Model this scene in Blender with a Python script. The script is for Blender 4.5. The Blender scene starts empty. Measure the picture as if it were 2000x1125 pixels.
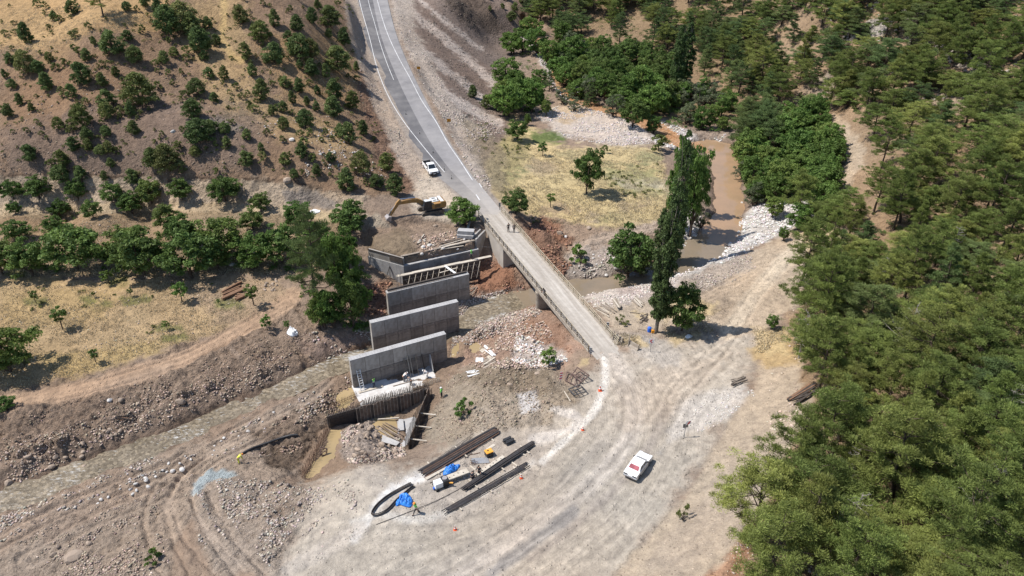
import bpy, bmesh, math, random
import numpy as np
from mathutils import Vector, Matrix, Euler

R = math.radians
rng = np.random.default_rng(7)
random.seed(7)
scene = bpy.context.scene
COL = scene.collection

# ------------------------------------------------------------------ camera, sky, sun, exposure
H = 62.0
PITCH = R(31.5)
FPX = 1500.0
cam_data = bpy.data.cameras.new("camera")
cam_data.sensor_width = 36.0
cam_data.lens = 36.0 * FPX / 2000.0
cam_data.clip_start = 0.5
cam_data.clip_end = 5000.0
cam = bpy.data.objects.new("camera", cam_data)
cam.location = (0, 0, H)
cam.rotation_euler = (R(90) - PITCH, 0, 0)
COL.objects.link(cam)
scene.camera = cam

SUN_EL = R(58)
SUN_FROM = R(176)          # direction the light comes from, angle from +X (here: from -X, a little from +Y)
world = bpy.data.worlds.new("World")
scene.world = world
world.use_nodes = True
wn = world.node_tree
bg = wn.nodes["Background"]
sky = wn.nodes.new("ShaderNodeTexSky")
sky.sky_type = 'NISHITA'
sky.sun_disc = False
sky.sun_elevation = SUN_EL
sky.sun_rotation = R(90) - SUN_FROM
sky.altitude = 900
sky.dust_density = 1.0
wn.links.new(sky.outputs[0], bg.inputs[0])
bg.inputs[1].default_value = 0.13
sun_data = bpy.data.lights.new("sun", 'SUN')
sun_data.energy = 4.7
sun_data.angle = R(0.53)
sun_data.color = (1.0, 0.955, 0.90)
sun = bpy.data.objects.new("sun", sun_data)
to_sun = Vector((math.cos(SUN_FROM) * math.cos(SUN_EL), math.sin(SUN_FROM) * math.cos(SUN_EL), math.sin(SUN_EL)))
sun.rotation_euler = to_sun.to_track_quat('Z', 'Y').to_euler()
sun.location = (-60, 40, 120)
COL.objects.link(sun)
scene.view_settings.view_transform = 'Standard'
scene.view_settings.look = 'None'
scene.view_settings.exposure = 0.42
scene.view_settings.gamma = 1.0
scene.view_settings.use_curve_mapping = False

# ------------------------------------------------------------------ pixel <-> world helpers
CP, SP = math.cos(PITCH), math.sin(PITCH)


def ray(u, v):
    a = (np.asarray(u, float) - 1000.0) / FPX
    b = (562.5 - np.asarray(v, float)) / FPX
    return a, CP + b * SP, -SP + b * CP          # x, y, z of the direction


def W(u, v, z):
    """world point on the sight line (u, v) at height z"""
    dx, dy, dz = ray(u, v)
    t = (np.asarray(z, float) - H) / dz
    return np.stack(np.broadcast_arrays(dx * t, dy * t, np.asarray(z, float) + 0 * t), -1)


def project(P):
    P = np.asarray(P, float)
    x, y, z = P[..., 0], P[..., 1], P[..., 2] - H
    d = y * CP - z * SP
    up = y * SP + z * CP
    return 1000 + FPX * x / d, 562.5 - FPX * up / d, d


def pxm(P):
    return FPX / project(P)[2]


# ------------------------------------------------------------------ noise
def _hash(ix, iy, seed):
    h = (ix.astype(np.int64) * 374761393 + iy.astype(np.int64) * 668265263 + seed * 974634777) & 0xFFFFFFFF
    h = ((h ^ (h >> 13)) * 1274126177) & 0xFFFFFFFF
    h = (h ^ (h >> 16)) & 0xFFFF
    return h / 65535.0


def vnoise(x, y, seed=0):
    ix, iy = np.floor(x), np.floor(y)
    fx, fy = x - ix, y - iy
    fx = fx * fx * (3 - 2 * fx)
    fy = fy * fy * (3 - 2 * fy)
    a, b = _hash(ix, iy, seed), _hash(ix + 1, iy, seed)
    c, d = _hash(ix, iy + 1, seed), _hash(ix + 1, iy + 1, seed)
    return (a + (b - a) * fx) * (1 - fy) + (c + (d - c) * fx) * fy


def fbm(x, y, wl, octs=4, seed=0, gain=0.5):
    s, amp, tot = 0, 1.0, 0
    for i in range(octs):
        s = s + amp * (vnoise(x / wl + 13.7 * i, y / wl - 7.3 * i, seed + i) * 2 - 1)
        tot += amp
        amp *= gain
        wl /= 2.03
    return s / tot


def smooth(a, b, x):
    t = np.clip((x - a) / (b - a), 0, 1)
    return t * t * (3 - 2 * t)


# ------------------------------------------------------------------ terrain: heights from surveyed spots
SPOTS = [
    # front road and yard
    (1200, 720, 0), (1230, 800, 0), (1150, 950, 0), (1000, 1060, 0), (900, 1125, 0), (780, 1125, 0), (1160, 692, 0), (1200, 652, 0),
    (1300, 760, 0), (1350, 700, 0.1), (1280, 880, 0.1), (1430, 660, 0.2), (1300, 640, -.3), (1240, 620, -.7), (1180, 600, -1.4),
    # toe of the right bank and the bank
    (1480, 700, .5), (1400, 850, .5), (1340, 950, .5), (1260, 1050, .4), (1190, 1125, .4),
    (1560, 720, 3.0), (1560, 800, 4.0), (1520, 880, 4.3), (1480, 980, 4.6), (1400, 1110, 4.2), (1450, 830, 1.6),
    # right forest slope
    (1700, 1125, 7.5), (2000, 1125, 14), (1700, 950, 6.6), (2000, 1000, 12.5), (1700, 800, 6), (2000, 800, 10.5), (1650, 650, 3.5), (1750, 600, 5.5),
    (2000, 600, 9.5), (1640, 520, 1.8), (1750, 450, 6.5), (2000, 400, 12), (1700, 330, 5.5), (1850, 300, 11), (1700, 200, 8.5), (2000, 200, 16),
    (2000, 80, 21), (1700, 80, 15), (1850, 0, 24), (2000, 0, 26), (1600, 0, 19), (1850, 700, 8), (1850, 900, 9.5), (1850, 1080, 10.5), (1620, 250, 3), (1660, 360, 3.2),
    # top centre
    (1500, 0, 13), (1400, 0, 8), (1300, 0, 5.5), (1150, 0, 4), (1500, 100, 5), (1400, 110, 0), (1300, 100, -1.5), (1200, 80, -2.0), (1100, 40, -1.0), (1480, 200, -1.5), (1380, 190, -3.0),
    (1560, 230, 0), (1250, 170, -3.2), (1150, 150, -3.0), (1060, 100, -2.6), (1040, 65, -2.0), (1000, 30, 2), (940, 30, 4), (960, 10, 8), (900, 0, 10),
    # upstream gravel and meadow
    (1060, 210, -3.6), (1110, 250, -3.4), (1230, 250, -3.8), (1300, 300, -3.6), (1200, 320, -3.0), (1050, 270, -2.6), (1000, 300, -1.6), (1150, 380, -2.5), (1260, 400, -3.2),
    (1080, 400, -2.0), (1020, 360, -1.2), (1000, 400, -.9), (1250, 450, -3.8), (1130, 450, -3.0), (1050, 450, -2.6), (1100, 500, -4.4), (1180, 500, -4.4), (1300, 440, -4.0),
    (1340, 420, -4.2), (1360, 330, -4.4), (1320, 500, -4.6), (1200, 530, -4.8),
    # right bank of the pond
    (1460, 300, -3.6), (1500, 350, -2.6), (1560, 350, -1.2), (1490, 430, -3.4), (1540, 430, -1.6), (1600, 440, .2), (1450, 500, -2.6), (1380, 520, -3.6), (1340, 540, -3.2), (1560, 490, .4),
    (1480, 560, -.6), (1400, 600, -.6), (1500, 620, .3), (1240, 560, -3.4), (1200, 570, -3.2), (1330, 580, -1.6), (1280, 600, -1.0),
    # road embankment
    (690, 0, 12.2), (765, 0, 11.8), (820, 0, 10), (730, 110, 7), (815, 110, 6.5), (860, 110, 3.5), (930, 120, -.6), (975, 125, -3.6), (960, 180, -3.6), (900, 60, 3.5), (960, 70, -1), (985, 110, -3.4),
    (760, 200, 3.7), (840, 200, 3.4), (880, 200, 1.2), (930, 220, -1.8), (990, 230, -3.2), (800, 300, 1.1), (905, 300, .8), (940, 300, -.6), (870, 370, 0), (950, 370, 0),
    (970, 350, -.6), (930, 425, 0), (900, 425, -.1),
    # left hill
    (0, 352, 2.6), (150, 350, 2.8), (300, 350, 3.0), (450, 350, 3.2), (600, 345, 3.6), (0, 388, -.6), (150, 386, -.4), (300, 384, -.1), (450, 386, .3), (600, 390, .4),
    (700, 375, 1.6), (760, 375, .7), (0, 200, 12), (300, 200, 12), (550, 200, 10.5), (660, 200, 7.5), (705, 200, 5.5), (735, 215, 3.5), (700, 300, 4.2), (770, 300, 1.3), (640, 280, 6.5),
    (0, 90, 19), (200, 45, 23.5), (330, 60, 21), (450, 60, 20), (600, 60, 19), (670, 60, 14), (660, 120, 11.0), (0, 0, 24), (120, 10, 24), (300, 0, 26), (450, 0, 25), (600, 0, 22), (665, 0, 15.5),
    (90, 60, 20.5), (740, 320, 2.2), (720, 345, 2.4),
    # terrace, orchard, left field
    (0, 430, -.9), (200, 425, -.4), (400, 425, 0), (560, 415, .2), (680, 425, -.2), (0, 480, -1.8), (200, 480, -1.8), (400, 480, -1.6), (560, 470, -1.4), (660, 470, -1.6),
    (0, 550, -2.5), (200, 550, -2.5), (400, 550, -2.6), (540, 540, -2.7), (0, 650, -3.0), (200, 640, -3.0), (400, 630, -3.1), (540, 600, -3.2), (0, 740, -3.6), (200, 710, -3.6), (400, 660, -3.5),
    (640, 540, -2.7), (700, 520, -3.0), (650, 610, -3.8), (720, 560, -4.3), (735, 600, -4.8), (690, 660, -5.0),
    # left river bank
    (570, 640, -4.0), (630, 680, -4.8), (450, 720, -4.8), (300, 780, -4.9), (150, 840, -5.1), (0, 880, -5.3), (0, 810, -4.0), (150, 770, -4.0), (300, 730, -4.0), (440, 760, -5.2), (560, 700, -5.0),
    # right river bank, mud with tracks
    (620, 760, -5.6), (640, 790, -5.6), (500, 830, -5.4), (400, 880, -5.3), (250, 960, -5.4), (100, 1040, -5.6), (0, 1100, -5.7), (560, 860, -5.0), (480, 870, -4.6), (420, 930, -4.3),
    (300, 1000, -4.7), (150, 1090, -5.2), (450, 1010, -3.4), (360, 1080, -3.8), (560, 960, -3.0), (620, 990, -2.2), (520, 1100, -2.4), (680, 950, -1.7), (650, 1090, -.9), (740, 1050, -.7), (600, 1120, -1.2),
    (790, 960, -1.0), (880, 910, -.9), (990, 880, -.7), (1000, 960, -.4), (880, 1020, -.4), (1080, 850, -.2), (740, 990, -1.0),
    # works pit
    (760, 760, -6.0), (800, 745, -6.0), (690, 800, -6.3), (740, 830, -6.1), (640, 870, -6.0), (600, 925, -5.8), (660, 850, -6.1), (800, 830, -6.0), (790, 870, -5.8), (700, 850, -4.4), (720, 880, -3.8), (760, 890, -3.6),
    (690, 910, -3.0), (850, 870, -2.6), (880, 840, -2.2), (850, 790, -4.6), (890, 760, -3.8), (870, 730, -5.6), (575, 905, -5.4), (550, 885, -5.9), (515, 885, -4.6), (535, 920, -4.3), (600, 870, -5.9), (780, 700, -6.1), (830, 660, -6.1), (780, 640, -6.1),
    # under and beside the bridge
    (920, 760, -2.6), (1000, 760, -1.6), (1000, 730, -.9), (1050, 735, -.7), (930, 750, -1.7), (965, 765, -1.0), (940, 710, -4.4), (980, 700, -3.4), (1060, 780, -.7), (900, 670, -6.0), (920, 650, -5.9), (950, 650, -5.4), (1000, 650, -4.2), (1060, 700, -2.4), (1050, 620, -3.6), (1000, 600, -5.4),
    (1090, 680, -1.6), (1100, 740, -.8), (1130, 690, -.8), (1120, 790, -.3), (960, 590, -5.8), (1010, 560, -4.9), (970, 530, -4.9), (1020, 530, -4.5), (955, 505, -4.6), (945, 560, -5.6), (940, 520, -5.6), (1000, 500, -3.2), (930, 600, -6.0),
    (1080, 560, -5.6), (1120, 580, -5.2),
    # excavator stand and the foot of the abutment
    (840, 425, .1), (800, 410, .3), (755, 440, -.5), (700, 460, -2.4), (720, 440, -.8), (940, 445, -.6), (850, 515, -5.4), (800, 560, -5.8), (880, 560, -5.9), (720, 490, -3.2), (830, 450, -.6), (900, 445, -.4),
]
pts = np.array([W(u, v, z) for u, v, z in SPOTS])
far = []                                   # hills continue outside the frame
for x, y, z in [(-60, 20, -5), (0, 20, .4), (45, 25, 6), (90, 40, 34), (130, 80, 48), (150, 140, 52), (190, 220, 62), (240, 320, 85), (120, 330, 48), (60, 380, 38), (0, 400, 26),
                (-60, 380, 34), (-140, 320, 55), (-190, 220, 45), (-160, 160, 20), (-130, 110, 1), (-110, 60, -4), (300, 600, 150), (0, 650, 90), (-300, 600, 140), (-300, 250, 80), (330, 250, 110), (-240, 80, 5), (260, 60, 80), (-90, 10, -6), (70, 10, 14)]:
    far.append((x, y, z))
pts = np.vstack([pts, np.array(far, float)])


class RBF:
    def __init__(s, P, c=5.0, lam=0.02):
        s.P, s.c = P[:, :2], c
        n = len(P)
        D = s.k(s.P[:, None, :] - s.P[None, :, :])
        A = np.zeros((n + 3, n + 3))
        A[:n, :n] = D - lam * np.eye(n)
        A[:n, n] = 1
        A[:n, n + 1:] = s.P / 100
        A[n, :n] = 1
        A[n + 1:, :n] = s.P.T / 100
        b = np.zeros(n + 3)
        b[:n] = P[:, 2]
        s.w = np.linalg.solve(A, b)

    def k(s, d):
        return np.sqrt((d ** 2).sum(-1) + s.c ** 2)

    def __call__(s, x, y):
        q = np.stack([x, y], -1)
        n = len(s.P)
        out = np.empty(len(q))
        for i in range(0, len(q), 20000):
            c = q[i:i + 20000]
            out[i:i + 20000] = s.k(c[:, None, :] - s.P[None]) @ s.w[:n]
        return out + s.w[n] + q @ s.w[n + 1:] / 100


rbf = RBF(pts, 4.0, 0.05)

# grid: rows even in sight-line angle, columns fan out with distance
NU = 680
vv = np.concatenate([np.linspace(1560, 1170, 70, endpoint=False), np.linspace(1170, -40, 770, endpoint=False), np.linspace(-40, -215, 24)])
_, dy_, dz_ = ray(0, vv)
YR = -H * dy_ / dz_
YR = np.concatenate([YR, np.linspace(YR[-1] + 12, 900, 40)])
NV = len(YR)
HALF = (0.853 * YR + 36) * 0.667 * 1.22
TU = np.linspace(-1, 1, NU)
GX = HALF[:, None] * TU[None]
GY = np.broadcast_to(YR[:, None], GX.shape).copy()
sub = (slice(None, None, 4), slice(None, None, 4))
iy = np.unique(np.append(np.arange(0, NV, 3), NV - 1))
ix = np.unique(np.append(np.arange(0, NU, 3), NU - 1))
Zc = rbf(GX[np.ix_(iy, ix)].ravel(), GY[np.ix_(iy, ix)].ravel()).reshape(len(iy), len(ix))
Zt = np.stack([np.interp(np.arange(NU), ix, r) for r in Zc])
GZ = np.stack([np.interp(np.arange(NV), iy, Zt[:, j]) for j in range(NU)], 1)


def bilin(A, x, y):
    r = np.interp(y, YR, np.arange(NV))
    h = np.interp(y, YR, HALF)
    c = np.clip((x / h + 1) * 0.5 * (NU - 1), 0, NU - 1.001)
    r = np.clip(r, 0, NV - 1.001)
    r0, c0 = r.astype(int), c.astype(int)
    fr, fc = r - r0, c - c0
    return (A[r0, c0] * (1 - fc) + A[r0, c0 + 1] * fc) * (1 - fr) + (A[r0 + 1, c0] * (1 - fc) + A[r0 + 1, c0 + 1] * fc) * fr


def height(x, y):
    return bilin(GZ, np.atleast_1d(np.asarray(x, float)), np.atleast_1d(np.asarray(y, float)))


def hit(u, v):
    """where the sight lines (u, v) meet the ground (arrays in, (n,3) out)"""
    u, v = np.atleast_1d(np.asarray(u, float)), np.atleast_1d(np.asarray(v, float))
    dx, dy, dz = ray(u, v)
    dx, dy, dz = np.broadcast_arrays(dx, dy, dz)
    t = np.full(u.shape, 30.0)
    prev = t.copy()
    done = np.zeros(u.shape, bool)
    step = 0.6
    for i in range(900):
        zz = H + dz * t
        below = (zz <= bilin(GZ, dx * t, dy * t)) & ~done
        done |= below
        if done.all():
            break
        nt = np.where(done, t, t + step * (0.5 + t / 120))
        prev = np.where(done, prev, t)
        t = nt
    lo, hi = prev, t
    for i in range(14):
        m = (lo + hi) / 2
        b = (H + dz * m) <= bilin(GZ, dx * m, dy * m)
        hi = np.where(b, m, hi)
        lo = np.where(b, lo, m)
    return np.stack([dx * hi, dy * hi, H + dz * hi], -1)


def hit1(u, v):
    return Vector(hit(u, v)[0])


def poly_dist(P, x, y, extra=None):
    """distance from points to a world polyline P (n,2+) and interpolated extras along it"""
    best = np.full(x.shape, 1e9)
    vals = None if extra is None else np.zeros(x.shape + (extra.shape[1],))
    for i in range(len(P) - 1):
        a, b = P[i, :2], P[i + 1, :2]
        d = b - a
        L = (d ** 2).sum() + 1e-9
        t = np.clip(((x - a[0]) * d[0] + (y - a[1]) * d[1]) / L, 0, 1)
        q = np.hypot(x - a[0] - t * d[0], y - a[1] - t * d[1])
        m = q < best
        best = np.where(m, q, best)
        if vals is not None:
            w = extra[i] * (1 - t[..., None]) + extra[i + 1] * t[..., None]
            vals = np.where(m[..., None], w, vals)
    return best, vals


def in_poly(P, x, y):
    P = np.asarray(P, float)
    c = np.zeros(x.shape, bool)
    n = len(P)
    for i in range(n):
        x0, y0 = P[i]
        x1, y1 = P[(i + 1) % n]
        if y0 == y1:
            continue
        k = ((y0 > y) != (y1 > y)) & (x < (x1 - x0) * (y - y0) / (y1 - y0) + x0)
        c ^= k
    return c


def sdf(P, x, y):
    """signed distance to a closed polygon, negative inside"""
    P = np.asarray(P, float)
    d, _ = poly_dist(np.vstack([P, P[:1]]), x, y)
    return np.where(in_poly(P, x, y), -d, d)


# ------------------------------------------------------------------ asphalt road: edges and paint lines (surveyed)
ROAD_Z = np.array([(-120, 17.0), (-60, 14.6), (0, 12), (50, 9.2), (110, 6.9), (150, 5.2), (200, 3.6), (250, 2.1), (300, 1.0), (340, .4), (370, .1), (440, 0.0)])


def roadz(v):
    return np.interp(v, ROAD_Z[:, 0], ROAD_Z[:, 1])


def curve_px(rows, n=60):
    rows = np.array(rows, float)
    v = np.linspace(rows[0, 0], rows[-1, 0], n)
    # smooth interpolation through the rows (cubic hermite)
    x, y = rows[:, 0], rows[:, 1]
    m = np.gradient(y, x)
    i = np.clip(np.searchsorted(x, v) - 1, 0, len(x) - 2)
    h = x[i + 1] - x[i]
    t = (v - x[i]) / h
    return v, (2 * t**3 - 3 * t**2 + 1) * y[i] + (t**3 - 2 * t**2 + t) * h * m[i] + (-2 * t**3 + 3 * t**2) * y[i + 1] + (t**3 - t**2) * h * m[i + 1]


L_EDGE = [(-60, 690), (0, 699), (70, 713), (140, 737), (200, 762), (250, 787), (300, 817), (340, 850), (370, 885), (400, 920), (436, 947)]
R_EDGE = [(-60, 744), (0, 757), (70, 775), (140, 804), (200, 834), (250, 861), (300, 892), (340, 920), (370, 945), (400, 970), (412, 980)]
W_LEFT = [(-60, 693), (0, 702), (71, 721), (149, 742), (200, 765), (235, 795 - 8), (284, 825), (307, 844), (341, 873), (352, 884)]
W_RIGHT = [(-60, 724), (0, 737), (71, 759), (117, 781), (149, 799), (200, 826), (235, 850), (283, 877), (309, 895), (352, 923)]
W_MID = [(-60, 709), (0, 719), (50, 733), (89, 744), (124, 756), (156, 769)]


def road_line(rows, n=60):
    v, u = curve_px(rows, n)
    return W(u, v, roadz(v))


roadL, roadR = road_line(L_EDGE), road_line(R_EDGE)
ctr = (roadL + roadR) / 2
wid = np.hypot(*(roadR - roadL)[:, :2].T) / 2
d, ex = poly_dist(ctr, GX, GY, np.stack([ctr[:, 2], wid], 1))
k = 1 - smooth(ex[..., 1] * .92 + .9, ex[..., 1] * .92 + 4.5, d)
near_end = smooth(W(0, 436, 0)[1] - 1.0, W(0, 425, 0)[1] + 2.0, GY)
GZ = GZ * (1 - k * near_end) + (ex[..., 0] - .10) * k * near_end
ROADMASK = (1 - smooth(ex[..., 1] * .95 + .2, ex[..., 1] * .95 + 1.0, d)) * near_end

# earth fill held behind the new abutment
fillp = W(*np.array([(724, 487), (789, 505), (928, 476), (941, 448), (905, 432), (840, 432), (770, 436), (726, 460)], float).T, -.7)[:, :2]
sel = (np.abs(GX - fillp[:, 0].mean()) < 22) & (np.abs(GY - fillp[:, 1].mean()) < 22)
s_ = sdf(fillp, GX[sel], GY[sel])
k = 1 - smooth(-.5, .35, s_)
heap = np.exp(-((GX[sel] - W(790, 470, 0)[0]) / 4.2) ** 2 - ((GY[sel] - W(790, 470, 0)[1]) / 3.2) ** 2) * 1.1
GZ[sel] = GZ[sel] * (1 - k) + (-.85 + heap + .35 * smooth(0, -6, s_)) * k

# front dirt road: evened
fr = W(np.array([1165, 1200, 1228, 1215, 1160, 1080, 960, 800]), np.array([690, 730, 800, 880, 960, 1030, 1110, 1200]), 0 * np.ones(8))
d, _ = poly_dist(fr, GX, GY)
k = (1 - smooth(2.6, 6.0, d))
GZ = GZ * (1 - k) - .02 * k
FRONTMASK = 1 - smooth(3.0, 6.5, d)

# ------------------------------------------------------------------ river: bed cut below the water line
RIV = [  # u, v, water z, half width m
    (1030, 40, -2.2, 2.0), (1042, 66, -2.6, 2.2), (1062, 92, -3.0, 2.0), (1090, 140, -3.7, 2.2), (1120, 190, -4.2, 2.2), (1200, 220, -4.5, 2.2), (1262, 238, -4.75, 2.6), (1300, 262, -4.9, 3.0), (1345, 285, -5.0, 2.8), (1400, 288, -5.05, 3.8),
    (1418, 330, -5.1, 2.9), (1425, 400, -5.1, 2.6), (1413, 445, -5.1, 3.1), (1372, 486, -5.1, 3.7), (1315, 520, -5.15, 2.6), (1255, 540, -5.4, 2.0), (1190, 552, -5.7, 2.1), (1125, 563, -5.9, 2.2), (1070, 572, -6.0, 2.2), (1015, 585, -6.15, 2.4), (960, 600, -6.3, 2.6),
    (915, 625, -6.45, 2.0), (860, 660, -6.5, 2.4), (780, 690, -6.55, 2.8), (700, 700, -6.6, 1.7), (620, 728, -6.65, 1.5), (540, 766, -6.7, 1.5), (460, 800, -6.8, 1.6), (380, 838, -6.9, 1.7), (260, 887, -7.0, 1.8), (130, 937, -7.1, 2.0), (0, 985, -7.2, 2.1), (-200, 1060, -7.3, 2.4), (-420, 1140, -7.4, 3)]
riv = np.array([tuple(W(u, v, z)) + (w,) for u, v, z, w in RIV])


def densify(P, n=8):
    out = []
    N = len(P)
    for i in range(N - 1):
        p0, p1, p2, p3 = P[max(i - 1, 0)], P[i], P[i + 1], P[min(i + 2, N - 1)]
        for t in np.linspace(0, 1, n, endpoint=False):
            out.append(.5 * ((2 * p1) + (-p0 + p2) * t + (2 * p0 - 5 * p1 + 4 * p2 - p3) * t * t + (-p0 + 3 * p1 - 3 * p2 + p3) * t**3))
    out.append(P[-1])
    return np.array(out)


rivd = densify(riv, 6)
d, ex = poly_dist(rivd, GX, GY, rivd[:, 2:4])
wob = fbm(GX, GY, 6, 3, 5) * .8 + fbm(GX, GY, 1.6, 2, 8) * .45
wob = wob + (fbm(GX, GY, 5.0, 3, 15) * 1.3 + fbm(GX, GY, 1.1, 2, 18) * .5) * smooth(-8, -14, GX + 0 * GY)
rel = d + wob - ex[..., 1]
bed = ex[..., 0] - .10 - np.where(GY > 78 + GX * -.2, .5, .16) * smooth(0, -1.6, rel)
bank = ex[..., 0] - .15 + np.maximum(rel, 0) * .55
kk = 1 - smooth(0.0, 5.0, rel)
GZ = np.where(rel < 0, np.minimum(bed, GZ), GZ * (1 - kk) + np.clip(bank, GZ - 3.0, GZ + 1.2) * kk)
GZ = np.where(rel < 0, bed, GZ)
RIVREL = rel

# ------------------------------------------------------------------ ground zones: what each stretch of ground is made of
def srgb(r, g, b, k=1.22):
    c = np.array([r, g, b]) / 255.0
    c = np.where(c <= .04045, c / 12.92, ((c + .055) / 1.055) ** 2.4)
    return c / k



# hollows that hold water in the works
PUDDLES = [([(722, 822), (760, 812), (778, 826), (776, 850), (760, 862), (735, 845)], -5.85), ([(646, 842), (668, 838), (664, 862), (652, 892), (628, 924), (602, 937), (594, 932), (612, 905), (630, 875)], -5.75),
           ([(888, 664), (908, 668), (902, 684), (893, 700), (880, 698)], -5.95), ([(922, 666), (941, 664), (938, 688), (920, 696), (914, 690)], -5.75), ([(660, 770), (690, 755), (700, 772), (690, 795), (655, 805)], -6.1)]
for poly, z in PUDDLES:
    P = W(*np.array(poly, float).T, z)[:, :2]
    sel = (np.abs(GX - P[:, 0].mean()) < 14) & (np.abs(GY - P[:, 1].mean()) < 14)
    s_ = sdf(P, GX[sel], GY[sel])
    k = 1 - smooth(.2, 2.2, s_)
    GZ[sel] = GZ[sel] * (1 - k) + (z + np.clip(s_ * .35, -.3, .6)) * k

BASE_Z = GZ.copy()
UU, VV, DD = project(np.stack([GX, GY, GZ], -1))
PX = FPX / DD
n1 = fbm(GX, GY, 7, 4, 21)
n2 = fbm(GX, GY, 2.2, 4, 31)
n3 = fbm(GX, GY, .8, 3, 41)
n4 = fbm(GX, GY, 22, 3, 51)

C = np.zeros(GX.shape + (3,)) + srgb(140, 122, 106)
ROUGH = np.full(GX.shape, .10)          # relief in metres
STONE = np.full(GX.shape, .35)          # how stony
GRASS = np.zeros(GX.shape)
KIND = np.zeros(GX.shape, int)
KINDS = ["ground"]


def zone(poly, col, feather=14, warp=10, rough=None, stone=None, grass=None, name=None, amt=1.0, gate=None):
    """blend a ground type into a polygon outlined on the survey picture"""
    P = np.array(poly, float)
    x0, y0 = P.min(0) - 60
    x1, y1 = P.max(0) + 60
    sel = (UU > x0) & (UU < x1) & (VV > y0) & (VV < y1)
    if not sel.any():
        return
    u, v = UU[sel], VV[sel]
    dd = sdf(P, u, v) + warp * (n2[sel] * 1.6 + n3[sel] * 1.2 + n1[sel] * 1.2)
    m = (1 - smooth(-feather, feather, dd)) * amt
    if gate is not None:
        m = m * np.clip(gate[sel], 0, 1)
    if col is not None:
        C[sel] = C[sel] * (1 - m[:, None]) + np.asarray(col) * m[:, None]
    for A, val in ((ROUGH, rough), (STONE, stone), (GRASS, grass)):
        if val is not None:
            A[sel] = A[sel] * (1 - m) + val * m
    if name:
        if name not in KINDS:
            KINDS.append(name)
        kk = KIND[sel]
        kk[m > .5] = KINDS.index(name)
        KIND[sel] = kk


def stroke(line, halfw, col, feather=4, warp=3, amt=1.0, **kw):
    """a band along a line on the survey picture"""
    P = np.array(line, float)
    x0, y0 = P.min(0) - 40
    x1, y1 = P.max(0) + 40
    sel = (UU > x0) & (UU < x1) & (VV > y0) & (VV < y1)
    if not sel.any():
        return
    Pd = densify(P, 6)
    dd, _ = poly_dist(Pd, UU[sel], VV[sel])
    dd = dd + warp * (n2[sel] + n3[sel])
    m = (1 - smooth(halfw - feather, halfw + feather, dd)) * amt
    if col is not None:
        C[sel] = C[sel] * (1 - m[:, None]) + np.asarray(col) * m[:, None]
    for A, key in ((ROUGH, 'rough'), (STONE, 'stone'), (GRASS, 'grass')):
        if key in kw:
            A[sel] = A[sel] * (1 - m) + kw[key] * m


# right forest floor
zone([(1380, -300), (2800, -300), (2800, 1500), (1390, 1500), (1400, 1110), (1480, 980), (1530, 860), (1560, 720), (1520, 600), (1600, 470), (1640, 380), (1600, 250), (1480, 230), (1380, 150)],
     srgb(160, 136, 110), 12, 8, .22, .55, .3, "forest_floor")
zone([(1000, -300), (1450, -300), (1500, 240), (1300, 235), (1150, 140), (1080, 60)], srgb(146, 124, 98), 16, 10, .2, .45, .3, "valley_floor")
# left hill
zone([(-900, -300), (700, -300), (690, 0), (700, 110), (742, 230), (800, 370), (700, 392), (-900, 395)], srgb(138, 115, 94), 6, 5, .16, .42, .25, "hillside")
zone([(-900, -300), (330, -300), (330, 60), (190, 55), (120, 120), (40, 100), (-900, 200)], srgb(178, 148, 108), 14, 12, .12, .2, .7)
zone([(330, 40), (480, -50), (480, 120), (520, 190), (640, 230), (700, 260), (690, 320), (600, 280), (440, 230), (400, 170)], srgb(176, 150, 112), 18, 16, amt=.75, grass=.6)
zone([(0, 120), (200, 60), (300, 220), (180, 260), (0, 300)], srgb(146, 118, 92), 30, 20, amt=.6)
zone([(0, 250), (300, 190), (520, 230), (500, 340), (0, 345)], srgb(122, 107, 97), 25, 18, amt=.7, stone=.55, rough=.14)
zone([(500, 80), (690, 60), (705, 200), (560, 210)], srgb(166, 136, 100), 20, 14, amt=.7, grass=.5)
stroke([(436, -20), (438, 40), (432, 70), (447, 100), (470, 118)], 7, srgb(196, 168, 120), 4, 3)
zone([(360, 232), (430, 228), (470, 250), (450, 268), (380, 262)], srgb(132, 122, 112), 8, 6, .3, .8)
# cut bank above the terrace
zone([(-600, 346), (140, 343), (300, 345), (340, 352), (420, 346), (560, 352), (640, 372), (720, 385), (700, 412), (560, 408), (300, 402), (-600, 402)], srgb(178, 160, 138), 5, 5, .32, .3, 0, "cut_bank")
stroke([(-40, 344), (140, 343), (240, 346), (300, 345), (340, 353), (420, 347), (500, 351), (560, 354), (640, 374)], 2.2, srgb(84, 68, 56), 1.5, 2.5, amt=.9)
zone([(540, 368), (620, 375), (660, 395), (650, 412), (560, 402)], srgb(146, 136, 126), 6, 4, .35, .3)
# terrace, orchard, field
zone([(-600, 402), (560, 405), (700, 415), (690, 520), (560, 540), (0, 545), (-600, 545)], srgb(152, 132, 106), 8, 8, .10, .35, .35, "orchard_ground")
zone([(0, 440), (130, 420), (330, 430), (340, 480), (0, 510)], srgb(152, 124, 96), 14, 12, amt=.6, stone=.6)
stroke([(-40, 412), (150, 408), (300, 405), (430, 404), (520, 408), (600, 414), (690, 432)], 9, srgb(178, 158, 130), 4, 3, grass=.1)
zone([(600, 415), (700, 420), (700, 440), (620, 432)], srgb(184, 164, 130), 6, 5, amt=.8)
zone([(-600, 540), (540, 540), (570, 590), (470, 640), (290, 700), (140, 745), (-40, 780), (-600, 800)], srgb(174, 150, 116), 8, 8, .10, .35, .6, "dry_field")
zone([(330, 540), (560, 535), (580, 600), (460, 640), (380, 600)], srgb(162, 140, 118), 18, 12, amt=.7, stone=.6, grass=.2)
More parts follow.
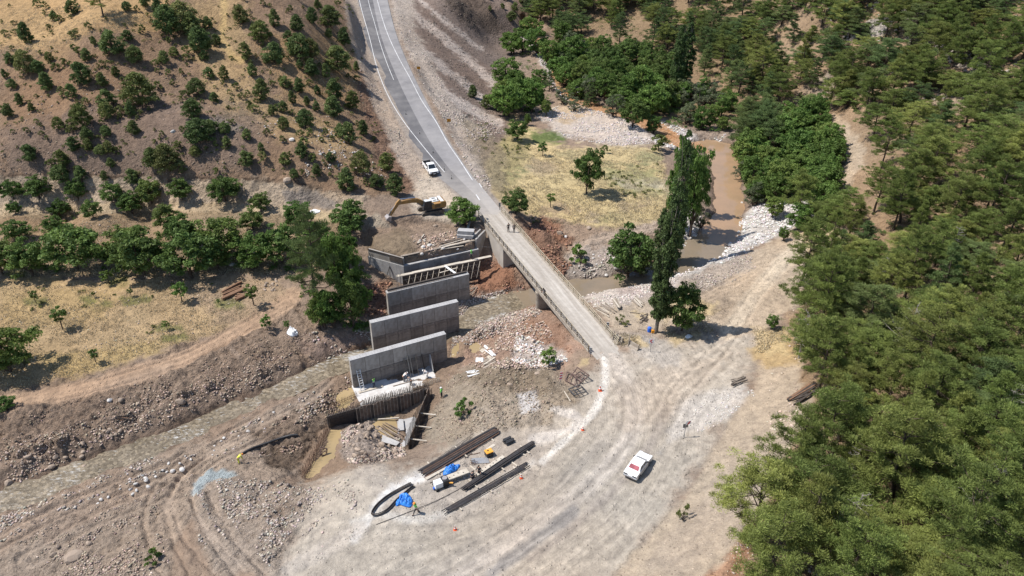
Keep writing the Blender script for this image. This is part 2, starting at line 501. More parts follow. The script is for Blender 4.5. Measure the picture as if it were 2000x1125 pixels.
zone([(0, 560), (250, 550), (200, 620), (0, 640)], srgb(176, 152, 108), 18, 12, amt=.6)
zone([(60, 700), (300, 660), (340, 680), (140, 740)], srgb(178, 156, 104), 10, 8, amt=.5)
for u, v in ((262, 585), (225, 548), (185, 588), (325, 638), (505, 648), (445, 593), (340, 660), (70, 590), (440, 690), (30, 535)):
    zone([(u - 26, v - 5), (u + 22, v - 8), (u + 30, v + 6), (u - 18, v + 9)], srgb(112, 116, 66), 7, 6, amt=.75, grass=.9)
# red dirt track beside the field, river bank
zone([(-600, 830), (140, 745), (290, 700), (470, 640), (570, 585), (620, 600), (640, 660), (600, 705), (440, 750), (300, 800), (140, 860), (0, 905), (-600, 1100)], srgb(150, 130, 112), 9, 8, .26, .6, 0, "river_bank")
stroke([(-40, 795), (120, 768), (250, 735), (360, 700), (460, 650), (540, 605), (575, 575)], 15, srgb(174, 147, 122), 6, 4, rough=.06, stone=.3)
stroke([(-40, 835), (90, 800), (200, 765), (330, 720)], 9, srgb(168, 144, 122), 6, 4, amt=.8)
stroke([(455, 690), (480, 722), (500, 738)], 4, srgb(166, 146, 128), 2, 1)
zone([(0, 815), (200, 770), (330, 760), (420, 720), (560, 700), (620, 700), (520, 760), (380, 812), (220, 866), (0, 930)], srgb(146, 127, 111), 10, 9, amt=.6, rough=.34, stone=.7)
zone([(560, 660), (640, 650), (720, 660), (700, 690), (620, 700)], srgb(150, 130, 118), 10, 8, amt=.7, stone=.75)
# mud with vehicle tracks, lower left
zone([(-600, 1180), (0, 1020), (260, 905), (420, 850), (560, 790), (700, 720), (690, 830), (600, 930), (480, 960), (380, 1010), (330, 1125), (200, 1500), (-600, 1500)], srgb(158, 142, 126), 10, 9, .18, .5, 0, "mud_flat")
zone([(0, 1010), (240, 915), (300, 960), (140, 1040), (0, 1080)], srgb(160, 140, 122), 12, 10, amt=.7)
zone([(480, 850), (580, 800), (690, 740), (690, 800), (620, 850), (560, 880)], srgb(124, 108, 94), 10, 9, amt=.75, rough=.3, stone=.6)
zone([(505, 872), (600, 855), (640, 830), (600, 900), (560, 925), (520, 905)], srgb(104, 90, 78), 8, 6, amt=.8, rough=.35)
zone([(380, 950), (480, 930), (620, 960), (640, 1040), (560, 1125), (420, 1125), (370, 1010)], srgb(160, 146, 132), 14, 10, .22, .75, 0, "rubble_ground")
zone([(500, 1000), (640, 940), (700, 950), (660, 1040), (560, 1090)], srgb(146, 130, 116), 14, 12, amt=.6, rough=.3)
# work yard and front road
zone([(600, 940), (700, 900), (820, 920), (900, 830), (1000, 800), (1120, 760), (1180, 690), (1400, 640), (1540, 500), (1620, 440), (1640, 480), (1500, 640), (1470, 720), (1420, 840), (1340, 960), (1260, 1060), (1180, 1500), (480, 1500), (560, 1080)],
     srgb(176, 166, 152), 34, 16, .06, .12, 0, "dirt_road")
zone([(690, 900), (820, 930), (980, 830), (1090, 840), (1060, 900), (900, 1010), (740, 1010)], srgb(172, 162, 150), 26, 14, rough=.06, name="work_yard")
zone([(860, 740), (940, 700), (1010, 690), (1080, 720), (1130, 770), (1080, 830), (960, 830), (860, 880), (830, 860)], srgb(158, 144, 126), 9, 8, .2, .55, 0, "earth_mound")
zone([(880, 740), (960, 705), (1060, 710), (1080, 760), (1020, 780), (960, 760)], srgb(142, 127, 108), 10, 8, amt=.8, rough=.24)
zone([(930, 790), (1010, 770), (1100, 800), (1020, 850), (930, 840)], srgb(188, 176, 160), 12, 8, amt=.5)
# dusty bright streaks on the road
stroke([(1190, 690), (1225, 760), (1235, 830), (1190, 910), (1110, 980), (1000, 1060), (880, 1130)], 20, srgb(190, 180, 168), 12, 6, amt=.9)
stroke([(1300, 800), (1250, 900), (1150, 1000), (1040, 1090)], 10, srgb(160, 150, 140), 8, 5, amt=.7)
stroke([(1180, 860), (1110, 930), (1010, 1010), (900, 1080), (820, 1130)], 12, srgb(158, 150, 140), 10, 5, amt=.7)
stroke([(1120, 1000), (1040, 1060), (960, 1120)], 12, srgb(150, 146, 142), 8, 4, amt=.8)
stroke([(1178, 700), (1182, 740), (1168, 790), (1130, 835), (1060, 900)], 7, srgb(218, 212, 202), 4, 4, stone=.6, amt=.85)
stroke([(1080, 800), (1130, 820), (1090, 850), (1040, 860)], 9, srgb(208, 200, 190), 5, 5, amt=.8)
zone([(1010, 770), (1045, 765), (1060, 800), (1020, 806)], srgb(212, 208, 204), 5, 4, amt=.9)
zone([(1330, 780), (1450, 750), (1480, 770), (1400, 830), (1310, 870), (1290, 880)], srgb(196, 190, 182), 10, 8, amt=.7, stone=.6)
zone([(1190, 780), (1300, 700), (1440, 690), (1300, 820), (1210, 860)], srgb(180, 164, 146), 20, 12, amt=.5)
zone([(1180, 640), (1260, 650), (1330, 690), (1330, 720), (1240, 700)], srgb(176, 168, 158), 10, 7, amt=.8)
stroke([(830, 930), (760, 960), (720, 1010), (690, 1050)], 9, srgb(222, 218, 212), 6, 5, amt=.8)
stroke([(690, 1020), (740, 1005), (800, 1015), (860, 1005), (900, 985), (1040, 905)], 8, srgb(206, 200, 190), 6, 5, amt=.7)
stroke([(560, 1110), (640, 1070), (700, 1030)], 14, srgb(190, 180, 168), 8, 6, amt=.7)
# right bank
zone([(1490, 690), (1570, 690), (1560, 740), (1590, 800), (1540, 880), (1500, 990), (1420, 1115), (1380, 1500), (1140, 1500), (1200, 1115), (1270, 1050), (1350, 950), (1410, 850), (1470, 760)], srgb(174, 158, 138), 8, 6, .07, .30, 0, "dirt_bank")
zone([(1380, 960), (1480, 900), (1500, 980), (1430, 1080), (1330, 1120), (1250, 1120), (1300, 1040)], srgb(166, 152, 136), 16, 12, amt=.7)
zone([(1440, 1060), (1500, 980), (1520, 1000), (1440, 1140), (1370, 1140)], srgb(160, 122, 96), 8, 7, amt=.8, stone=.7)
zone([(1460, 690), (1530, 640), (1560, 660), (1560, 710), (1500, 720)], srgb(182, 156, 112), 8, 7, amt=.8, grass=.4)
# track right of the poplars, bare cliff
zone([(1270, 590), (1330, 540), (1420, 510), (1500, 470), (1590, 440), (1600, 480), (1540, 600), (1480, 660), (1380, 650), (1290, 640)], srgb(180, 162, 140), 8, 8, .10, .45, 0, "dirt_track")
zone([(1310, 540), (1380, 515), (1450, 490), (1470, 520), (1400, 560), (1330, 570)], srgb(170, 158, 146), 10, 8, amt=.8, stone=.9, rough=.16)
zone([(1340, 570), (1420, 560), (1430, 640), (1360, 630)], srgb(160, 142, 122), 14, 10, amt=.5, rough=.2)
stroke([(1600, 455), (1540, 500), (1490, 555), (1450, 610), (1420, 650)], 15, srgb(194, 178, 156), 6, 4)
zone([(1590, 230), (1640, 225), (1690, 290), (1690, 320), (1655, 370), (1640, 350), (1650, 290)], srgb(190, 170, 146), 6, 5, .25, .3, 0, "bare_cliff")
zone([(1560, 440), (1640, 430), (1650, 480), (1590, 520)], srgb(196, 174, 138), 8, 6, amt=.9)
# by the poplars
zone([(1150, 590), (1280, 575), (1300, 650), (1200, 650)], srgb(174, 158, 138), 8, 6, .06, .4)
for pl in ([(1285, 590), (1340, 575), (1400, 595), (1390, 620), (1300, 625)], [(1300, 650), (1370, 640), (1375, 665), (1320, 672)], [(1190, 650), (1250, 655), (1262, 678), (1200, 672)], [(1130, 690), (1155, 695), (1160, 715), (1130, 722)], [(1470, 640), (1540, 640), (1540, 690), (1480, 690)], [(1240, 610), (1280, 612), (1280, 625), (1240, 622)]):
    zone(pl, srgb(202, 180, 138), 6, 6, amt=.75, grass=.9)
# gravel bars
zone([(1130, 575), (1200, 548), (1290, 535), (1330, 500), (1345, 520), (1310, 570), (1230, 590), (1160, 600)], srgb(196, 184, 172), 7, 6, .10, 1.0, 0, "gravel_bar")
zone([(1200, 560), (1280, 545), (1290, 575), (1220, 585)], srgb(176, 156, 146), 8, 6, amt=.6, stone=.9)
# meadow
zone([(935, 240), (1000, 230), (1100, 280), (1290, 285), (1310, 400), (1290, 440), (1200, 455), (1080, 440), (1000, 410), (955, 380), (930, 300)], srgb(202, 182, 138), 9, 9, .10, .3, 1.0, "meadow")
zone([(930, 240), (1000, 230), (1040, 280), (1000, 390), (955, 370)], srgb(150, 140, 100), 12, 10, amt=.75, grass=.8)
zone([(1170, 330), (1280, 330), (1300, 380), (1220, 380)], srgb(148, 150, 108), 12, 12, amt=.7)
zone([(1200, 350), (1300, 355), (1300, 372), (1220, 366)], srgb(196, 184, 164), 6, 6, amt=.6, stone=.8)
for u, v, w_, cc in ((1060, 330, 34, (176, 158, 136)), (1110, 300, 26, (170, 160, 124)), (1240, 400, 36, (178, 158, 134)), (1090, 410, 36, (174, 152, 128)), (1010, 340, 24, (140, 146, 104)), (1190, 430, 30, (150, 146, 108)), (1270, 310, 22, (150, 150, 112)), (1150, 420, 24, (182, 166, 146))):
    zone([(u - w_, v - 7), (u, v - 12), (u + w_, v - 4), (u + w_ * .7, v + 9), (u - w_ * .8, v + 8)], srgb(*cc), 9, 10, amt=.7)
zone([(1035, 258), (1100, 255), (1110, 280), (1050, 284)], srgb(92, 112, 62), 6, 6, amt=.9, grass=1)
zone([(1000, 420), (1100, 430), (1200, 450), (1290, 430), (1330, 460), (1300, 520), (1180, 540), (1080, 530), (1010, 470)], srgb(166, 144, 124), 9, 8, .2, .6, 0, "stream_bank")
zone([(1010, 430), (1060, 430), (1110, 470), (1100, 530), (1060, 520)], srgb(138, 106, 88), 10, 8, amt=.8, rough=.32, stone=.7)
zone([(1060, 430), (1090, 440), (1120, 480), (1080, 470)], srgb(162, 118, 92), 8, 6, amt=.6)
stroke([(1330, 430), (1230, 455), (1150, 475), (1110, 500)], 10, srgb(186, 168, 150), 6, 6, amt=.8)
zone([(1110, 490), (1200, 490), (1260, 520), (1180, 545), (1110, 540)], srgb(178, 168, 158), 10, 8, amt=.8, stone=1.0, rough=.2)
# gravel fan and stream bed
zone([(1040, 225), (1100, 205), (1180, 215), (1260, 250), (1280, 280), (1200, 285), (1110, 270)], srgb(196, 182, 168), 8, 8, .10, 1.0, 0, "gravel_bar")
zone([(1050, 220), (1120, 195), (1180, 215), (1110, 240)], srgb(194, 168, 134), 8, 8, amt=.8)
zone([(1250, 225), (1290, 235), (1380, 270), (1420, 260), (1400, 285), (1340, 300), (1280, 280)], srgb(196, 186, 176), 6, 5, .2, 1.0, 0)
zone([(1350, 250), (1420, 252), (1428, 270), (1370, 285)], srgb(160, 142, 126), 6, 5, amt=.9, rough=.25)
stroke([(1034, 66), (1055, 92), (1075, 125), (1100, 160), (1130, 190)], 14, srgb(206, 196, 186), 6, 6, amt=.9, stone=1.0)
zone([(1010, 30), (1060, 20), (1080, 60), (1050, 70)], srgb(164, 136, 110), 10, 8, amt=.6)
# boulder banks
zone([(1320, 440), (1350, 405), (1370, 420), (1362, 460), (1335, 490)], srgb(196, 190, 182), 6, 5, .2, 1.0, 0, "boulder_bank")
zone([(1440, 440), (1470, 400), (1590, 380), (1590, 420), (1500, 470), (1400, 520), (1320, 545), (1310, 530)], srgb(198, 192, 184), 7, 6, .2, 1.0, 0, "boulder_bank")
# road shoulders and scree
zone([(660, -60), (700, -60), (700, 0), (716, 90), (752, 190), (800, 280), (850, 350), (900, 400), (870, 420), (800, 380), (760, 300), (728, 210), (700, 130), (684, 60)], srgb(170, 154, 138), 5, 4, .12, .7, 0, "road_shoulder")
zone([(704, 140), (730, 215), (770, 300), (820, 378), (790, 380), (740, 320), (712, 230), (700, 180)], srgb(136, 110, 92), 5, 4, .3, .5, 0)
zone([(755, -60), (960, -60), (1010, 60), (995, 120), (980, 200), (1000, 250), (950, 320), (960, 390), (930, 340), (880, 250), (830, 160), (790, 80)], srgb(128, 112, 101), 8, 6, .14, .65, 0, "scree_slope")
zone([(800, -60), (900, -60), (990, 110), (960, 140), (900, 80)], srgb(128, 114, 104), 10, 6, amt=.8)
zone([(868, 0), (920, -40), (1000, 60), (960, 70), (900, 40)], srgb(96, 84, 74), 8, 6, amt=.8, rough=.5)
for ln, w in (([(800, 20), (850, 60), (900, 105), (940, 140), (965, 165)], 8), ([(790, 60), (840, 110), (890, 150), (950, 200)], 7), ([(820, 120), (870, 180), (920, 215), (975, 240)], 9), ([(810, -10), (880, 50), (940, 95)], 4), ([(850, 180), (900, 230), (950, 262)], 8)):
    stroke(ln, w, srgb(192, 178, 166), 3, 5, amt=.9, stone=1.0)
zone([(757, -60), (800, -60), (812, 60), (850, 130), (880, 200), (930, 270), (960, 370), (940, 380), (890, 280), (840, 190), (800, 110), (770, 50)], srgb(178, 164, 150), 6, 5, .1, .9, 0, "road_shoulder")
zone([(900, 230), (950, 250), (990, 300), (990, 390), (960, 380), (930, 320)], srgb(148, 134, 112), 10, 8, amt=.7, rough=.2)
zone([(900, 380), (950, 400), (900, 440), (830, 430), (800, 400), (820, 330), (860, 350)], srgb(188, 174, 156), 8, 7, .08, .6, 0)
# excavator heap and fill
zone([(660, 430), (740, 425), (820, 430), (940, 440), (935, 490), (800, 500), (720, 490), (700, 470)], srgb(150, 130, 112), 8, 7, .2, .65, 0, "fill_heap")
zone([(720, 460), (800, 450), (820, 480), (800, 508), (740, 495), (712, 484)], srgb(128, 112, 92), 7, 6, amt=.9, rough=.12, stone=.4)
zone([(800, 460), (940, 450), (935, 492), (830, 500)], srgb(172, 148, 128), 8, 7, amt=.7, stone=.9)
zone([(660, 425), (740, 425), (760, 440), (700, 450)], srgb(176, 164, 146), 7, 6, amt=.8)
# works pit, riverside under the bridge
zone([(930, 500), (1010, 480), (1060, 560), (1150, 680), (1100, 720), (1000, 700), (900, 720), (880, 640), (920, 600), (925, 550)], srgb(160, 134, 116), 9, 8, .2, .75, 0, "stream_bank")
zone([(930, 520), (990, 520), (1020, 560), (980, 580), (930, 570)], srgb(154, 112, 88), 8, 7, amt=.8, rough=.28)
zone([(1030, 620), (1090, 640), (1120, 680), (1080, 690), (1010, 660)], srgb(160, 126, 104), 9, 7, amt=.7, rough=.25)
zone([(1020, 660), (1090, 680), (1110, 700), (1050, 720), (1000, 700)], srgb(198, 188, 178), 6, 6, amt=.75, stone=1)
zone([(900, 590), (1020, 560), (1010, 620), (930, 650), (890, 680)], srgb(158, 148, 138), 8, 7, amt=.7, stone=1.0)
zone([(650, 700), (760, 640), (930, 600), (900, 720), (870, 760), (790, 880), (600, 940), (580, 920), (640, 820)], srgb(140, 120, 102), 8, 7, .12, .55, 0, "excavated_ground")
zone([(670, 840), (720, 815), (780, 860), (790, 890), (740, 900), (680, 900), (660, 880)], srgb(166, 152, 140), 7, 6, .28, .8, 0, "rubble_ground")
zone([(700, 560), (760, 545), (760, 600), (740, 620), (700, 620)], srgb(136, 106, 88), 7, 6, .3, .7)

# broad and medium variation of the soil itself
C *= (1 + .10 * n1 + .09 * n4 + .10 * n2 + .07 * n3)[..., None]
warm = fbm(GX, GY, 12, 3, 61)[..., None]
C *= 1 + warm * np.array([.04, -.005, -.05])
# the wet margin of the water
wet = smooth(1.1, .1, RIVREL)[..., None] * (RIVREL > -.3)[..., None]
C *= 1 - .35 * wet * np.array([.9, 1.0, 1.05])
bedm = (RIVREL <= 0)[..., None]
C = np.where(bedm, srgb(120, 104, 86) * (1 + .3 * n3[..., None]), C)
# under the asphalt: base gravel
C = C * (1 - ROADMASK[..., None]) + srgb(150, 140, 130) * ROADMASK[..., None]
ROUGH = ROUGH * (1 - ROADMASK) * (1 - .75 * FRONTMASK)
STONE = np.clip(STONE, 0, 1)
KIND[RIVREL < .15] = len(KINDS)
KINDS.append("riverbed")

# traffic drags the dust into long streaks along the dirt road
frd = densify(np.column_stack([fr, np.arange(len(fr))]), 10)
arc = np.concatenate([[0], np.cumsum(np.hypot(*np.diff(frd[:, :2], axis=0).T))])
ext = np.column_stack([arc, frd[:, 0], frd[:, 1]])
sel = (KIND == KINDS.index("dirt_road"))
dd_, ee_ = poly_dist(frd, GX[sel], GY[sel], ext)
lat = dd_ * np.where(GX[sel] > ee_[:, 1], 1, -1)
stk = fbm(lat * 1.0 + .12 * n2[sel], ee_[:, 0] * .05, .9, 4, 311, .6)
stk2 = fbm(lat * 1.0, ee_[:, 0] * .035, 3.2, 3, 317)
fadeS = 1 - smooth(8, 19, dd_)
C[sel] *= (1 + (.10 * stk + .11 * stk2) * fadeS + .05 * n3[sel] + .04 * n2[sel])[:, None]
GZ[sel] += (.02 * stk) * fadeS
TRAIL = np.zeros(GX.shape + (3,))
TRAIL[sel] = np.column_stack([lat, ee_[:, 0], fadeS])
# bare rock between the pines of the far slope
rk = smooth(.12, .3, fbm(GX, GY, 9, 4, 401)) * smooth(260, 60, VV) * smooth(1500, 1650, UU) * (KIND == KINDS.index("forest_floor"))
C = C * (1 - rk[..., None]) + srgb(186, 178, 168) * rk[..., None]
ROUGH = ROUGH + .25 * rk

zone([(374, 966), (378, 945), (392, 927), (412, 916), (446, 920), (464, 931), (440, 938), (412, 942), (398, 954), (388, 970)], srgb(158, 166, 166), 4, 4, .16, .9)
# vehicle tracks pressed into the soil: (line on the survey, width of the pair in m, depth, bright?)
TRACKS = [
    ([(470, 1140), (425, 1090), (385, 1040), (362, 990), (357, 960), (378, 925), (425, 893), (500, 852), (560, 815)], 2.2, .13, 1.12),
    ([(345, 1125), (315, 1050), (304, 995), (318, 958), (352, 918), (420, 868), (525, 806), (600, 770), (650, 735)], 2.4, .16, 1.06),
    ([(0, 1060), (120, 1000), (230, 955), (330, 915), (430, 858), (560, 790)], 2.2, .12, 1.05),
    ([(60, 1090), (180, 1020), (300, 970), (380, 935)], 2.2, .12, 1.03),
    ([(500, 1130), (440, 1060), (405, 1000), (395, 960)], 2.0, .1, 1.03),
    ([(-20, 800), (120, 770), (250, 737), (360, 702), (460, 652), (560, 592)], 2.2, .12, 1.05),
    ([(1590, 470), (1530, 515), (1475, 580), (1435, 640), (1390, 700), (1320, 780)], 2.0, .1, 1.06),
    ([(1560, 465), (1480, 520), (1400, 570), (1350, 600), (1310, 640)], 2.0, .09, 1.03),
    ([(1500, 560), (1440, 560), (1380, 590), (1360, 640), (1400, 690)], 2.0, .12, .98),
    ([(1460, 650), (1390, 690), (1290, 730), (1230, 770)], 2.0, .05, 1.05),
    ([(1330, 760), (1290, 840), (1220, 930), (1130, 1010), (1000, 1100)], 1.7, .04, .95),
    ([(1250, 760), (1250, 840), (1190, 930), (1090, 1020), (960, 1110)], 1.7, .04, 1.06),
    ([(1200, 880), (1120, 960), (1020, 1030), (900, 1100)], 1.7, .05, .94),
    ([(1300, 950), (1230, 1010), (1150, 1070), (1080, 1130)], 1.7, .05, .95),
    ([(1390, 880), (1330, 930), (1260, 1010), (1190, 1080)], 1.6, .05, .96),
    ([(1110, 910), (1020, 980), (900, 1060), (800, 1110)], 1.8, .05, .95),
    ([(1330, 660), (1280, 690), (1260, 730), (1270, 790)], 1.8, .04, .96),
    ([(1330, 440), (1230, 460), (1140, 480)], 2.0, .1, 1.03),
    ([(-20, 556), (110, 548), (230, 553), (330, 560)], 1.8, .05, 1.06),
    ([(-20, 414), (150, 410), (300, 407), (430, 405), (600, 416)], 1.8, .05, 1.06),
    ([(650, 1000), (600, 1040), (580, 1110)], 2.0, .08, 1.0),
    ([(1420, 690), (1330, 740), (1270, 830), (1180, 940), (1040, 1040), (900, 1120)], 1.6, .06, .88),
    ([(1195, 690), (1230, 770), (1215, 860), (1130, 960), (1010, 1050), (880, 1130)], 1.6, .05, .88),
    ([(1450, 700), (1370, 790), (1290, 900), (1230, 980), (1150, 1060)], 1.6, .05, .9),
    ([(1290, 700), (1240, 720), (1215, 760), (1150, 850), (1080, 920)], 1.6, .05, .9),
    ([(1180, 700), (1250, 760), (1330, 770), (1420, 700)], 1.7, .05, .9),
    ([(740, 1040), (860, 1040), (980, 1000), (1080, 920)], 1.8, .05, .9),
    ([(1120, 880), (1060, 960), (940, 1040), (760, 1110)], 1.8, .06, .9),
]
TRK = np.zeros(GX.shape)
for ln, wd, dep, br in TRACKS:
    P = hit(*np.array(ln, float).T)
    P = densify(P[:, :2], 6)
    x0, y0 = P.min(0) - 3
    x1, y1 = P.max(0) + 3
    sel = (GX > x0) & (GX < x1) & (GY > y0) & (GY < y1)
    gx = GX[sel] + .35 * n2[sel]
    gy = GY[sel] + .35 * n1[sel]
    dd, _ = poly_dist(P, gx, gy)
    off = np.abs(dd - wd / 2)
    if br <= .9:
        dep *= .45
    TRK[sel] = np.maximum(TRK[sel], 1 - smooth(.35, .9, off))
    rut = np.exp(-(off / .26) ** 2)
    berm = np.exp(-((off - .55) / .28) ** 2)
    fade = np.clip(.55 + .9 * n1[sel] + .5, .15, 1)
    GZ[sel] += (-dep * rut + .6 * dep * berm) * fade
    C[sel] *= (1 + (br - 1 - .03) * rut * fade + .03 * berm)[:, None]
    ROUGH[sel] *= 1 - .6 * rut

# spoil heaps and hollows in the churned ground
hp = smooth(.13, .26, ROUGH) * np.isin(KIND, [KINDS.index(k) for k in ("mud_flat", "rubble_ground", "river_bank", "earth_mound", "stream_bank")]) * smooth(.2, 2.0, RIVREL)
GZ += hp * (.75 * np.abs(fbm(GX, GY, 6.5, 3, 501)) * 2 - .25 + .35 * fbm(GX, GY, 2.6, 2, 503)) * (1 - .6 * TRK)
# small relief
rid = 1 - np.abs(fbm(GX, GY, 3.2, 4, 71)) * 2
GZ += ROUGH * (2.0 * fbm(GX, GY, 3.4, 4, 81, .6) + 1.5 * fbm(GX, GY, .95, 3, 91, .6) + .8 * (rid - .6)) * smooth(-.5, .8, RIVREL)
GZ += np.clip(ROUGH - .05, 0, .25) * 2.6 * (.32 - np.abs(fbm(GX, GY, .7, 3, 97, .7))) * smooth(-.3, .6, RIVREL)
# rills down the bare cuts
rill = np.abs(fbm(GX * 1.0, GY * .25, 1.5, 3, 95))
GZ -= .5 * np.clip(.3 - rill, 0, 1) * np.isin(KIND, [KINDS.index(k) for k in ("cut_bank", "bare_cliff") if k in KINDS])


# ------------------------------------------------------------------ node helpers and materials
def new_mat(name):
    m = bpy.data.materials.new(name)
    m.use_nodes = True
    nt = m.node_tree
    b = nt.nodes["Principled BSDF"]
    return m, nt, b


def nd(nt, t, **kw):
    n = nt.nodes.new(t)
    for k_, v_ in kw.items():
        setattr(n, k_, v_)
    return n


def noise(nt, scale, detail=4, rough=.55, coord=None):
    n = nd(nt, "ShaderNodeTexNoise")
    n.inputs["Scale"].default_value = scale
    n.inputs["Detail"].default_value = detail
    n.inputs["Roughness"].default_value = rough
    if coord is not None:
        nt.links.new(coord, n.inputs["Vector"])
    return n


def ramp(nt, src, stops):
    r = nd(nt, "ShaderNodeValToRGB")
    e = r.color_ramp.elements
    while len(e) < len(stops):
        e.new(.5)
    for i, (p, c) in enumerate(stops):
        e[i].position = p
        e[i].color = (*c, 1) if len(c) == 3 else c
    nt.links.new(src, r.inputs[0])
    return r


def math_n(nt, op, a, b=None, clamp=False):
    n = nd(nt, "ShaderNodeMath", operation=op, use_clamp=clamp)
    for i, x in enumerate((a, b)):
        if x is None:
            continue
        if isinstance(x, (int, float)):
            n.inputs[i].default_value = x
        else:
            nt.links.new(x, n.inputs[i])
    return n.outputs[0]


def mixc(nt, fac, a, b, mode='MIX'):
    n = nd(nt, "ShaderNodeMix", data_type='RGBA', blend_type=mode)
    for key, x in ((0, fac), (6, a), (7, b)):
        if isinstance(x, (int, float)):
            n.inputs[key].default_value = x
        elif isinstance(x, (tuple, list, np.ndarray)):
            n.inputs[key].default_value = (*[float(q) for q in x[:3]], 1)
        else:
            nt.links.new(x, n.inputs[key])
    return n.outputs[2]


def simple_mat(name, col, rough=.8, metal=0, var=.12, scale=3.0, bump=.0, bump_scale=20, spec=.3, dirt=None, dirt_amt=.5, dirt_scale=1.5, rnd=0):
    """one procedural material: base colour, mottling, optional dirt, relief and per-object tint"""
    m, nt, b = new_mat(name)
    tc = nd(nt, "ShaderNodeTexCoord").outputs["Object"]
    nz = noise(nt, scale, 5, .6, tc)
    f = ramp(nt, nz.outputs[0], [(.25, (1 - var * 1.5,) * 3), (.75, (1 + var,) * 3)])
    c = mixc(nt, 1.0, col, f.outputs[0], 'MULTIPLY')
    if dirt is not None:
        dz_n = noise(nt, dirt_scale, 6, .65, tc)
        df = ramp(nt, dz_n.outputs[0], [(.42, (0, 0, 0)), (.68, (dirt_amt,) * 3)])
        c = mixc(nt, df.outputs[0], c, dirt)
    if rnd:
        oi = nd(nt, "ShaderNodeObjectInfo")
        rr = ramp(nt, oi.outputs["Random"], [(0, (1 - rnd,) * 3), (1, (1 + rnd,) * 3)])
        c = mixc(nt, 1.0, c, rr.outputs[0], 'MULTIPLY')
    nt.links.new(c, b.inputs["Base Color"])
    b.inputs["Roughness"].default_value = rough
    b.inputs["Metallic"].default_value = metal
    b.inputs["Specular IOR Level"].default_value = spec
    if bump:
        bn = noise(nt, bump_scale, 4, .6, tc)
        bp = nd(nt, "ShaderNodeBump")
        bp.inputs["Strength"].default_value = bump
        bp.inputs["Distance"].default_value = .05
        nt.links.new(bn.outputs[0], bp.inputs["Height"])
        nt.links.new(bp.outputs[0], b.inputs["Normal"])
    return m


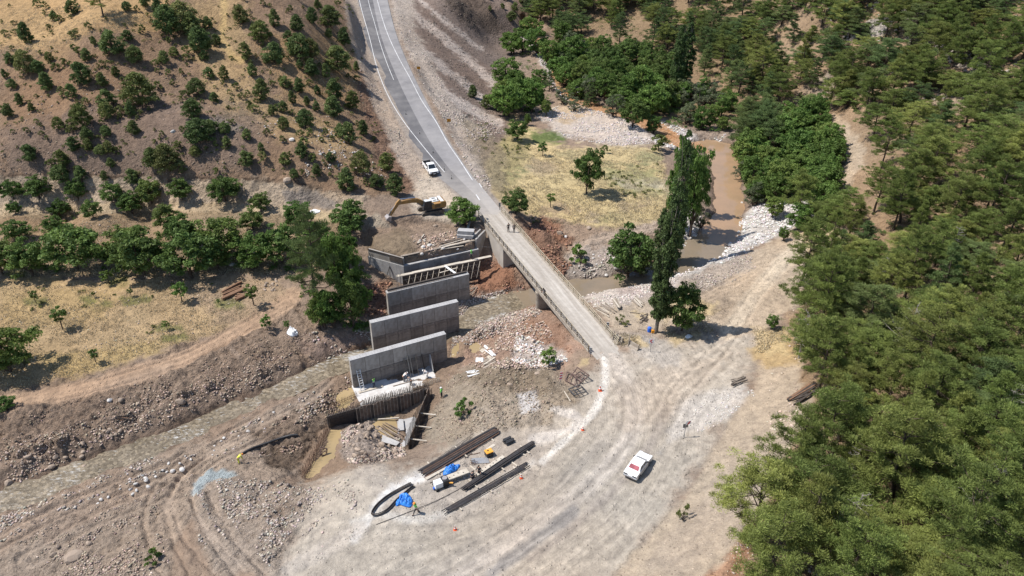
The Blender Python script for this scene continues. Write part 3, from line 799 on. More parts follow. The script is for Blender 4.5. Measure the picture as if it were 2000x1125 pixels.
def ground_material():
    m, nt, b = new_mat("soil")
    tc = nd(nt, "ShaderNodeTexCoord").outputs["Object"]
    col = nd(nt, "ShaderNodeAttribute", attribute_name="soil").outputs["Color"]
    aux = nd(nt, "ShaderNodeAttribute", attribute_name="aux")
    sep = nd(nt, "ShaderNodeSeparateColor")
    nt.links.new(aux.outputs["Color"], sep.inputs[0])
    stone, grass, rough = sep.outputs[0], sep.outputs[1], sep.outputs[2]
    # mottling
    f1 = ramp(nt, noise(nt, .9, 6, .65, tc).outputs[0], [(.3, (.72, .72, .73)), (.7, (1.24, 1.23, 1.21))])
    c = mixc(nt, 1.0, col, f1.outputs[0], 'MULTIPLY')
    f2 = ramp(nt, noise(nt, 5.5, 5, .75, tc).outputs[0], [(.32, (.70,) * 3), (.68, (1.28,) * 3)])
    c = mixc(nt, math_n(nt, 'MULTIPLY', math_n(nt, 'ADD', stone, .35), .9, True), c, f2.outputs[0], 'MULTIPLY')
    # pebbles of two sizes, each with its own shade
    hs = []
    for sc, keep in ((3.2, .60), (7.5, .45)):
        vo = nd(nt, "ShaderNodeTexVoronoi")
        vo.inputs["Scale"].default_value = sc
        nt.links.new(tc, vo.inputs["Vector"])
        rnd = nd(nt, "ShaderNodeSeparateColor")
        nt.links.new(vo.outputs["Color"], rnd.inputs[0])
        there = math_n(nt, 'LESS_THAN', rnd.outputs[0], math_n(nt, 'MULTIPLY', stone, keep))
        body = ramp(nt, vo.outputs["Distance"], [(.22, (1, 1, 1)), (.42, (0, 0, 0))])
        k_ = math_n(nt, 'MULTIPLY', body.outputs[0], there)
        shade = ramp(nt, rnd.outputs[1], [(0, (.72, .70, .69)), (.55, (1.2, 1.18, 1.16)), (1, (1.75, 1.74, 1.74))])
        pc = mixc(nt, 1.0, c, shade.outputs[0], 'MULTIPLY')
        c = mixc(nt, math_n(nt, 'MULTIPLY', k_, .85), c, pc)
        hs.append((k_, .10 * 3.2 / sc))
    # fine drag marks that run with the traffic
    tr = nd(nt, "ShaderNodeAttribute", attribute_name="trail").outputs["Color"]
    mt = nd(nt, "ShaderNodeMapping")
    mt.inputs["Scale"].default_value = (2.6, .16, 0)
    nt.links.new(tr, mt.inputs["Vector"])
    trs = nd(nt, "ShaderNodeSeparateColor")
    nt.links.new(tr, trs.inputs[0])
    st_n = noise(nt, 1.0, 6, .72, mt.outputs[0])
    sr = ramp(nt, st_n.outputs[0], [(.30, (.80, .80, .80)), (.48, (.99, .99, .99)), (.70, (1.12, 1.115, 1.11))])
    brk = ramp(nt, noise(nt, .16, 4, .6, tc).outputs[0], [(.36, (.1,) * 3), (.6, (1, 1, 1))])
    c = mixc(nt, math_n(nt, 'MULTIPLY', trs.outputs[2], brk.outputs[0]), c, mixc(nt, 1.0, c, sr.outputs[0], 'MULTIPLY'))
    # dry grass stalks: short, uneven strokes
    mp = nd(nt, "ShaderNodeMapping")
    mp.inputs["Scale"].default_value = (9, 3, 3)
    mp.inputs["Rotation"].default_value = (0, 0, .5)
    nt.links.new(tc, mp.inputs["Vector"])
    gs = noise(nt, 1.0, 5, .75, mp.outputs[0])
    gr = ramp(nt, gs.outputs[0], [(.3, (.78, .76, .70)), (.5, (1, 1, 1)), (.72, (1.2, 1.18, 1.1))])
    gc = mixc(nt, 1.0, c, gr.outputs[0], 'MULTIPLY')
    c = mixc(nt, grass, c, gc)
    nt.links.new(c, b.inputs["Base Color"])
    b.inputs["Roughness"].default_value = .95
    b.inputs["Specular IOR Level"].default_value = .12
    h = math_n(nt, 'MULTIPLY', noise(nt, 2.2, 8, .72, tc).outputs[0], .38)
    h = math_n(nt, 'MULTIPLY', h, math_n(nt, 'ADD', math_n(nt, 'MULTIPLY', rough, 4.0), .35))
    for k_, a in hs:
        h = math_n(nt, 'ADD', h, math_n(nt, 'MULTIPLY', k_, a))
    h = math_n(nt, 'ADD', h, math_n(nt, 'MULTIPLY', math_n(nt, 'MULTIPLY', gs.outputs[0], grass), .18))
    vc = nd(nt, "ShaderNodeTexVoronoi", feature='SMOOTH_F1')
    vc.inputs["Scale"].default_value = 2.1
    nt.links.new(tc, vc.inputs["Vector"])
    h = math_n(nt, 'ADD', h, math_n(nt, 'MULTIPLY', math_n(nt, 'MULTIPLY', vc.outputs["Distance"], rough), -1.1))
    h = math_n(nt, 'ADD', h, math_n(nt, 'MULTIPLY', math_n(nt, 'MULTIPLY', st_n.outputs[0], trs.outputs[2]), .14))
    bp = nd(nt, "ShaderNodeBump")
    bp.inputs["Strength"].default_value = 1.0
    bp.inputs["Distance"].default_value = 1.0
    nt.links.new(h, bp.inputs["Height"])
    nt.links.new(bp.outputs[0], b.inputs["Normal"])
    return m


M_SOIL = ground_material()


# ------------------------------------------------------------------ mesh helpers
def mesh_np(name, V, F, mat=None, smooth_shade=False, attrs=None, normals=None):
    """mesh from numpy: V (n,3), F (m,k) with k corners per face"""
    V = np.ascontiguousarray(V, np.float32)
    F = np.ascontiguousarray(F, np.int32)
    me = bpy.data.meshes.new(name)
    me.vertices.add(len(V))
    me.vertices.foreach_set("co", V.ravel())
    k_ = F.shape[1]
    me.loops.add(F.size)
    me.loops.foreach_set("vertex_index", F.ravel())
    me.polygons.add(len(F))
    me.polygons.foreach_set("loop_start", np.arange(0, F.size, k_, dtype=np.int32))
    me.update(calc_edges=True)
    if smooth_shade:
        me.polygons.foreach_set("use_smooth", np.ones(len(F), bool))
    for an, A in (attrs or {}).items():
        at = me.color_attributes.new(an, 'FLOAT_COLOR', 'POINT')
        A4 = np.ones((len(V), 4), np.float32)
        A4[:, :A.shape[1]] = A
        at.data.foreach_set("color", A4.ravel())
    if mat:
        me.materials.append(mat)
    if normals is not None:
        me.normals_split_custom_set_from_vertices(normals.tolist())
    return me


def link(o, parent=None):
    COL.objects.link(o)
    if parent is not None:
        o.parent = parent
    return o


def obj(name, me, parent=None, loc=None, rotz=None):
    o = bpy.data.objects.new(name, me)
    link(o, parent)
    if loc is not None:
        o.location = loc
    if rotz is not None:
        o.rotation_euler = (0, 0, rotz)
    return o


def tag(o, label=None, cat=None, group=None, kind=None):
    for k_, v_ in (("label", label), ("category", cat), ("group", group), ("kind", kind)):
        if v_:
            o[k_] = v_
    return o


def thing(name, label, cat, loc=(0, 0, 0), rotz=0, group=None):
    o = bpy.data.objects.new(name, None)
    o.empty_display_size = .3
    link(o)
    o.location = loc
    o.rotation_euler = (0, 0, rotz)
    return tag(o, label, cat, group)


# terrain sheets: one seamless grid, cut into the named stretches of ground
idx = np.arange(NV * NU).reshape(NV, NU)
Q = np.stack([idx[:-1, :-1], idx[:-1, 1:], idx[1:, 1:], idx[1:, :-1]], -1).reshape(-1, 4)
VALL = np.stack([GX, GY, GZ], -1).reshape(-1, 3)
e1 = np.gradient(np.stack([GX, GY, GZ], -1), axis=1)
e2 = np.gradient(np.stack([GX, GY, GZ], -1), axis=0)
NRM = np.cross(e1, e2).reshape(-1, 3)
NRM /= np.linalg.norm(NRM, axis=1, keepdims=True)
fk = KIND[:-1, :-1].ravel()
Cf = np.clip(C.reshape(-1, 3), .01, .85)
AUX = np.stack([STONE, np.clip(GRASS, 0, 1), np.clip(ROUGH, 0, 1)], -1).reshape(-1, 3)
TRL = TRAIL.reshape(-1, 3)
for ki, kn in enumerate(KINDS):
    f = Q[fk == ki]
    if len(f) == 0:
        continue
    used, inv = np.unique(f.ravel(), return_inverse=True)
    me = mesh_np(kn, VALL[used], inv.reshape(-1, 4), M_SOIL, True, {"soil": Cf[used], "aux": AUX[used], "trail": TRL[used]}, NRM[used])
    o = obj(kn, me)
    tag(o, kind="structure")

# ------------------------------------------------------------------ water
def strip(name, A, B, mat, k=1, kind="structure", parent=None):
    """a ribbon between two world polylines, k quads across"""
    rows = [A * (1 - t) + B * t for t in np.linspace(0, 1, k + 1)]
    V = np.concatenate(rows)
    n = len(A)
    F = []
    for j in range(k):
        i = np.arange(n - 1)
        F.append(np.stack([j * n + i, (j + 1) * n + i, (j + 1) * n + i + 1, j * n + i + 1], -1))
    me = mesh_np(name, V, np.concatenate(F), mat, True)
    o = obj(name, me, parent)
    if kind:
        tag(o, kind=kind)
    return o


def water_material(name, col, col2, rough, bump, scale, foam=0, shallows=None):
    m, nt, b = new_mat(name)
    tc = nd(nt, "ShaderNodeTexCoord").outputs["Object"]
    n_ = noise(nt, .22, 4, .6, tc)
    f = ramp(nt, n_.outputs[0], [(.35, (0, 0, 0)), (.65, (1, 1, 1))])
    c = mixc(nt, f.outputs[0], col, col2)
    if foam:
        mpw = nd(nt, "ShaderNodeMapping")
        mpw.inputs["Rotation"].default_value = (0, 0, R(-24))
        mpw.inputs["Scale"].default_value = (.45, 1.1, 1)
        nt.links.new(tc, mpw.inputs["Vector"])
        vo = nd(nt, "ShaderNodeTexVoronoi")
        vo.inputs["Scale"].default_value = 3.0
        nt.links.new(tc, vo.inputs["Vector"])
        rs = nd(nt, "ShaderNodeSeparateColor")
        nt.links.new(vo.outputs["Color"], rs.inputs[0])
        pb = ramp(nt, rs.outputs[0], [(0, (.52, .48, .42)), (.6, (1.0, .98, .94)), (1, (1.65, 1.6, 1.5))])
        c = mixc(nt, .75, c, pb.outputs[0], 'MULTIPLY')
        tcw = mpw.outputs[0]
        fn = noise(nt, 2.6, 6, .78, tcw)
        big = noise(nt, .18, 3, .5, tc)
        s_ = math_n(nt, 'ADD', fn.outputs[0], math_n(nt, 'MULTIPLY', math_n(nt, 'SUBTRACT', big.outputs[0], .5), .5))
        ff = ramp(nt, s_, [(.60 - foam, (0, 0, 0)), (.72 - foam, (.85,) * 3)])
        c = mixc(nt, ff.outputs[0], c, (.50, .49, .46))
        dk = ramp(nt, noise(nt, 3.8, 5, .7, tc).outputs[0], [(.3, (.55,) * 3), (.5, (1, 1, 1))])
        c = mixc(nt, .8, c, dk.outputs[0], 'MULTIPLY')
    nt.links.new(c, b.inputs["Base Color"])
    b.inputs["Roughness"].default_value = rough
    b.inputs["IOR"].default_value = 1.33
    b.inputs["Specular IOR Level"].default_value = .5
    bn = noise(nt, scale, 4, .6, tc)
    bp = nd(nt, "ShaderNodeBump")
    bp.inputs["Strength"].default_value = bump
    bp.inputs["Distance"].default_value = .08
    nt.links.new(bn.outputs[0], bp.inputs["Height"])
    nt.links.new(bp.outputs[0], b.inputs["Normal"])
    return m


M_POND = water_material("muddy_pool_water", srgb(154, 129, 102), srgb(168, 138, 108), .06, .08, 1.0)
M_POOLDARK = water_material("grey_brown_water", srgb(128, 116, 99), srgb(142, 126, 106), .08, .10, 1.2)
M_RIFFLE = water_material("shallow_rippled_water", srgb(116, 106, 89), srgb(140, 129, 112), .32, .9, 4.5, .03)
M_BROOK = water_material("brook_water", srgb(172, 128, 92), srgb(182, 150, 120), .2, .4, 3, .02)
M_PUDDLE = water_material("yellow_puddle_water", srgb(160, 140, 104), srgb(172, 150, 112), .08, .05, 1)

tang = np.gradient(rivd[:, :2], axis=0)
tang /= np.linalg.norm(tang, axis=1, keepdims=True) + 1e-9
nrm2 = np.stack([-tang[:, 1], tang[:, 0]], 1)
rw = rivd[:, 3] + .9
RA = np.column_stack([rivd[:, :2] + nrm2 * rw[:, None], rivd[:, 2]])
RB = np.column_stack([rivd[:, :2] - nrm2 * rw[:, None], rivd[:, 2]])
cuts = [(0, 9 * 6 - 3, M_BROOK, "brook_water"), (9 * 6 - 3, 12 * 6 + 4, M_POND, "muddy_pool_water"), (12 * 6 + 4, 19 * 6, M_POOLDARK, "pool_water"), (19 * 6, len(rivd) - 1, M_RIFFLE, "river_water")]
for a, b_, m_, nm in cuts:
    strip(nm, RA[a:b_ + 1], RB[a:b_ + 1], m_, 6)

# ------------------------------------------------------------------ asphalt road and paint
def asphalt_material(ca=(128, 126, 126), cb=(152, 149, 148), name="asphalt"):
    m, nt, b = new_mat(name)
    tc = nd(nt, "ShaderNodeTexCoord").outputs["Object"]
    f = ramp(nt, noise(nt, .35, 5, .6, tc).outputs[0], [(.3, tuple(srgb(*ca))), (.7, tuple(srgb(*cb)))])
    g = ramp(nt, noise(nt, 14, 3, .7, tc).outputs[0], [(.3, (.88,) * 3), (.7, (1.1,) * 3)])
    c = mixc(nt, 1.0, f.outputs[0], g.outputs[0], 'MULTIPLY')
    # dust carried on near the bridge (world y falls towards it)
    sp = nd(nt, "ShaderNodeSeparateXYZ")
    nt.links.new(tc, sp.inputs[0])
    mr = nd(nt, "ShaderNodeMapRange")
    mr.inputs["From Min"].default_value = 152
    mr.inputs["From Max"].default_value = 122
    nt.links.new(sp.outputs[1], mr.inputs["Value"])
    dn = noise(nt, .7, 5, .65, tc)
    k_ = math_n(nt, 'MULTIPLY', mr.outputs[0], math_n(nt, 'ADD', dn.outputs[0], .35), clamp=True)
    dn2 = ramp(nt, noise(nt, .12, 4, .6, tc).outputs[0], [(.45, (0, 0, 0)), (.7, (.35,) * 3)])
    c = mixc(nt, dn2.outputs[0], c, tuple(srgb(168, 164, 160)))
    c = mixc(nt, k_, c, tuple(srgb(182, 174, 164)))
    nt.links.new(c, b.inputs["Base Color"])
    b.inputs["Roughness"].default_value = .85
    b.inputs["Specular IOR Level"].default_value = .25
    return m


M_ASPH = asphalt_material()
M_PAINT = simple_mat("road_paint", (.66, .66, .65), .7, var=.15, scale=2.0, dirt=tuple(srgb(150, 148, 146)), dirt_amt=.6, dirt_scale=.9)
up = np.array([0, 0, .0])
ar = strip("asphalt_road", roadL + up, roadR + up, M_ASPH, 10)
M_ASPHNEW = asphalt_material((92, 91, 93), (114, 112, 112), "newer_asphalt")
ar.data.materials.append(M_ASPHNEW)
mi = np.zeros(len(ar.data.polygons), np.int32)
mi[:len(mi) // 2] = 1
ar.data.polygons.foreach_set("material_index", mi)


def paint_line(rows, w, v0=None, v1=None, name="road_marking"):
    v, u = curve_px(rows, 80)
    if v0 is not None:
        k_ = (v >= v0) & (v <= v1)
        v, u = v[k_], u[k_]
    P = W(u, v, roadz(v) + .04)
    t = np.gradient(P[:, :2], axis=0)
    t /= np.linalg.norm(t, axis=1, keepdims=True)
    n = np.stack([-t[:, 1], t[:, 0], 0 * t[:, 0]], 1) * w / 2
    return strip(name, P + n, P - n, M_PAINT, 1)


paint_line(W_LEFT, .15, -60, 338)
paint_line(W_RIGHT, .15, -60, 352)
paint_line(W_MID, .13, -60, 156)
for (u0, v0, u1, v1) in ((921, 366, 928, 376), (930, 380, 937, 391), (936, 358, 941, 366)):
    P = W(np.array([u0, u1]), np.array([v0, v1]), roadz(np.array([v0, v1])) + .012)
    n = np.array([.1, .03, 0])
    strip("road_marking", P - n, P + n, M_PAINT, 1)

# ------------------------------------------------------------------ vegetation
def tube_np(P, rad, sides=5):
    P = np.asarray(P, float)
    t = np.gradient(P, axis=0)
    t /= np.linalg.norm(t, axis=1, keepdims=True) + 1e-9
    ref = np.where(np.abs(t[:, 2:3]) > .9, np.array([[1., 0, 0]]), np.array([[0, 0, 1.]]))
    a = np.cross(t, ref)
    a /= np.linalg.norm(a, axis=1, keepdims=True) + 1e-9
    b = np.cross(t, a)
    an = np.linspace(0, 2 * np.pi, sides, endpoint=False)
    V = (P[:, None] + (a[:, None] * np.cos(an)[None, :, None] + b[:, None] * np.sin(an)[None, :, None]) * np.asarray(rad)[:, None, None]).reshape(-1, 3)
    i, j = np.meshgrid(np.arange(len(P) - 1), np.arange(sides), indexing='ij')
    jn = (j + 1) % sides
    F = np.stack([i * sides + j, i * sides + jn, (i + 1) * sides + jn, (i + 1) * sides + j], -1).reshape(-1, 4)
    return V, F


def join_np(parts):
    Vs, Fs, n = [], [], 0
    for V, F in parts:
        Vs.append(V)
        Fs.append(F + n)
        n += len(V)
    return np.concatenate(Vs), np.concatenate(Fs)


def leaves(centers, radii, n_per, lw, ll, r, flat=.7, needle=False, droop=0.0, shade=None):
    """many small leaf or needle faces filling clumps; returns V, F, tint"""
    centers = np.asarray(centers, float)
    m = len(centers)
    radii = np.broadcast_to(np.asarray(radii, float), (m,))
    ci = np.repeat(np.arange(m), n_per)
    N = len(ci)
    d = r.normal(size=(N, 3))
    d /= np.linalg.norm(d, axis=1, keepdims=True)
    d[:, 2] = np.where(d[:, 2] < -.35, -d[:, 2] * .7, d[:, 2])
    rr = r.random(N) ** (.45)
    off = d * (rr * radii[ci])[:, None]
    off[:, 2] *= flat
    p = centers[ci] + off
    if needle:
        ax = d + r.normal(size=(N, 3)) * .35 + np.array([0, 0, .25])
    else:
        ax = np.cross(d, r.normal(size=(N, 3))) + d * .25 + np.array([0, 0, -droop])
    ax /= np.linalg.norm(ax, axis=1, keepdims=True)
    sd = np.cross(ax, r.normal(size=(N, 3)))
    sd /= np.linalg.norm(sd, axis=1, keepdims=True) + 1e-9
    s = r.uniform(.7, 1.3, N)[:, None]
    a, b = ax * ll * s * .5, sd * lw * s * .5
    V = np.stack([p - a, p + b, p + a, p - b], 1).reshape(-1, 3)
    F = np.arange(4 * N).reshape(-1, 4)
    ct = r.uniform(.72, 1.22, m) if shade is None else shade
    tint = ct[ci] * r.uniform(.82, 1.18, N)
    hue = (r.random(m)[ci] * .6 + r.random(N) * .4)
    T = np.repeat(np.stack([tint, hue, 0 * tint], -1), 4, axis=0)
    return V, F, T


def leaf_material(name, dark, light, warm, transl=.28, rnd=.22):
    m, nt, b = new_mat(name)
    at = nd(nt, "ShaderNodeAttribute", attribute_name="leaf")
    sp = nd(nt, "ShaderNodeSeparateColor")
    nt.links.new(at.outputs["Color"], sp.inputs[0])
    oi = nd(nt, "ShaderNodeObjectInfo")
    c = mixc(nt, sp.outputs[1], dark, light)
    h = ramp(nt, oi.outputs["Random"], [(0, (0, 0, 0)), (.55, (.3,) * 3), (1, (.95,) * 3)])
    c = mixc(nt, h.outputs[0], c, warm)
    hs = nd(nt, "ShaderNodeVectorMath", operation='SCALE')
    nt.links.new(c, hs.inputs[0])
    mul = math_n(nt, 'MULTIPLY', oi.outputs["Random"], 7.31)
    fr = math_n(nt, 'FRACT', mul)
    amt = math_n(nt, 'MULTIPLY', math_n(nt, 'ADD', math_n(nt, 'MULTIPLY', fr, 2.2 * rnd), 1.14 - rnd), sp.outputs[0])
    nt.links.new(amt, hs.inputs["Scale"])
    nt.links.new(hs.outputs[0], b.inputs["Base Color"])
    b.inputs["Roughness"].default_value = .6
    b.inputs["Specular IOR Level"].default_value = .2
    tr = nd(nt, "ShaderNodeBsdfTranslucent")
    nt.links.new(hs.outputs[0], tr.inputs[0])
    mx = nd(nt, "ShaderNodeMixShader")
    mx.inputs[0].default_value = transl
    nt.links.new(b.outputs[0], mx.inputs[1])
    nt.links.new(tr.outputs[0], mx.inputs[2])
    nt.links.new(mx.outputs[0], nt.nodes["Material Output"].inputs[0])
    return m


M_PINE = leaf_material("pine_needles", (.074, .110, .028), (.180, .226, .060), (.222, .238, .066), .34)
M_PINEDARK = leaf_material("dark_pine_needles", (.056, .094, .034), (.130, .184, .064), (.150, .182, .062), .3)
M_JUNI = leaf_material("juniper_scales", (.056, .090, .030), (.126, .174, .056), (.160, .184, .060), .3)
M_BUSH = leaf_material("shrub_leaves", (.082, .108, .028), (.155, .178, .052), (.190, .190, .070), .28)
M_WALNUT = leaf_material("walnut_leaves", (.054, .102, .026), (.112, .172, .044), (.132, .168, .046), .34)
M_PLANE = leaf_material("riverside_leaves", (.060, .122, .026), (.128, .205, .048), (.160, .205, .052), .36)
M_POPLAR = leaf_material("poplar_leaves", (.034, .070, .022), (.078, .126, .036), (.076, .104, .036), .28)
M_WILLOW = leaf_material("willow_leaves", (.080, .110, .048), (.140, .165, .085), (.135, .150, .085), .25)
M_BARK = simple_mat("bark", (.085, .062, .046), .9, var=.3, scale=6, bump=.5, bump_scale=9)
M_BARKPALE = simple_mat("pale_bark", (.19, .165, .135), .9, var=.3, scale=6, bump=.4, bump_scale=9)
M_GRASSBLADE = leaf_material("grass_blades", (.36, .30, .20), (.50, .43, .30), (.42, .37, .24), .2)


def crown_mesh(name, parts, mat, limbs=None, bark=None):
    V = np.concatenate([p[0] for p in parts])
    T = np.concatenate([p[2] for p in parts])
    n, Fs = 0, []
    for p in parts:
        Fs.append(p[1] + n)
        n += len(p[0])
    return mesh_np(name, V, np.concatenate(Fs), mat, False, {"leaf": T})


def pine_proto(h, wide, nb, seed, mat, leafn=46, open_=.3, lean=.0, flat_top=True):
    """trunk mesh and crown mesh of one pine, base at the origin"""
    r = np.random.default_rng(seed)
    tz = np.linspace(-.4, h * .96, 9)
    bend = np.cumsum(r.normal(0, .10, (9, 2)), 0) * h / 10 + np.outer(np.linspace(0, 1, 9) ** 1.5, [lean * h, 0])
    bend -= bend[0]
    P = np.column_stack([bend, tz])
    r0 = .022 * h
    wood = [tube_np(P, np.linspace(r0 * 1.15, r0 * .18, 9), 7)]
    cen, rad = [], []
    for i in range(nb):
        f = open_ + (1 - open_) * ((i + r.random()) / nb)
        base = np.array([np.interp(f, np.linspace(0, 1, 9), P[:, k]) for k in range(3)])
        g = (f - open_) / (1 - open_)
        prof = (np.sin(np.pi * min(1, .25 + .75 * g)) ** .7 if flat_top else (1 - g) ** .8 * .95 + .08)
        if flat_top:
            prof = max(prof, .42)
        L = wide * .5 * prof * r.uniform(.62, 1.12)
        az = i * 2.4 + r.normal(0, .4)
        rise = r.uniform(.05, .35) + .5 * g ** 2
        tip = base + np.array([math.cos(az), math.sin(az), rise]) * L
        mid = (base + tip) / 2 + np.array([0, 0, -.06 * L]) + r.normal(0, .05, 3) * L
        wood.append(tube_np([base, mid, tip], [r0 * .34 * (1 - .5 * g), r0 * .2, r0 * .07], 4))
        nc = max(3, int(round(L * 2.3)) + 1)
        for j in range(nc):
            t = .38 + .62 * (j + .5) / nc
            q = base * (1 - t) + tip * t + r.normal(0, .16, 3) * L * np.array([1, 1, .35])
            q[2] += .1 * L
            cen.append(q)
            rad.append(r.uniform(.30, .58) * (.75 + .05 * h))
    cen.append(P[-1] + [0, 0, .1])
    rad.append(.6)
    cen, rad = np.array(cen), np.array(rad)
    V, F, T = leaves(cen, rad, int(leafn * 2.3), .05, .26, r, .60, True)
    tw, tf = join_np(wood)
    return mesh_np("pine_trunk", tw, tf, M_BARK, True), crown_mesh("pine_crown", [(V, F, T)], mat)


def cone_proto(h, wide, n, seed, mat, leafn=52, round_=.5, lw=.13, ll=.30):
    """dense juniper-like shrub: foliage down to the ground"""
    r = np.random.default_rng(seed)
    g = r.random(n) ** .9
    az = r.random(n) * 2 * np.pi
    lob = 1 + .22 * np.sin(az * 3 + seed) + .15 * np.sin(az * 5 + 2 * seed)
    prof = np.sin(np.pi * np.clip(.18 + .82 * g, 0, 1)) ** round_ * (1 - .25 * g) * lob
    rr = prof * wide * .5 * r.uniform(.55, 1.0, n)
    cen = np.column_stack([rr * np.cos(az), rr * np.sin(az), h * (.10 + .82 * g)])
    rad = r.uniform(.10, .17, n) * (wide + h) * .5
    top = np.array([[r.normal(0, .05) * wide, r.normal(0, .05) * wide, h * f] for f in (.9, .97)])
    cen = np.vstack([cen, top])
    rad = np.append(rad, [.12 * wide, .08 * wide])
    V, F, T = leaves(cen, rad, leafn, lw, ll, r, .9, False, .0)
    wood = [tube_np([[0, 0, -.3], [.02 * h, 0, h * .4], [0, 0, h * .8]], [.03 * h, .022 * h, .008 * h], 5)]
    for k in range(4):
        a = k * 1.6 + r.random()
        wood.append(tube_np([[0, 0, h * .08], [math.cos(a) * wide * .2, math.sin(a) * wide * .2, h * .35], [math.cos(a) * wide * .34, math.sin(a) * wide * .34, h * .55]], [.016 * h, .01 * h, .004 * h], 4))
    tw, tf = join_np(wood)
    return mesh_np("shrub_stem", tw, tf, M_BARK, True), crown_mesh("shrub_foliage", [(V, F, T)], mat)


def broad_proto(h, wide, n, seed, mat, leafn=60, bare=.25, lw=.20, ll=.34, bark=None, gaps=.0, tall=1.0, multi=1, rmul=1.0):
    """broadleaved tree: limbs carrying clumps of leaves, base at the origin"""
    r = np.random.default_rng(seed)
    wood = []
    hb = h * bare
    nl = 6
    lob = [(r.random() * 2 * np.pi, r.uniform(.25, 1), r.uniform(.35, .95)) for _ in range(9)]
    for s in range(multi):
        bx, by = (0, 0) if multi == 1 else (r.normal(0, .08 * wide), r.normal(0, .08 * wide))
        top = np.array([bx + r.normal(0, .05 * wide), by + r.normal(0, .05 * wide), h * .82])
        P = np.array([[bx, by, -.4], [bx + r.normal(0, .02 * h), by, hb], [(bx + top[0]) / 2, (by + top[1]) / 2, h * .55], top])
        wood.append(tube_np(P, [.032 * h, .026 * h, .015 * h, .005 * h], 7))
        for k in range(nl):
            a = k * 2 * np.pi / nl + r.normal(0, .3)
            f = r.uniform(.8, 1.6) * hb
            st = np.array([bx, by, min(f, h * .6)])
            en = st + np.array([math.cos(a) * wide * .36, math.sin(a) * wide * .36, h * r.uniform(.15, .38)])
            wood.append(tube_np([st, (st + en) / 2 + [0, 0, .04 * h], en], [.014 * h, .009 * h, .003 * h], 5))
    cen, rad = [], []
    tries = 0
    while len(cen) < n and tries < n * 30:
        tries += 1
        d = r.normal(size=3)
        d /= np.linalg.norm(d)
        if d[2] < -.9:
            continue
        az = math.atan2(d[1], d[0])
        rr = r.uniform(.5, 1.0) ** .6
        bump_ = 1 + .16 * math.sin(az * 3 + seed) + .13 * math.sin(az * 5 + d[2] * 4 + seed * 2) + .12 * math.sin(d[2] * 7 + az * 2)
        q = d * rr * bump_ * np.array([wide * .5, wide * .5, (h - hb) * .5 * (1 if d[2] > 0 else .85)])
        q[2] += hb + (h - hb) * .5
        if q[2] < hb * .4:
            continue
        cen.append(q)
        rad.append(r.uniform(.085, .15) * (wide + h) * .5 * rmul)
    V, F, T = leaves(np.array(cen), np.array(rad), leafn, lw, ll, r, .75, False, .15)
    tw, tf = join_np(wood)
    return mesh_np("tree_trunk", tw, tf, bark or M_BARK, True), crown_mesh("tree_crown", [(V, F, T)], mat)


def poplar_proto(h, wide, n, seed, mat, leafn=60, bare=.12, sparse_top=0.0):
    r = np.random.default_rng(seed)
    wood = [tube_np([[0, 0, -.4], [.01 * h, 0, h * .3], [-.005 * h, .01 * h, h * .65], [0, 0, h * .97]], [.022 * h, .017 * h, .009 * h, .002 * h], 7)]
    cen, rad = [], []
    for i in range(n):
        g = r.random()
        z = h * (bare + (1 - bare) * g)
        prof = (math.sin(math.pi * min(1, .16 + .80 * g)) ** .55) * (1 - .45 * g ** 2)
        az = r.random() * 2 * np.pi
        rr = wide * .5 * prof * math.sqrt(r.random()) * (1 + .3 * math.sin(az * 2 + g * 9 + seed) * r.random())
        if sparse_top and g > .55 and r.random() < sparse_top:
            continue
        cen.append([rr * math.cos(az), rr * math.sin(az), z])
        rad.append(r.uniform(.26, .44) * (.6 if g > .88 else 1) * wide * .45)
    for i in range(26):
        g = r.uniform(.05, .85)
        az = r.random() * 2 * np.pi
        L = wide * .42
        st = np.array([0, 0, h * (bare + (.93 - bare) * g)])
        wood.append(tube_np([st, st + [math.cos(az) * L * .5, math.sin(az) * L * .5, L * .9], st + [math.cos(az) * L * .75, math.sin(az) * L * .75, L * 2.1]], [.006 * h, .004 * h, .0012 * h], 4))
    V, F, T = leaves(np.array(cen), np.array(rad), leafn, .19, .30, r, 1.25, False, .1)
    tw, tf = join_np(wood)
    return mesh_np("poplar_trunk", tw, tf, M_BARKPALE, True), crown_mesh("poplar_crown", [(V, F, T)], mat)


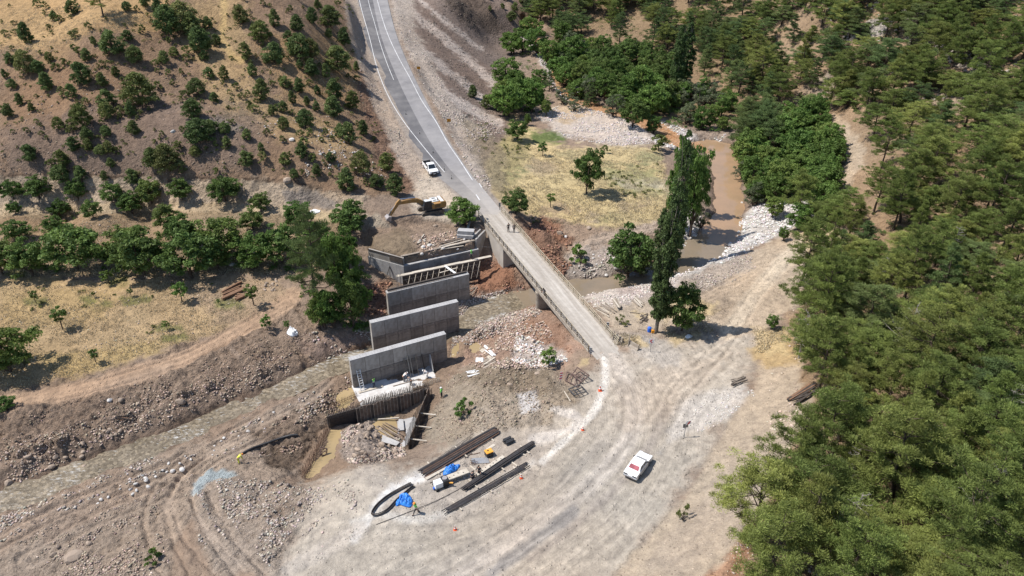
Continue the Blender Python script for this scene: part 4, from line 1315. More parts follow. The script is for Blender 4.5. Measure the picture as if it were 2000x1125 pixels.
PROTO = {
    "pine": [(9, pine_proto(9, 7.4, 30, 11, M_PINE, 48)), (10, pine_proto(10, 7.0, 34, 12, M_PINE, 46, .26)), (8, pine_proto(8, 7.6, 28, 13, M_PINE, 48, .3, .06)),
             (9, pine_proto(9, 6.4, 30, 14, M_PINE, 46, .24, 0, False)), (10, pine_proto(10, 8.4, 32, 15, M_PINE, 50, .36, -.05)), (7, pine_proto(7, 5.4, 24, 16, M_PINE, 46, .16, 0, False))],
    "darkpine": [(9, pine_proto(9, 6.6, 30, 21, M_PINEDARK, 48, .2)), (10, pine_proto(10, 7.0, 34, 22, M_PINEDARK, 46, .3)), (8, pine_proto(8, 5.6, 28, 23, M_PINEDARK, 46, .14, 0, False))],
    "juniper": [(4, cone_proto(4, 3.3, 80, 31, M_JUNI, 60)), (4, cone_proto(4, 3.0, 76, 32, M_JUNI, 60, .6)), (4, cone_proto(4, 3.9, 90, 33, M_JUNI, 60, .45)), (4, cone_proto(4, 2.7, 70, 34, M_JUNI, 60, .7)), (4, cone_proto(4, 3.5, 86, 35, M_JUNI, 60, .5)), (4, cone_proto(4, 3.6, 80, 36, M_BUSH, 56, .45)), (4, cone_proto(4, 3.0, 70, 37, M_BUSH, 56, .55))],
    "bush": [(1.5, cone_proto(1.5, 1.9, 20, 41, M_BUSH, 44, .45, .10, .2)), (1.5, cone_proto(1.5, 2.2, 22, 42, M_BUSH, 44, .4, .10, .2)), (1.5, cone_proto(1.5, 1.7, 18, 43, M_BUSH, 44, .5, .10, .2))],
    "walnut": [(5.5, broad_proto(5.5, 5.2, 100, 51, M_WALNUT, 64, .10)), (5.5, broad_proto(5.5, 5.6, 104, 52, M_WALNUT, 64, .14)), (5.5, broad_proto(5.5, 4.8, 96, 53, M_WALNUT, 64, .10))],
    "plane": [(6.5, broad_proto(6.5, 5.2, 104, 61, M_PLANE, 64, .06, .2, .32, None, 0, 1, 3)), (7, broad_proto(7, 4.8, 104, 62, M_PLANE, 62, .1, .2, .32, None, 0, 1, 2)), (5.5, broad_proto(5.5, 5.4, 100, 63, M_PLANE, 62, .08, .2, .32, None, 0, 1, 3)), (8, broad_proto(8, 5.0, 110, 64, M_PLANE, 62, .15, .2, .32))],
    "willow": [(4, broad_proto(4, 4.4, 52, 71, M_WILLOW, 60, .06, .09, .34, None, 0, 1, 3)), (4, broad_proto(4, 4.0, 48, 72, M_WILLOW, 60, .08, .09, .34, None, 0, 1, 3))],
    "poplar": [(16, poplar_proto(16, 3.8, 260, 81, M_POPLAR, 80)), (18, poplar_proto(18, 4.2, 270, 82, M_POPLAR, 72, .08, .35)), (15, poplar_proto(15, 3.2, 200, 83, M_POPLAR, 76, .06))],
    "sapling": [(2.2, broad_proto(2.2, 1.7, 18, 91, M_PLANE, 40, .35, .14, .24, None, 0, 1, 1, 1.3)), (2.2, broad_proto(2.2, 1.4, 15, 92, M_WALNUT, 38, .4, .14, .24, None, 0, 1, 1, 1.3))],
    "weed": [(1.0, broad_proto(1.0, 1.2, 10, 95, M_PLANE, 26, .05, .10, .24, None, 0, 1, 3, 1.2)), (1.0, broad_proto(1.0, 1.5, 11, 96, M_BUSH, 16, .05, .07, .46, None, 0, 1, 3, 1.0))],
}
TREE_PARTS = {"pine": ("trunk", "crown"), "darkpine": ("trunk", "crown"), "juniper": ("stem", "foliage"), "bush": ("stem", "foliage"), "walnut": ("trunk", "crown"), "plane": ("trunk", "crown"),
              "willow": ("trunk", "crown"), "poplar": ("trunk", "crown"), "sapling": ("stem", "foliage"), "weed": ("stem", "foliage")}
TREE_NAME = {"pine": "pine_tree", "darkpine": "dark_pine_tree", "juniper": "juniper_shrub", "bush": "low_bush", "walnut": "orchard_tree", "plane": "riverside_tree", "willow": "willow_bush", "poplar": "poplar_tree", "sapling": "sapling", "weed": "green_weed"}
TREE_CAT = {"pine": "pine tree", "darkpine": "pine tree", "juniper": "shrub", "bush": "bush", "walnut": "tree", "plane": "tree", "willow": "bush", "poplar": "poplar", "sapling": "sapling", "weed": "plant"}
PLANTED = []


def plant(kind, P, hgt, label, group=None, wide=None, variant=None, name=None, cat=None, lean=None, crown_label=None):
    """one tree or shrub at world point P with real height hgt (and optional crown width)"""
    vs = PROTO[kind]
    vi = random.randrange(len(vs)) if variant is None else variant
    h0, (tm, cm) = vs[vi]
    t = thing(name or TREE_NAME[kind], label, cat or TREE_CAT[kind], P, random.random() * 6.28, group)
    s = hgt / h0
    sx = s * random.uniform(.9, 1.12) if wide is None else wide
    t.scale = (sx, sx * random.uniform(.94, 1.06), s)
    if lean:
        t.rotation_euler[0], t.rotation_euler[1] = lean
    else:
        t.rotation_euler[0] = random.gauss(0, .04)
        t.rotation_euler[1] = random.gauss(0, .04)
    a, b = TREE_PARTS[kind]
    obj(a, tm, t)
    obj(b, cm, t)
    PLANTED.append((P[0], P[1], .25 * hgt))
    return t


def real_h(P, px):
    """metres for a height of px survey pixels at P"""
    u, v, d = project(np.array(P))
    u2, v2, d2 = project(np.array(P) + np.array([0, 0, 1.0]))
    return px / max(1.0, math.hypot(u2 - u, v2 - v))


def scatter(poly, n, mind, keepout=None, tries=40, r=rng):
    """random ground points inside a survey outline, at least mind metres apart"""
    P = np.array(poly, float)
    x0, y0 = P.min(0)
    x1, y1 = P.max(0)
    u = r.uniform(x0, x1, n * tries)
    v = y0 + (y1 - y0) * r.random(n * tries)
    k_ = in_poly(P, u, v)
    u, v = u[k_], v[k_]
    Q_ = hit(u, v)
    out = []
    ex_ = [(a, b) for a, b, c in PLANTED]
    G = {}
    cs = max(mind, .5)

    def near(x, y):
        i, j = int(x // cs), int(y // cs)
        for a in (-1, 0, 1):
            for b in (-1, 0, 1):
                for (px, py) in G.get((i + a, j + b), ()):
                    if (px - x) ** 2 + (py - y) ** 2 < mind * mind:
                        return True
        return False
    for x, y in ex_:
        G.setdefault((int(x // cs), int(y // cs)), []).append((x, y))
    for q in Q_:
        if len(out) >= n:
            break
        # even cover of the ground: a distant pixel holds more ground
        if r.random() > min(1, (project(q)[2] / 230) ** 2.0 + .08):
            continue
        if near(q[0], q[1]):
            continue
        G.setdefault((int(q[0] // cs), int(q[1] // cs)), []).append((q[0], q[1]))
        out.append(q)
    return out


# --- shrubs of the left hill, surveyed one by one (survey picture / 2.813: x, foot y, height)
HILL = [(150,235,130),(400,80,90),(300,110,60),(335,125,50),(205,40,50),(255,50,50),(625,300,150),(415,210,50),(490,165,50),(710,225,70),(785,180,50),(750,345,110),(480,335,80),(430,300,50),(520,250,60),(150,405,150),(65,355,75),(215,400,80),(275,340,65),(30,430,60),(70,485,60),(225,300,30),(310,390,50),(350,355,40),(390,370,40),(460,465,140),(260,500,120),(400,540,90),(340,520,50),(570,475,90),(595,580,100),(770,580,200),(640,415,60),(590,650,100),(720,640,90),(460,700,150),(330,710,80),(175,615,60),(110,580,80),(50,640,80),(660,655,40),(740,740,90),(590,750,70),(480,770,80),(410,830,90),(490,830,80),(225,700,30),(230,745,30),(260,770,30),(170,880,100),(600,840,80),(555,850,60),(640,850,50),(350,920,110),(340,1000,110),(450,1000,100),(615,920,60),(580,990,60),(730,1010,90),(845,920,120),(935,940,170),(1080,860,70),(1085,520,100),(1175,560,60),(1060,650,120),(1100,790,150),(1240,735,70),(1165,730,80),(1250,810,70),(1360,770,70),(1190,810,40),(1000,725,35),(1235,440,90),(1155,430,70),(1125,330,60),(1110,290,160),(1190,250,70),(940,190,180),(1010,170,180),(1060,200,150),(870,490,50),(905,350,80),(960,310,60),(925,415,40),(1000,410,40),(950,470,40),(1355,330,110),(1390,420,80),(1510,350,130),(1440,230,130),(1330,135,120),(1510,150,110),(1150,160,80),(1300,490,40),(1275,560,30),(1330,545,40),(1370,600,50),(1440,550,130),(1500,630,60),(1560,615,70),(1650,320,150),(1720,420,110),(1650,380,60),(1570,480,70),(1650,510,90),(1610,570,80),(1740,610,60),(1690,580,60),(1680,700,110),(1565,710,80),(1470,745,45),(1650,750,40),(1555,780,40),(1440,835,60),(1445,880,50),(1360,910,90),(1660,870,100),(1570,910,80),(1720,890,50),(1740,960,70),(1620,980,60),(1590,230,70),(1640,170,100),(700,60,60),(800,40,100),(870,80,100),
        (1818,150,130),(1893,250,110),(1808,210,60),(1858,390,150),(1793,430,90),(1958,390,60),(1718,320,120),(1838,550,130),(1838,640,120),(1938,600,110),(1748,520,60),(1918,790,130),(1868,750,80),(1988,950,130),(2128,940,110),(1908,1050,140),(2178,1070,130),(2073,1030,80),(1818,890,60),(1718,130,100),(1748,50,60),(1998,740,90)]
HILL_OWN = {(625,300,150): "bushy dark juniper on the hill just below the lone tree on the ridge", (770,580,200): "tallest dark juniper standing in the middle of the left hillside", (460,700,150): "broad rounded green juniper in the left part of the hillside",
            (935,940,170): "tall pointed juniper standing just above the cut bank", (845,920,120): "shorter juniper directly left of the tall pointed one above the cut bank", (1100,790,150): "dark juniper beside the grey rock outcrop on the hillside",
            (1085,520,100): "small round bright green shrub alone on the bare brown hillside", (150,235,130): "lone shrub standing in the orange dry grass at upper left", (1235,440,90): "small dark spruce-like shrub at the foot of the sandy hill path",
            (2128,940,110): "round dark juniper right above the parked pickup's side of the road cut", (2178,1070,130): "dark juniper on the bank directly behind the excavator boom", (1110,290,160): "tall dark juniper at the lower end of the ridge thicket left of the sandy path",
            (150,405,150): "large juniper cluster near the left picture edge below the orange grass", (1510,350,130): "broad rounded shrub right of the sandy hill path", (1355,330,110): "upright shrub directly beside the lower sandy hill path"}
for it in HILL:
    zx, zy, zh = it
    P = hit1(zx / 2.813, zy / 2.813)
    hh = min(7.5, max(.8, real_h(P, zh / 2.813 * .92)))
    big = zh >= 58
    col_l = P.x < -55
    if it in HILL_OWN:
        lab, grp = HILL_OWN[it], "junipers on the left hillside"
    elif big:
        if zx > 1290:
            lab, grp = (("juniper near the top of the hillside strip left of the asphalt road", "junipers beside the road, top") if zy < 300 else ("juniper halfway down the hillside strip left of the asphalt road", "junipers beside the road, middle") if zy < 660
                        else ("juniper low on the hillside strip left of the road, near the pickup", "junipers beside the road, bottom"))
        elif zy > 600:
            lab, grp = "juniper on the brown lower hillside above the cut bank", "junipers on the lower left hillside"
        elif zx < 560:
            lab, grp = "juniper on the left end of the upper hillside", "junipers on the upper left hillside"
        else:
            lab, grp = "juniper on the upper hillside around the sandy path", "junipers around the hill path"
    else:
        lab, grp = ("small yellow-green bush on the lower brown hillside", "small bushes low on the hillside") if zy > 500 else ("small yellow-green bush on the upper dry hillside", "small bushes high on the hillside")
    plant("juniper" if big else "bush", P, hh, lab, grp, random.uniform(.85, 1.2) * hh / (4 if big else 1.5))
lone = hit1(570 / 2.813, 90 / 2.813)
plant("pine", lone, 7.5, "lone dark-trunked pine standing on the ridge crest at upper left", None, variant=0)
hill_poly = [(0, 0), (690, 0), (700, 110), (735, 230), (780, 340), (690, 372), (560, 345), (300, 338), (0, 340)]
for q in scatter(hill_poly, 190, 1.5):
    lowr = project(q)[1] > 190
    plant("bush", q, random.uniform(.6, 1.9) * random.uniform(.6, 1), "tiny sparse bush dotted between the junipers low on the hillside" if lowr else "tiny sparse bush dotted between the junipers high on the hillside",
          "tiny bushes low on the hillside" if lowr else "tiny bushes high on the hillside")

# --- terrace and orchard, surveyed (zoom of the left field: x, 350 + y)/2.813
def z4(x, y):
    return hit1(x / 2.813, 350 + y / 2.813)


ORCH = [
    ((75, 110, 110), 1, "leftmost small orchard tree on the upper terrace below the cut bank"), ((220, 110, 125), 0, "second orchard tree from the left on the upper terrace below the cut bank"), ((430, 112, 110), 2, "third orchard tree from the left along the foot of the cut bank"),
    ((620, 128, 105), 0, "orchard tree at the cut bank with a smaller one at its lower right"), ((730, 190, 115), 1, "orchard tree standing forward on the terrace track's near side"), ((835, 130, 135), 2, "wide loose orchard tree left of the pale eroded bank"),
    ((1000, 112, 110), 0, "orchard tree in front of the pale eroded cut bank, left of the biggest"), ((1240, 122, 140), 1, "biggest orchard tree against the eroded cut bank"), ((85, 190, 70), 2, "small orchard tree below the terrace track at the left edge"),
    ((335, 205, 90), 0, "small pale orchard tree below the terrace track, left of the slim dark one"), ((515, 210, 100), 2, "slim dark orchard tree beside the terrace track"), ((1435, 180, 100), 1, "small upright tree at the right end of the terrace track"),
    ((930, 275, 130), 0, "dark tree behind the dense orchard row, below the track"), ((110, 330, 110), 1, "bushy tree at the upper left of the dense orchard row"), ((20, 520, 190), 0, "leftmost big orchard tree cut by the picture's left edge"),
    ((180, 530, 200), 2, "big orchard tree second from the left in the dense row"), ((425, 495, 265), 1, "tall orchard tree with a bare visible trunk in the dense row"), ((595, 455, 75), 0, "low round orchard bush between two big trees in the dense row"),
    ((790, 530, 320), 2, "biggest round orchard tree in the middle of the dense row"), ((1060, 540, 320), 0, "big orchard tree with the white boulder at its left foot"), ((1235, 440, 320), 1, "tall bright green tree in the dense row right of the middle"),
    ((1395, 490, 190), 0, "bright bushy tree near the right end of the dense orchard row"), ((1545, 460, 200), 2, "round dark tree at the right end of the orchard row, beside the tall pine"), ((1640, 270, 150), 1, "narrow tree beside the white sheet at the end of the terrace"),
    ((1930, 290, 160), 0, "tree on the terrace end left of the excavator's bucket"), ((700, 440, 170), 0, "orchard tree half hidden behind the biggest round one"), ((1200, 490, 110), 1, "low tree in front of the tall bright green tree in the dense row"), ((300, 300, 100), 2, "pale shrub behind the tall bare-trunked orchard tree"),
    ((1010, 350, 150), 2, "grey-green tree at the back of the dense orchard row"), ((1390, 280, 110), 0, "tree behind the right part of the dense orchard row")]
for (x, y, hz), var, lab in ORCH:
    P = z4(x, y)
    plant("plane" if x in (1235, 1395, 1640) else "walnut", P, min(7.6, real_h(P, hz / 2.813 * .93)), lab, "trees of the orchard", 1.16 * min(7.6, real_h(P, hz / 2.813 * .93)) / (5.5 if x not in (1235, 1395, 1640) else 6.8), var)
SAP = [((200, 682, 70), "young tree with a grass patch at the far left of the dry field"), ((520, 650, 32), "tiny sapling in a green patch left of the middle of the dry field"), ((722, 645, 45), "small sapling in a green patch in the middle of the dry field"), ((1000, 672, 105), "slender young tree left of the log pile in the dry field"),
       ((345, 825, 115), "leafy young tree with a dark shadow in the lower dry field"), ((1395, 692, 105), "slender young tree directly right of the log pile"), ((920, 828, 50), "low green sapling in the lower right of the dry field"), ((1470, 830, 75), "thin sapling beside the white sack"),
       ((530, 1012, 75), "young sapling above the red dirt track"), ((600, 572, 75), "small tree in a green patch in front of the dense orchard row"), ((1580, 830, 50), "small grey sapling right above the white sack"), ((1205, 690, 32), "low weed patch left of the log pile's near end")]
for (x, y, hz), lab in SAP:
    P = z4(x, y)
    plant("sapling", P, real_h(P, hz / 2.813), lab, "saplings in the dry field", .9 * real_h(P, hz / 2.813) / 2.2)
P = hit1(24, 726)
plant("plane", P, 7.2, "large round green bush at the left edge of the dry field", None, 1.45, 2, "green_bush", "bush")
P = hit1(10, 800)
plant("plane", P, 1.8, "green bush beside the river bank at the left picture edge", None, .5, 2, "green_bush", "bush")

# --- trees beside the works
def at(u, v, hpx, kind, lab, group=None, var=None, wide=None, **kw):
    P = hit1(u, v)
    return plant(kind, P, real_h(P, hpx), lab, group, wide, var, **kw)


at(618, 610, 185, "darkpine", "tall dark pine at the corner of the dry field, left of the new walls", None, 1, 1.05)
for u, v, hp, lab, var, wd in ((668, 575, 110, "tall leafy tree directly right of the tall pine by the works", 0, .8), (650, 545, 85, "leafy tree behind the tall pine by the works", 1, .8), (690, 575, 85, "bushy tree just left of the concrete wing wall", 2, .75), (690, 640, 95, "bright green tree nearest the left ends of the pier walls", 3, .75),
                            (655, 640, 75, "dark leafy tree overhanging the river by the walls", 2, .8), (708, 612, 60, "leafy bush squeezed beside the left end of the second wall", 2, .55), (672, 515, 65, "leafy tree below the excavator bucket", 0, .75), (625, 505, 70, "leafy tree between the orchard row and the concrete works", 1, .8), (630, 640, 60, "low leafy bush at the foot of the tall pine", 2, .7)):
    at(u, v, hp, "plane", lab, "leafy trees beside the works", var, wd)
at(690, 440, 50, "sapling", "small tree on the terrace edge left of the excavator", None, 0, 1.6)
at(903, 440, 48, "plane", "bushy tree between the excavator and the bridge end", None, 2)
at(1072, 718, 32, "sapling", "thin green bush on the earth mound near the bridge", None, 0)
at(907, 808, 26, "weed", "small green plant on the slope beside the rebar yard", None, 0)
at(1334, 1014, 24, "weed", "lone spiky green weed on the dirt bank below the sedan", None, 1, .9)
at(300, 1100, 20, "weed", "small bright weed between the wheel tracks at lower left", None, 0)
at(1215, 632, 14, "weed", "small dark weed on the dirt beside the poplar", None, 1)

# --- poplars and the trees at the pool
at(1281, 648, 232, "poplar", "tall front poplar with blue and orange cans at its foot", "poplars by the pool", 0, .86)
at(1310, 516, 236, "poplar", "tallest dark thin-topped poplar on the pool bank", "poplars by the pool", 1, .82)
at(1288, 520, 105, "poplar", "shorter poplar between the front one and the tallest one", "poplars by the pool", 2, .8)
at(1345, 462, 165, "plane", "leafy green tree right behind the tallest poplar at the pool", None, 1, .92)
at(1322, 448, 165, "plane", "pale leafy tree between the tallest poplar and the pool", None, 0, .85)
at(1362, 415, 95, "plane", "tree leaning over the pool's left bank", None, 3, .62)
at(1368, 447, 45, "willow", "grey-green willow bush on the left pool bank", None, 0, .7)
at(1330, 645, 80, "walnut", "round dark tree beside the front poplar", None, 0, 1.0)
at(1225, 545, 90, "walnut", "bushy dark tree at the bend of the stream left of the poplars", None, 2)
at(1255, 540, 60, "willow", "low bush beside the bushy dark tree at the stream bend", None, 1)
at(1145, 378, 78, "walnut", "lone round tree in the dry grass meadow", None, 1, 1.05)
at(1011, 275, 38, "walnut", "small tree with a bare trunk above the meadow", None, 2)
at(1008, 418, 42, "walnut", "small tree beside the bridge's far railing end", None, 0)
at(1075, 405, 26, "sapling", "slim sapling in the meadow near the bridge", None, 1)
at(1060, 305, 26, "sapling", "thin sapling at the upper edge of the meadow", None, 0)
at(1180, 298, 14, "bush", "small bush at the top of the dry meadow", None)
at(1132, 515, 28, "weed", "leafy weed on the red bank beside the bridge", None, 0)

# --- trees along the river upstream (zoom of the road: x/2.813+600)
UPS = [(1120,300,120),(1180,290,130),(1100,480,160),(1170,600,200),(1110,640,200),(1240,620,170),(1310,640,90),(1270,300,200),(1330,370,150),(1420,480,130),(1410,570,80),(1470,610,70),(1530,600,80),(1330,500,110),(1280,470,90),(1560,590,120),(1640,560,160),(1760,560,150),(1850,520,160),(1900,640,190),(1700,470,150),(1450,350,170),(1390,260,160),(1230,200,110),(1600,500,130),(1500,470,120),(1690,640,110),(1840,640,120),(1950,600,150),(1480,540,100),
       (1380,420,110),(1210,690,60),(1060,600,120),(1085,560,120),(1150,520,130),(1225,560,130),(1730,600,110)]
for x, y, hz in UPS:
    P = hit1(600 + x / 2.813, y / 2.813)
    k_ = "willow" if (x, y) in ((1410, 570), (1470, 610), (1690, 640)) else ("darkpine" if (x, y) in ((1560, 590), (1330, 500), (1530, 600)) else "plane")
    left = x < 1260 and y > 400
    plant(k_, P, min(8.5, real_h(P, hz / 2.813)), "dark leafy tree in the clump at the foot of the scree" if left else ("leafy tree in the far upper part of the upstream stream-bed thicket" if y < 400 else "leafy tree in the near part of the upstream thicket above the gravel fan"),
          "leafy clump below the scree" if left else "leafy trees of the upstream bed, far" if y < 400 else "leafy trees of the upstream bed, near")
at(600 + 1790 / 2.813, 700 / 2.813, 52, "walnut", "round tree standing alone at the edge of the gravel fan", None, 0)
at(600 + 910 / 2.813, 535 / 2.813, 24, "juniper", "upper of two small dark shrubs low on the scree", None, 1)
at(600 + 985 / 2.813, 590 / 2.813, 24, "juniper", "lower of two small dark shrubs at the foot of the scree", None, 0)
at(1275, 262, 35, "plane", "small leafy tree on the stones beside the brook", None, 1)
at(1285, 295, 30, "bush", "bright low bush at the upper right corner of the meadow", None)
grove = [(1120, 150), (1160, 105), (1250, 100), (1320, 130), (1310, 200), (1230, 190), (1160, 175)]
for q in scatter(grove, 30, 3.2):
    plant("walnut", q, random.uniform(4.6, 6.2), "bright dense broadleaf tree in the green grove upstream", "broadleaf grove upstream")
at(1318, 178, 125, "poplar", "left one of two dark poplars behind the brook", "poplars behind the brook", 0, 1.0)
at(1338, 170, 120, "poplar", "right one of two dark poplars behind the brook", "poplars behind the brook", 2, 1.25)
for q in scatter([(1280, 235), (1300, 190), (1370, 180), (1450, 210), (1470, 240), (1400, 262), (1330, 252)], 20, 2.6):
    plant(random.choice(["plane", "plane", "willow"]), q, random.uniform(3.5, 6.5), "leafy tree on the far bank between the brook and the pine slope", "leafy trees on the far bank")
for q in scatter([(1060, 120), (1110, 90), (1180, 120), (1330, 190), (1300, 232), (1200, 212), (1120, 190)], 44, 2.5, tries=70):
    plant(random.choice(["plane", "plane", "walnut", "willow"]), q, random.uniform(3.2, 6.0), "leafy tree in the green belt between the upstream bed and the grove", "green belt upstream")
# right bank of the pool
for q in scatter([(1440, 262), (1490, 235), (1600, 240), (1640, 330), (1610, 400), (1540, 400), (1470, 400), (1452, 340)], 58, 1.9):
    u_, v_, _ = project(q)
    if u_ < 1520 and v_ < 310:
        plant("darkpine", q, random.uniform(7, 9.5), "dark pine at the right bank where the pool begins", "dark pines at the pool head")
    else:
        side_ = "at the waterline of" if u_ < 1500 else "in the middle of the thicket on" if u_ < 1570 else "at the back, beside the bare cliff, on"
        plant("plane", q, random.uniform(4.4, 7.6), f"bright leafy tree {side_} the pool's right bank", f"leafy trees {side_} the right pool bank")
for u, v, hp, lab in ((1475, 400, 40, "grey-green willow bush at the pool's right waterline"), (1452, 350, 36, "willow bush hanging over the pool's right edge"), (1440, 290, 40, "willow bush at the upstream head of the pool"), (1530, 470, 26, "small bush at the lower edge of the white boulders"), (1560, 450, 50, "leafy bush on the right part of the boulder bank"), (1505, 642, 26, "dark low bush beside the dirt track under the pines"), (1610, 420, 60, "bright bush below the bare cliff"), (1510, 425, 40, "leafy bush rising from the middle of the white boulders")):
    at(u, v, hp, "willow" if "willow" in lab else "plane", lab, None)

# --- pine forest on the right slope
PINES = [(1730, 1005, 185, 4, 1.15, "broad umbrella pine with its bare trunk showing near the lower right"), (1560, 1120, 190, 3, 1.1, "dense pine at the bottom edge of the dirt bank"), (1600, 760, 130, 0, 1.0, "pine with a dark trunk on the edge above the eroded gully"), (1560, 560, 120, 1, 1.0, "big pine reaching out over the dirt track with long branches"),
         (1600, 660, 150, 2, 1.0, "wide pine at the forest edge below the track bend"), (1960, 130, 90, 1, .8, "tall thin pine with a long bare trunk at the top right"), (1690, 230, 90, 0, .9, "dark pine standing directly above the bare cliff"), (1720, 330, 95, 2, .9, "pine right of the bare cliff with its trunk foot showing"), (1640, 860, 110, 3, .95, "grey-green pine hanging over the dirt bank's crest"), (1880, 760, 120, 4, 1.0, "spreading pine beside the dark clearing in the forest")]
for u, v, hp, var, wd, lab in PINES:
    P = hit1(u, v)
    plant("pine", P, min(12, real_h(P, hp)), lab, "pines of the right slope", wd, var)
pine_poly = [(1385, 130), (1420, 60), (1500, -10), (2060, -30), (2060, 1190), (1490, 1190), (1520, 1060), (1560, 960), (1600, 880), (1640, 810), (1600, 740), (1600, 620), (1640, 520), (1690, 410), (1740, 330), (1700, 262), (1610, 225), (1490, 220), (1420, 165)]
def slope_zone(u, v):
    row = "topmost band" if v < 110 else "upper band" if v < 230 else "upper middle band" if v < 370 else "middle band" if v < 540 else "lower middle band" if v < 720 else "lower band" if v < 900 else "bottom band"
    edge = 1400 + 60 if v < 230 else 1700
    side = "left" if u < edge + .33 * (2040 - edge) else "right" if u > edge + .68 * (2040 - edge) else "centre"
    return f"pine in the {row} of the right slope's forest, on its {side} side", f"pines of the {row}, {side}"
far_poly = [(1385, 130), (1420, 60), (1500, -10), (2060, -30), (2060, 440), (1690, 440), (1700, 400), (1740, 330), (1700, 262), (1610, 225), (1490, 220), (1420, 165)]
near_poly = [(1560, 430), (2060, 430), (2060, 1190), (1430, 1190), (1460, 1090), (1515, 1000), (1562, 908), (1598, 850), (1610, 790), (1575, 720), (1570, 640), (1590, 540)]
jobs = [(q, 0) for q in scatter(near_poly, 108, 3.3, tries=60)] + [(q, 1) for q in scatter(far_poly, 172, 2.9, tries=80)]
for q, far_ in jobs:
    u_, v_, _ = project(q)
    plant("pine" if random.random() < (.62 if v_ < 330 else .88) else "darkpine", q, random.choice([random.uniform(3.0, 5.5), random.uniform(6, 8.5), random.uniform(7.5, 10.5)]), *slope_zone(u_, v_), random.uniform(.8, 1.2) * (1.15 if v_ < 330 else .95))
for q in scatter(near_poly, 46, 1.7) + scatter(pine_poly, 40, 2.2):
    v_ = project(q)[1]
    plant("bush", q, random.uniform(.7, 1.8), "low scrub bush between the pines of the upper right slope" if v_ < 400 else "low scrub bush between the pines of the lower right slope", "scrub under the upper pines" if v_ < 400 else "scrub under the lower pines")
for q in scatter([(1010, 20), (1100, -20), (1420, -30), (1480, 40), (1400, 120), (1330, 110), (1180, 90), (1100, 110), (1075, 60)], 74, 3.0, tries=90):
    plant("darkpine" if random.random() < .6 else "pine", q, random.uniform(6.5, 10), "pine in the wood at the far end of the valley", "pines at the valley head", random.uniform(.95, 1.3))
for q in scatter([(1350, 60), (1500, 40), (1510, 210), (1400, 180), (1365, 130)], 16, 2.6, tries=80):
    plant("darkpine", q, random.uniform(6.5, 9.5), "dark pine behind the two dark poplars at the brook", "pines behind the brook's poplars", random.uniform(.9, 1.2))
for q in scatter([(930, 20), (980, -20), (1060, -10), (1040, 60), (990, 60)], 12, 2.6):
    plant("juniper", q, random.uniform(1.5, 3.5), "dark shrub on the rocky slope at the top centre", "shrubs on the top centre rocks")


# --- dead trees among the pines
def dead_proto(h, seed):
    r = np.random.default_rng(seed)
    tr = tube_np([[0, 0, -.4], [.1, 0, h * .5], [.15, .1, h]], [.02 * h, .014 * h, .003 * h], 6)
    br = []
    for i in range(34):
        f = r.uniform(.2, .97)
        a = r.random() * 6.28
        L = h * .34 * (1.1 - f) * r.uniform(.6, 1.2) + .3
        st = np.array([.1 * f, .05 * f, h * f])
        e = st + np.array([math.cos(a) * L, math.sin(a) * L, L * r.uniform(.1, .5)])
        br.append(tube_np([st, (st + e) / 2 + [0, 0, -.05 * L], e], [.006 * h, .004 * h, .0015 * h], 4))
        for k in range(3):
            q = st + (e - st) * r.uniform(.4, .95)
            br.append(tube_np([q, q + r.normal(0, .2, 3) * L + [0, 0, .1 * L]], [.003 * h, .001 * h], 3))
    V1, F1 = tr
    V2, F2 = join_np(br)
    return mesh_np("dead_trunk", V1, F1, M_DEADWOOD, True), mesh_np("dead_branches", V2, F2, M_DEADWOOD, True)


M_DEADWOOD = simple_mat("grey_dead_wood", (.30, .27, .24), .9, var=.25, scale=5)
DEAD = [dead_proto(6, 201), dead_proto(7, 202)]
for u, v, lab in ((1610, 935, "leafless grey dead tree just inside the forest edge above the dirt bank"), (1560, 700, "leafless grey tree at the forest edge above the burnt wood"), (1650, 980, "dead grey tree left of the broad umbrella pine"), (1800, 905, "dead grey tree in the dark clearing behind the umbrella pine"),
                  (1900, 1050, "dead grey tree in the lower right corner of the forest"), (1760, 700, "dead grey tree in the middle of the near forest"), (1850, 520, "dead grey tree high on the right slope's middle"), (1950, 850, "dead grey tree near the right picture edge"), (1640, 1090, "dead grey tree at the bottom of the forest"), (1720, 560, "dead grey tree behind the track bend's pines")):
    P = hit1(u, v)
    t = thing("dead_tree", lab, "dead tree", P, random.random() * 6, "dead trees in the forest")
    k_ = random.choice(DEAD)
    obj("trunk", k_[0], t)
    obj("branches", k_[1], t)
    t.scale = (random.uniform(.8, 1.2),) * 3


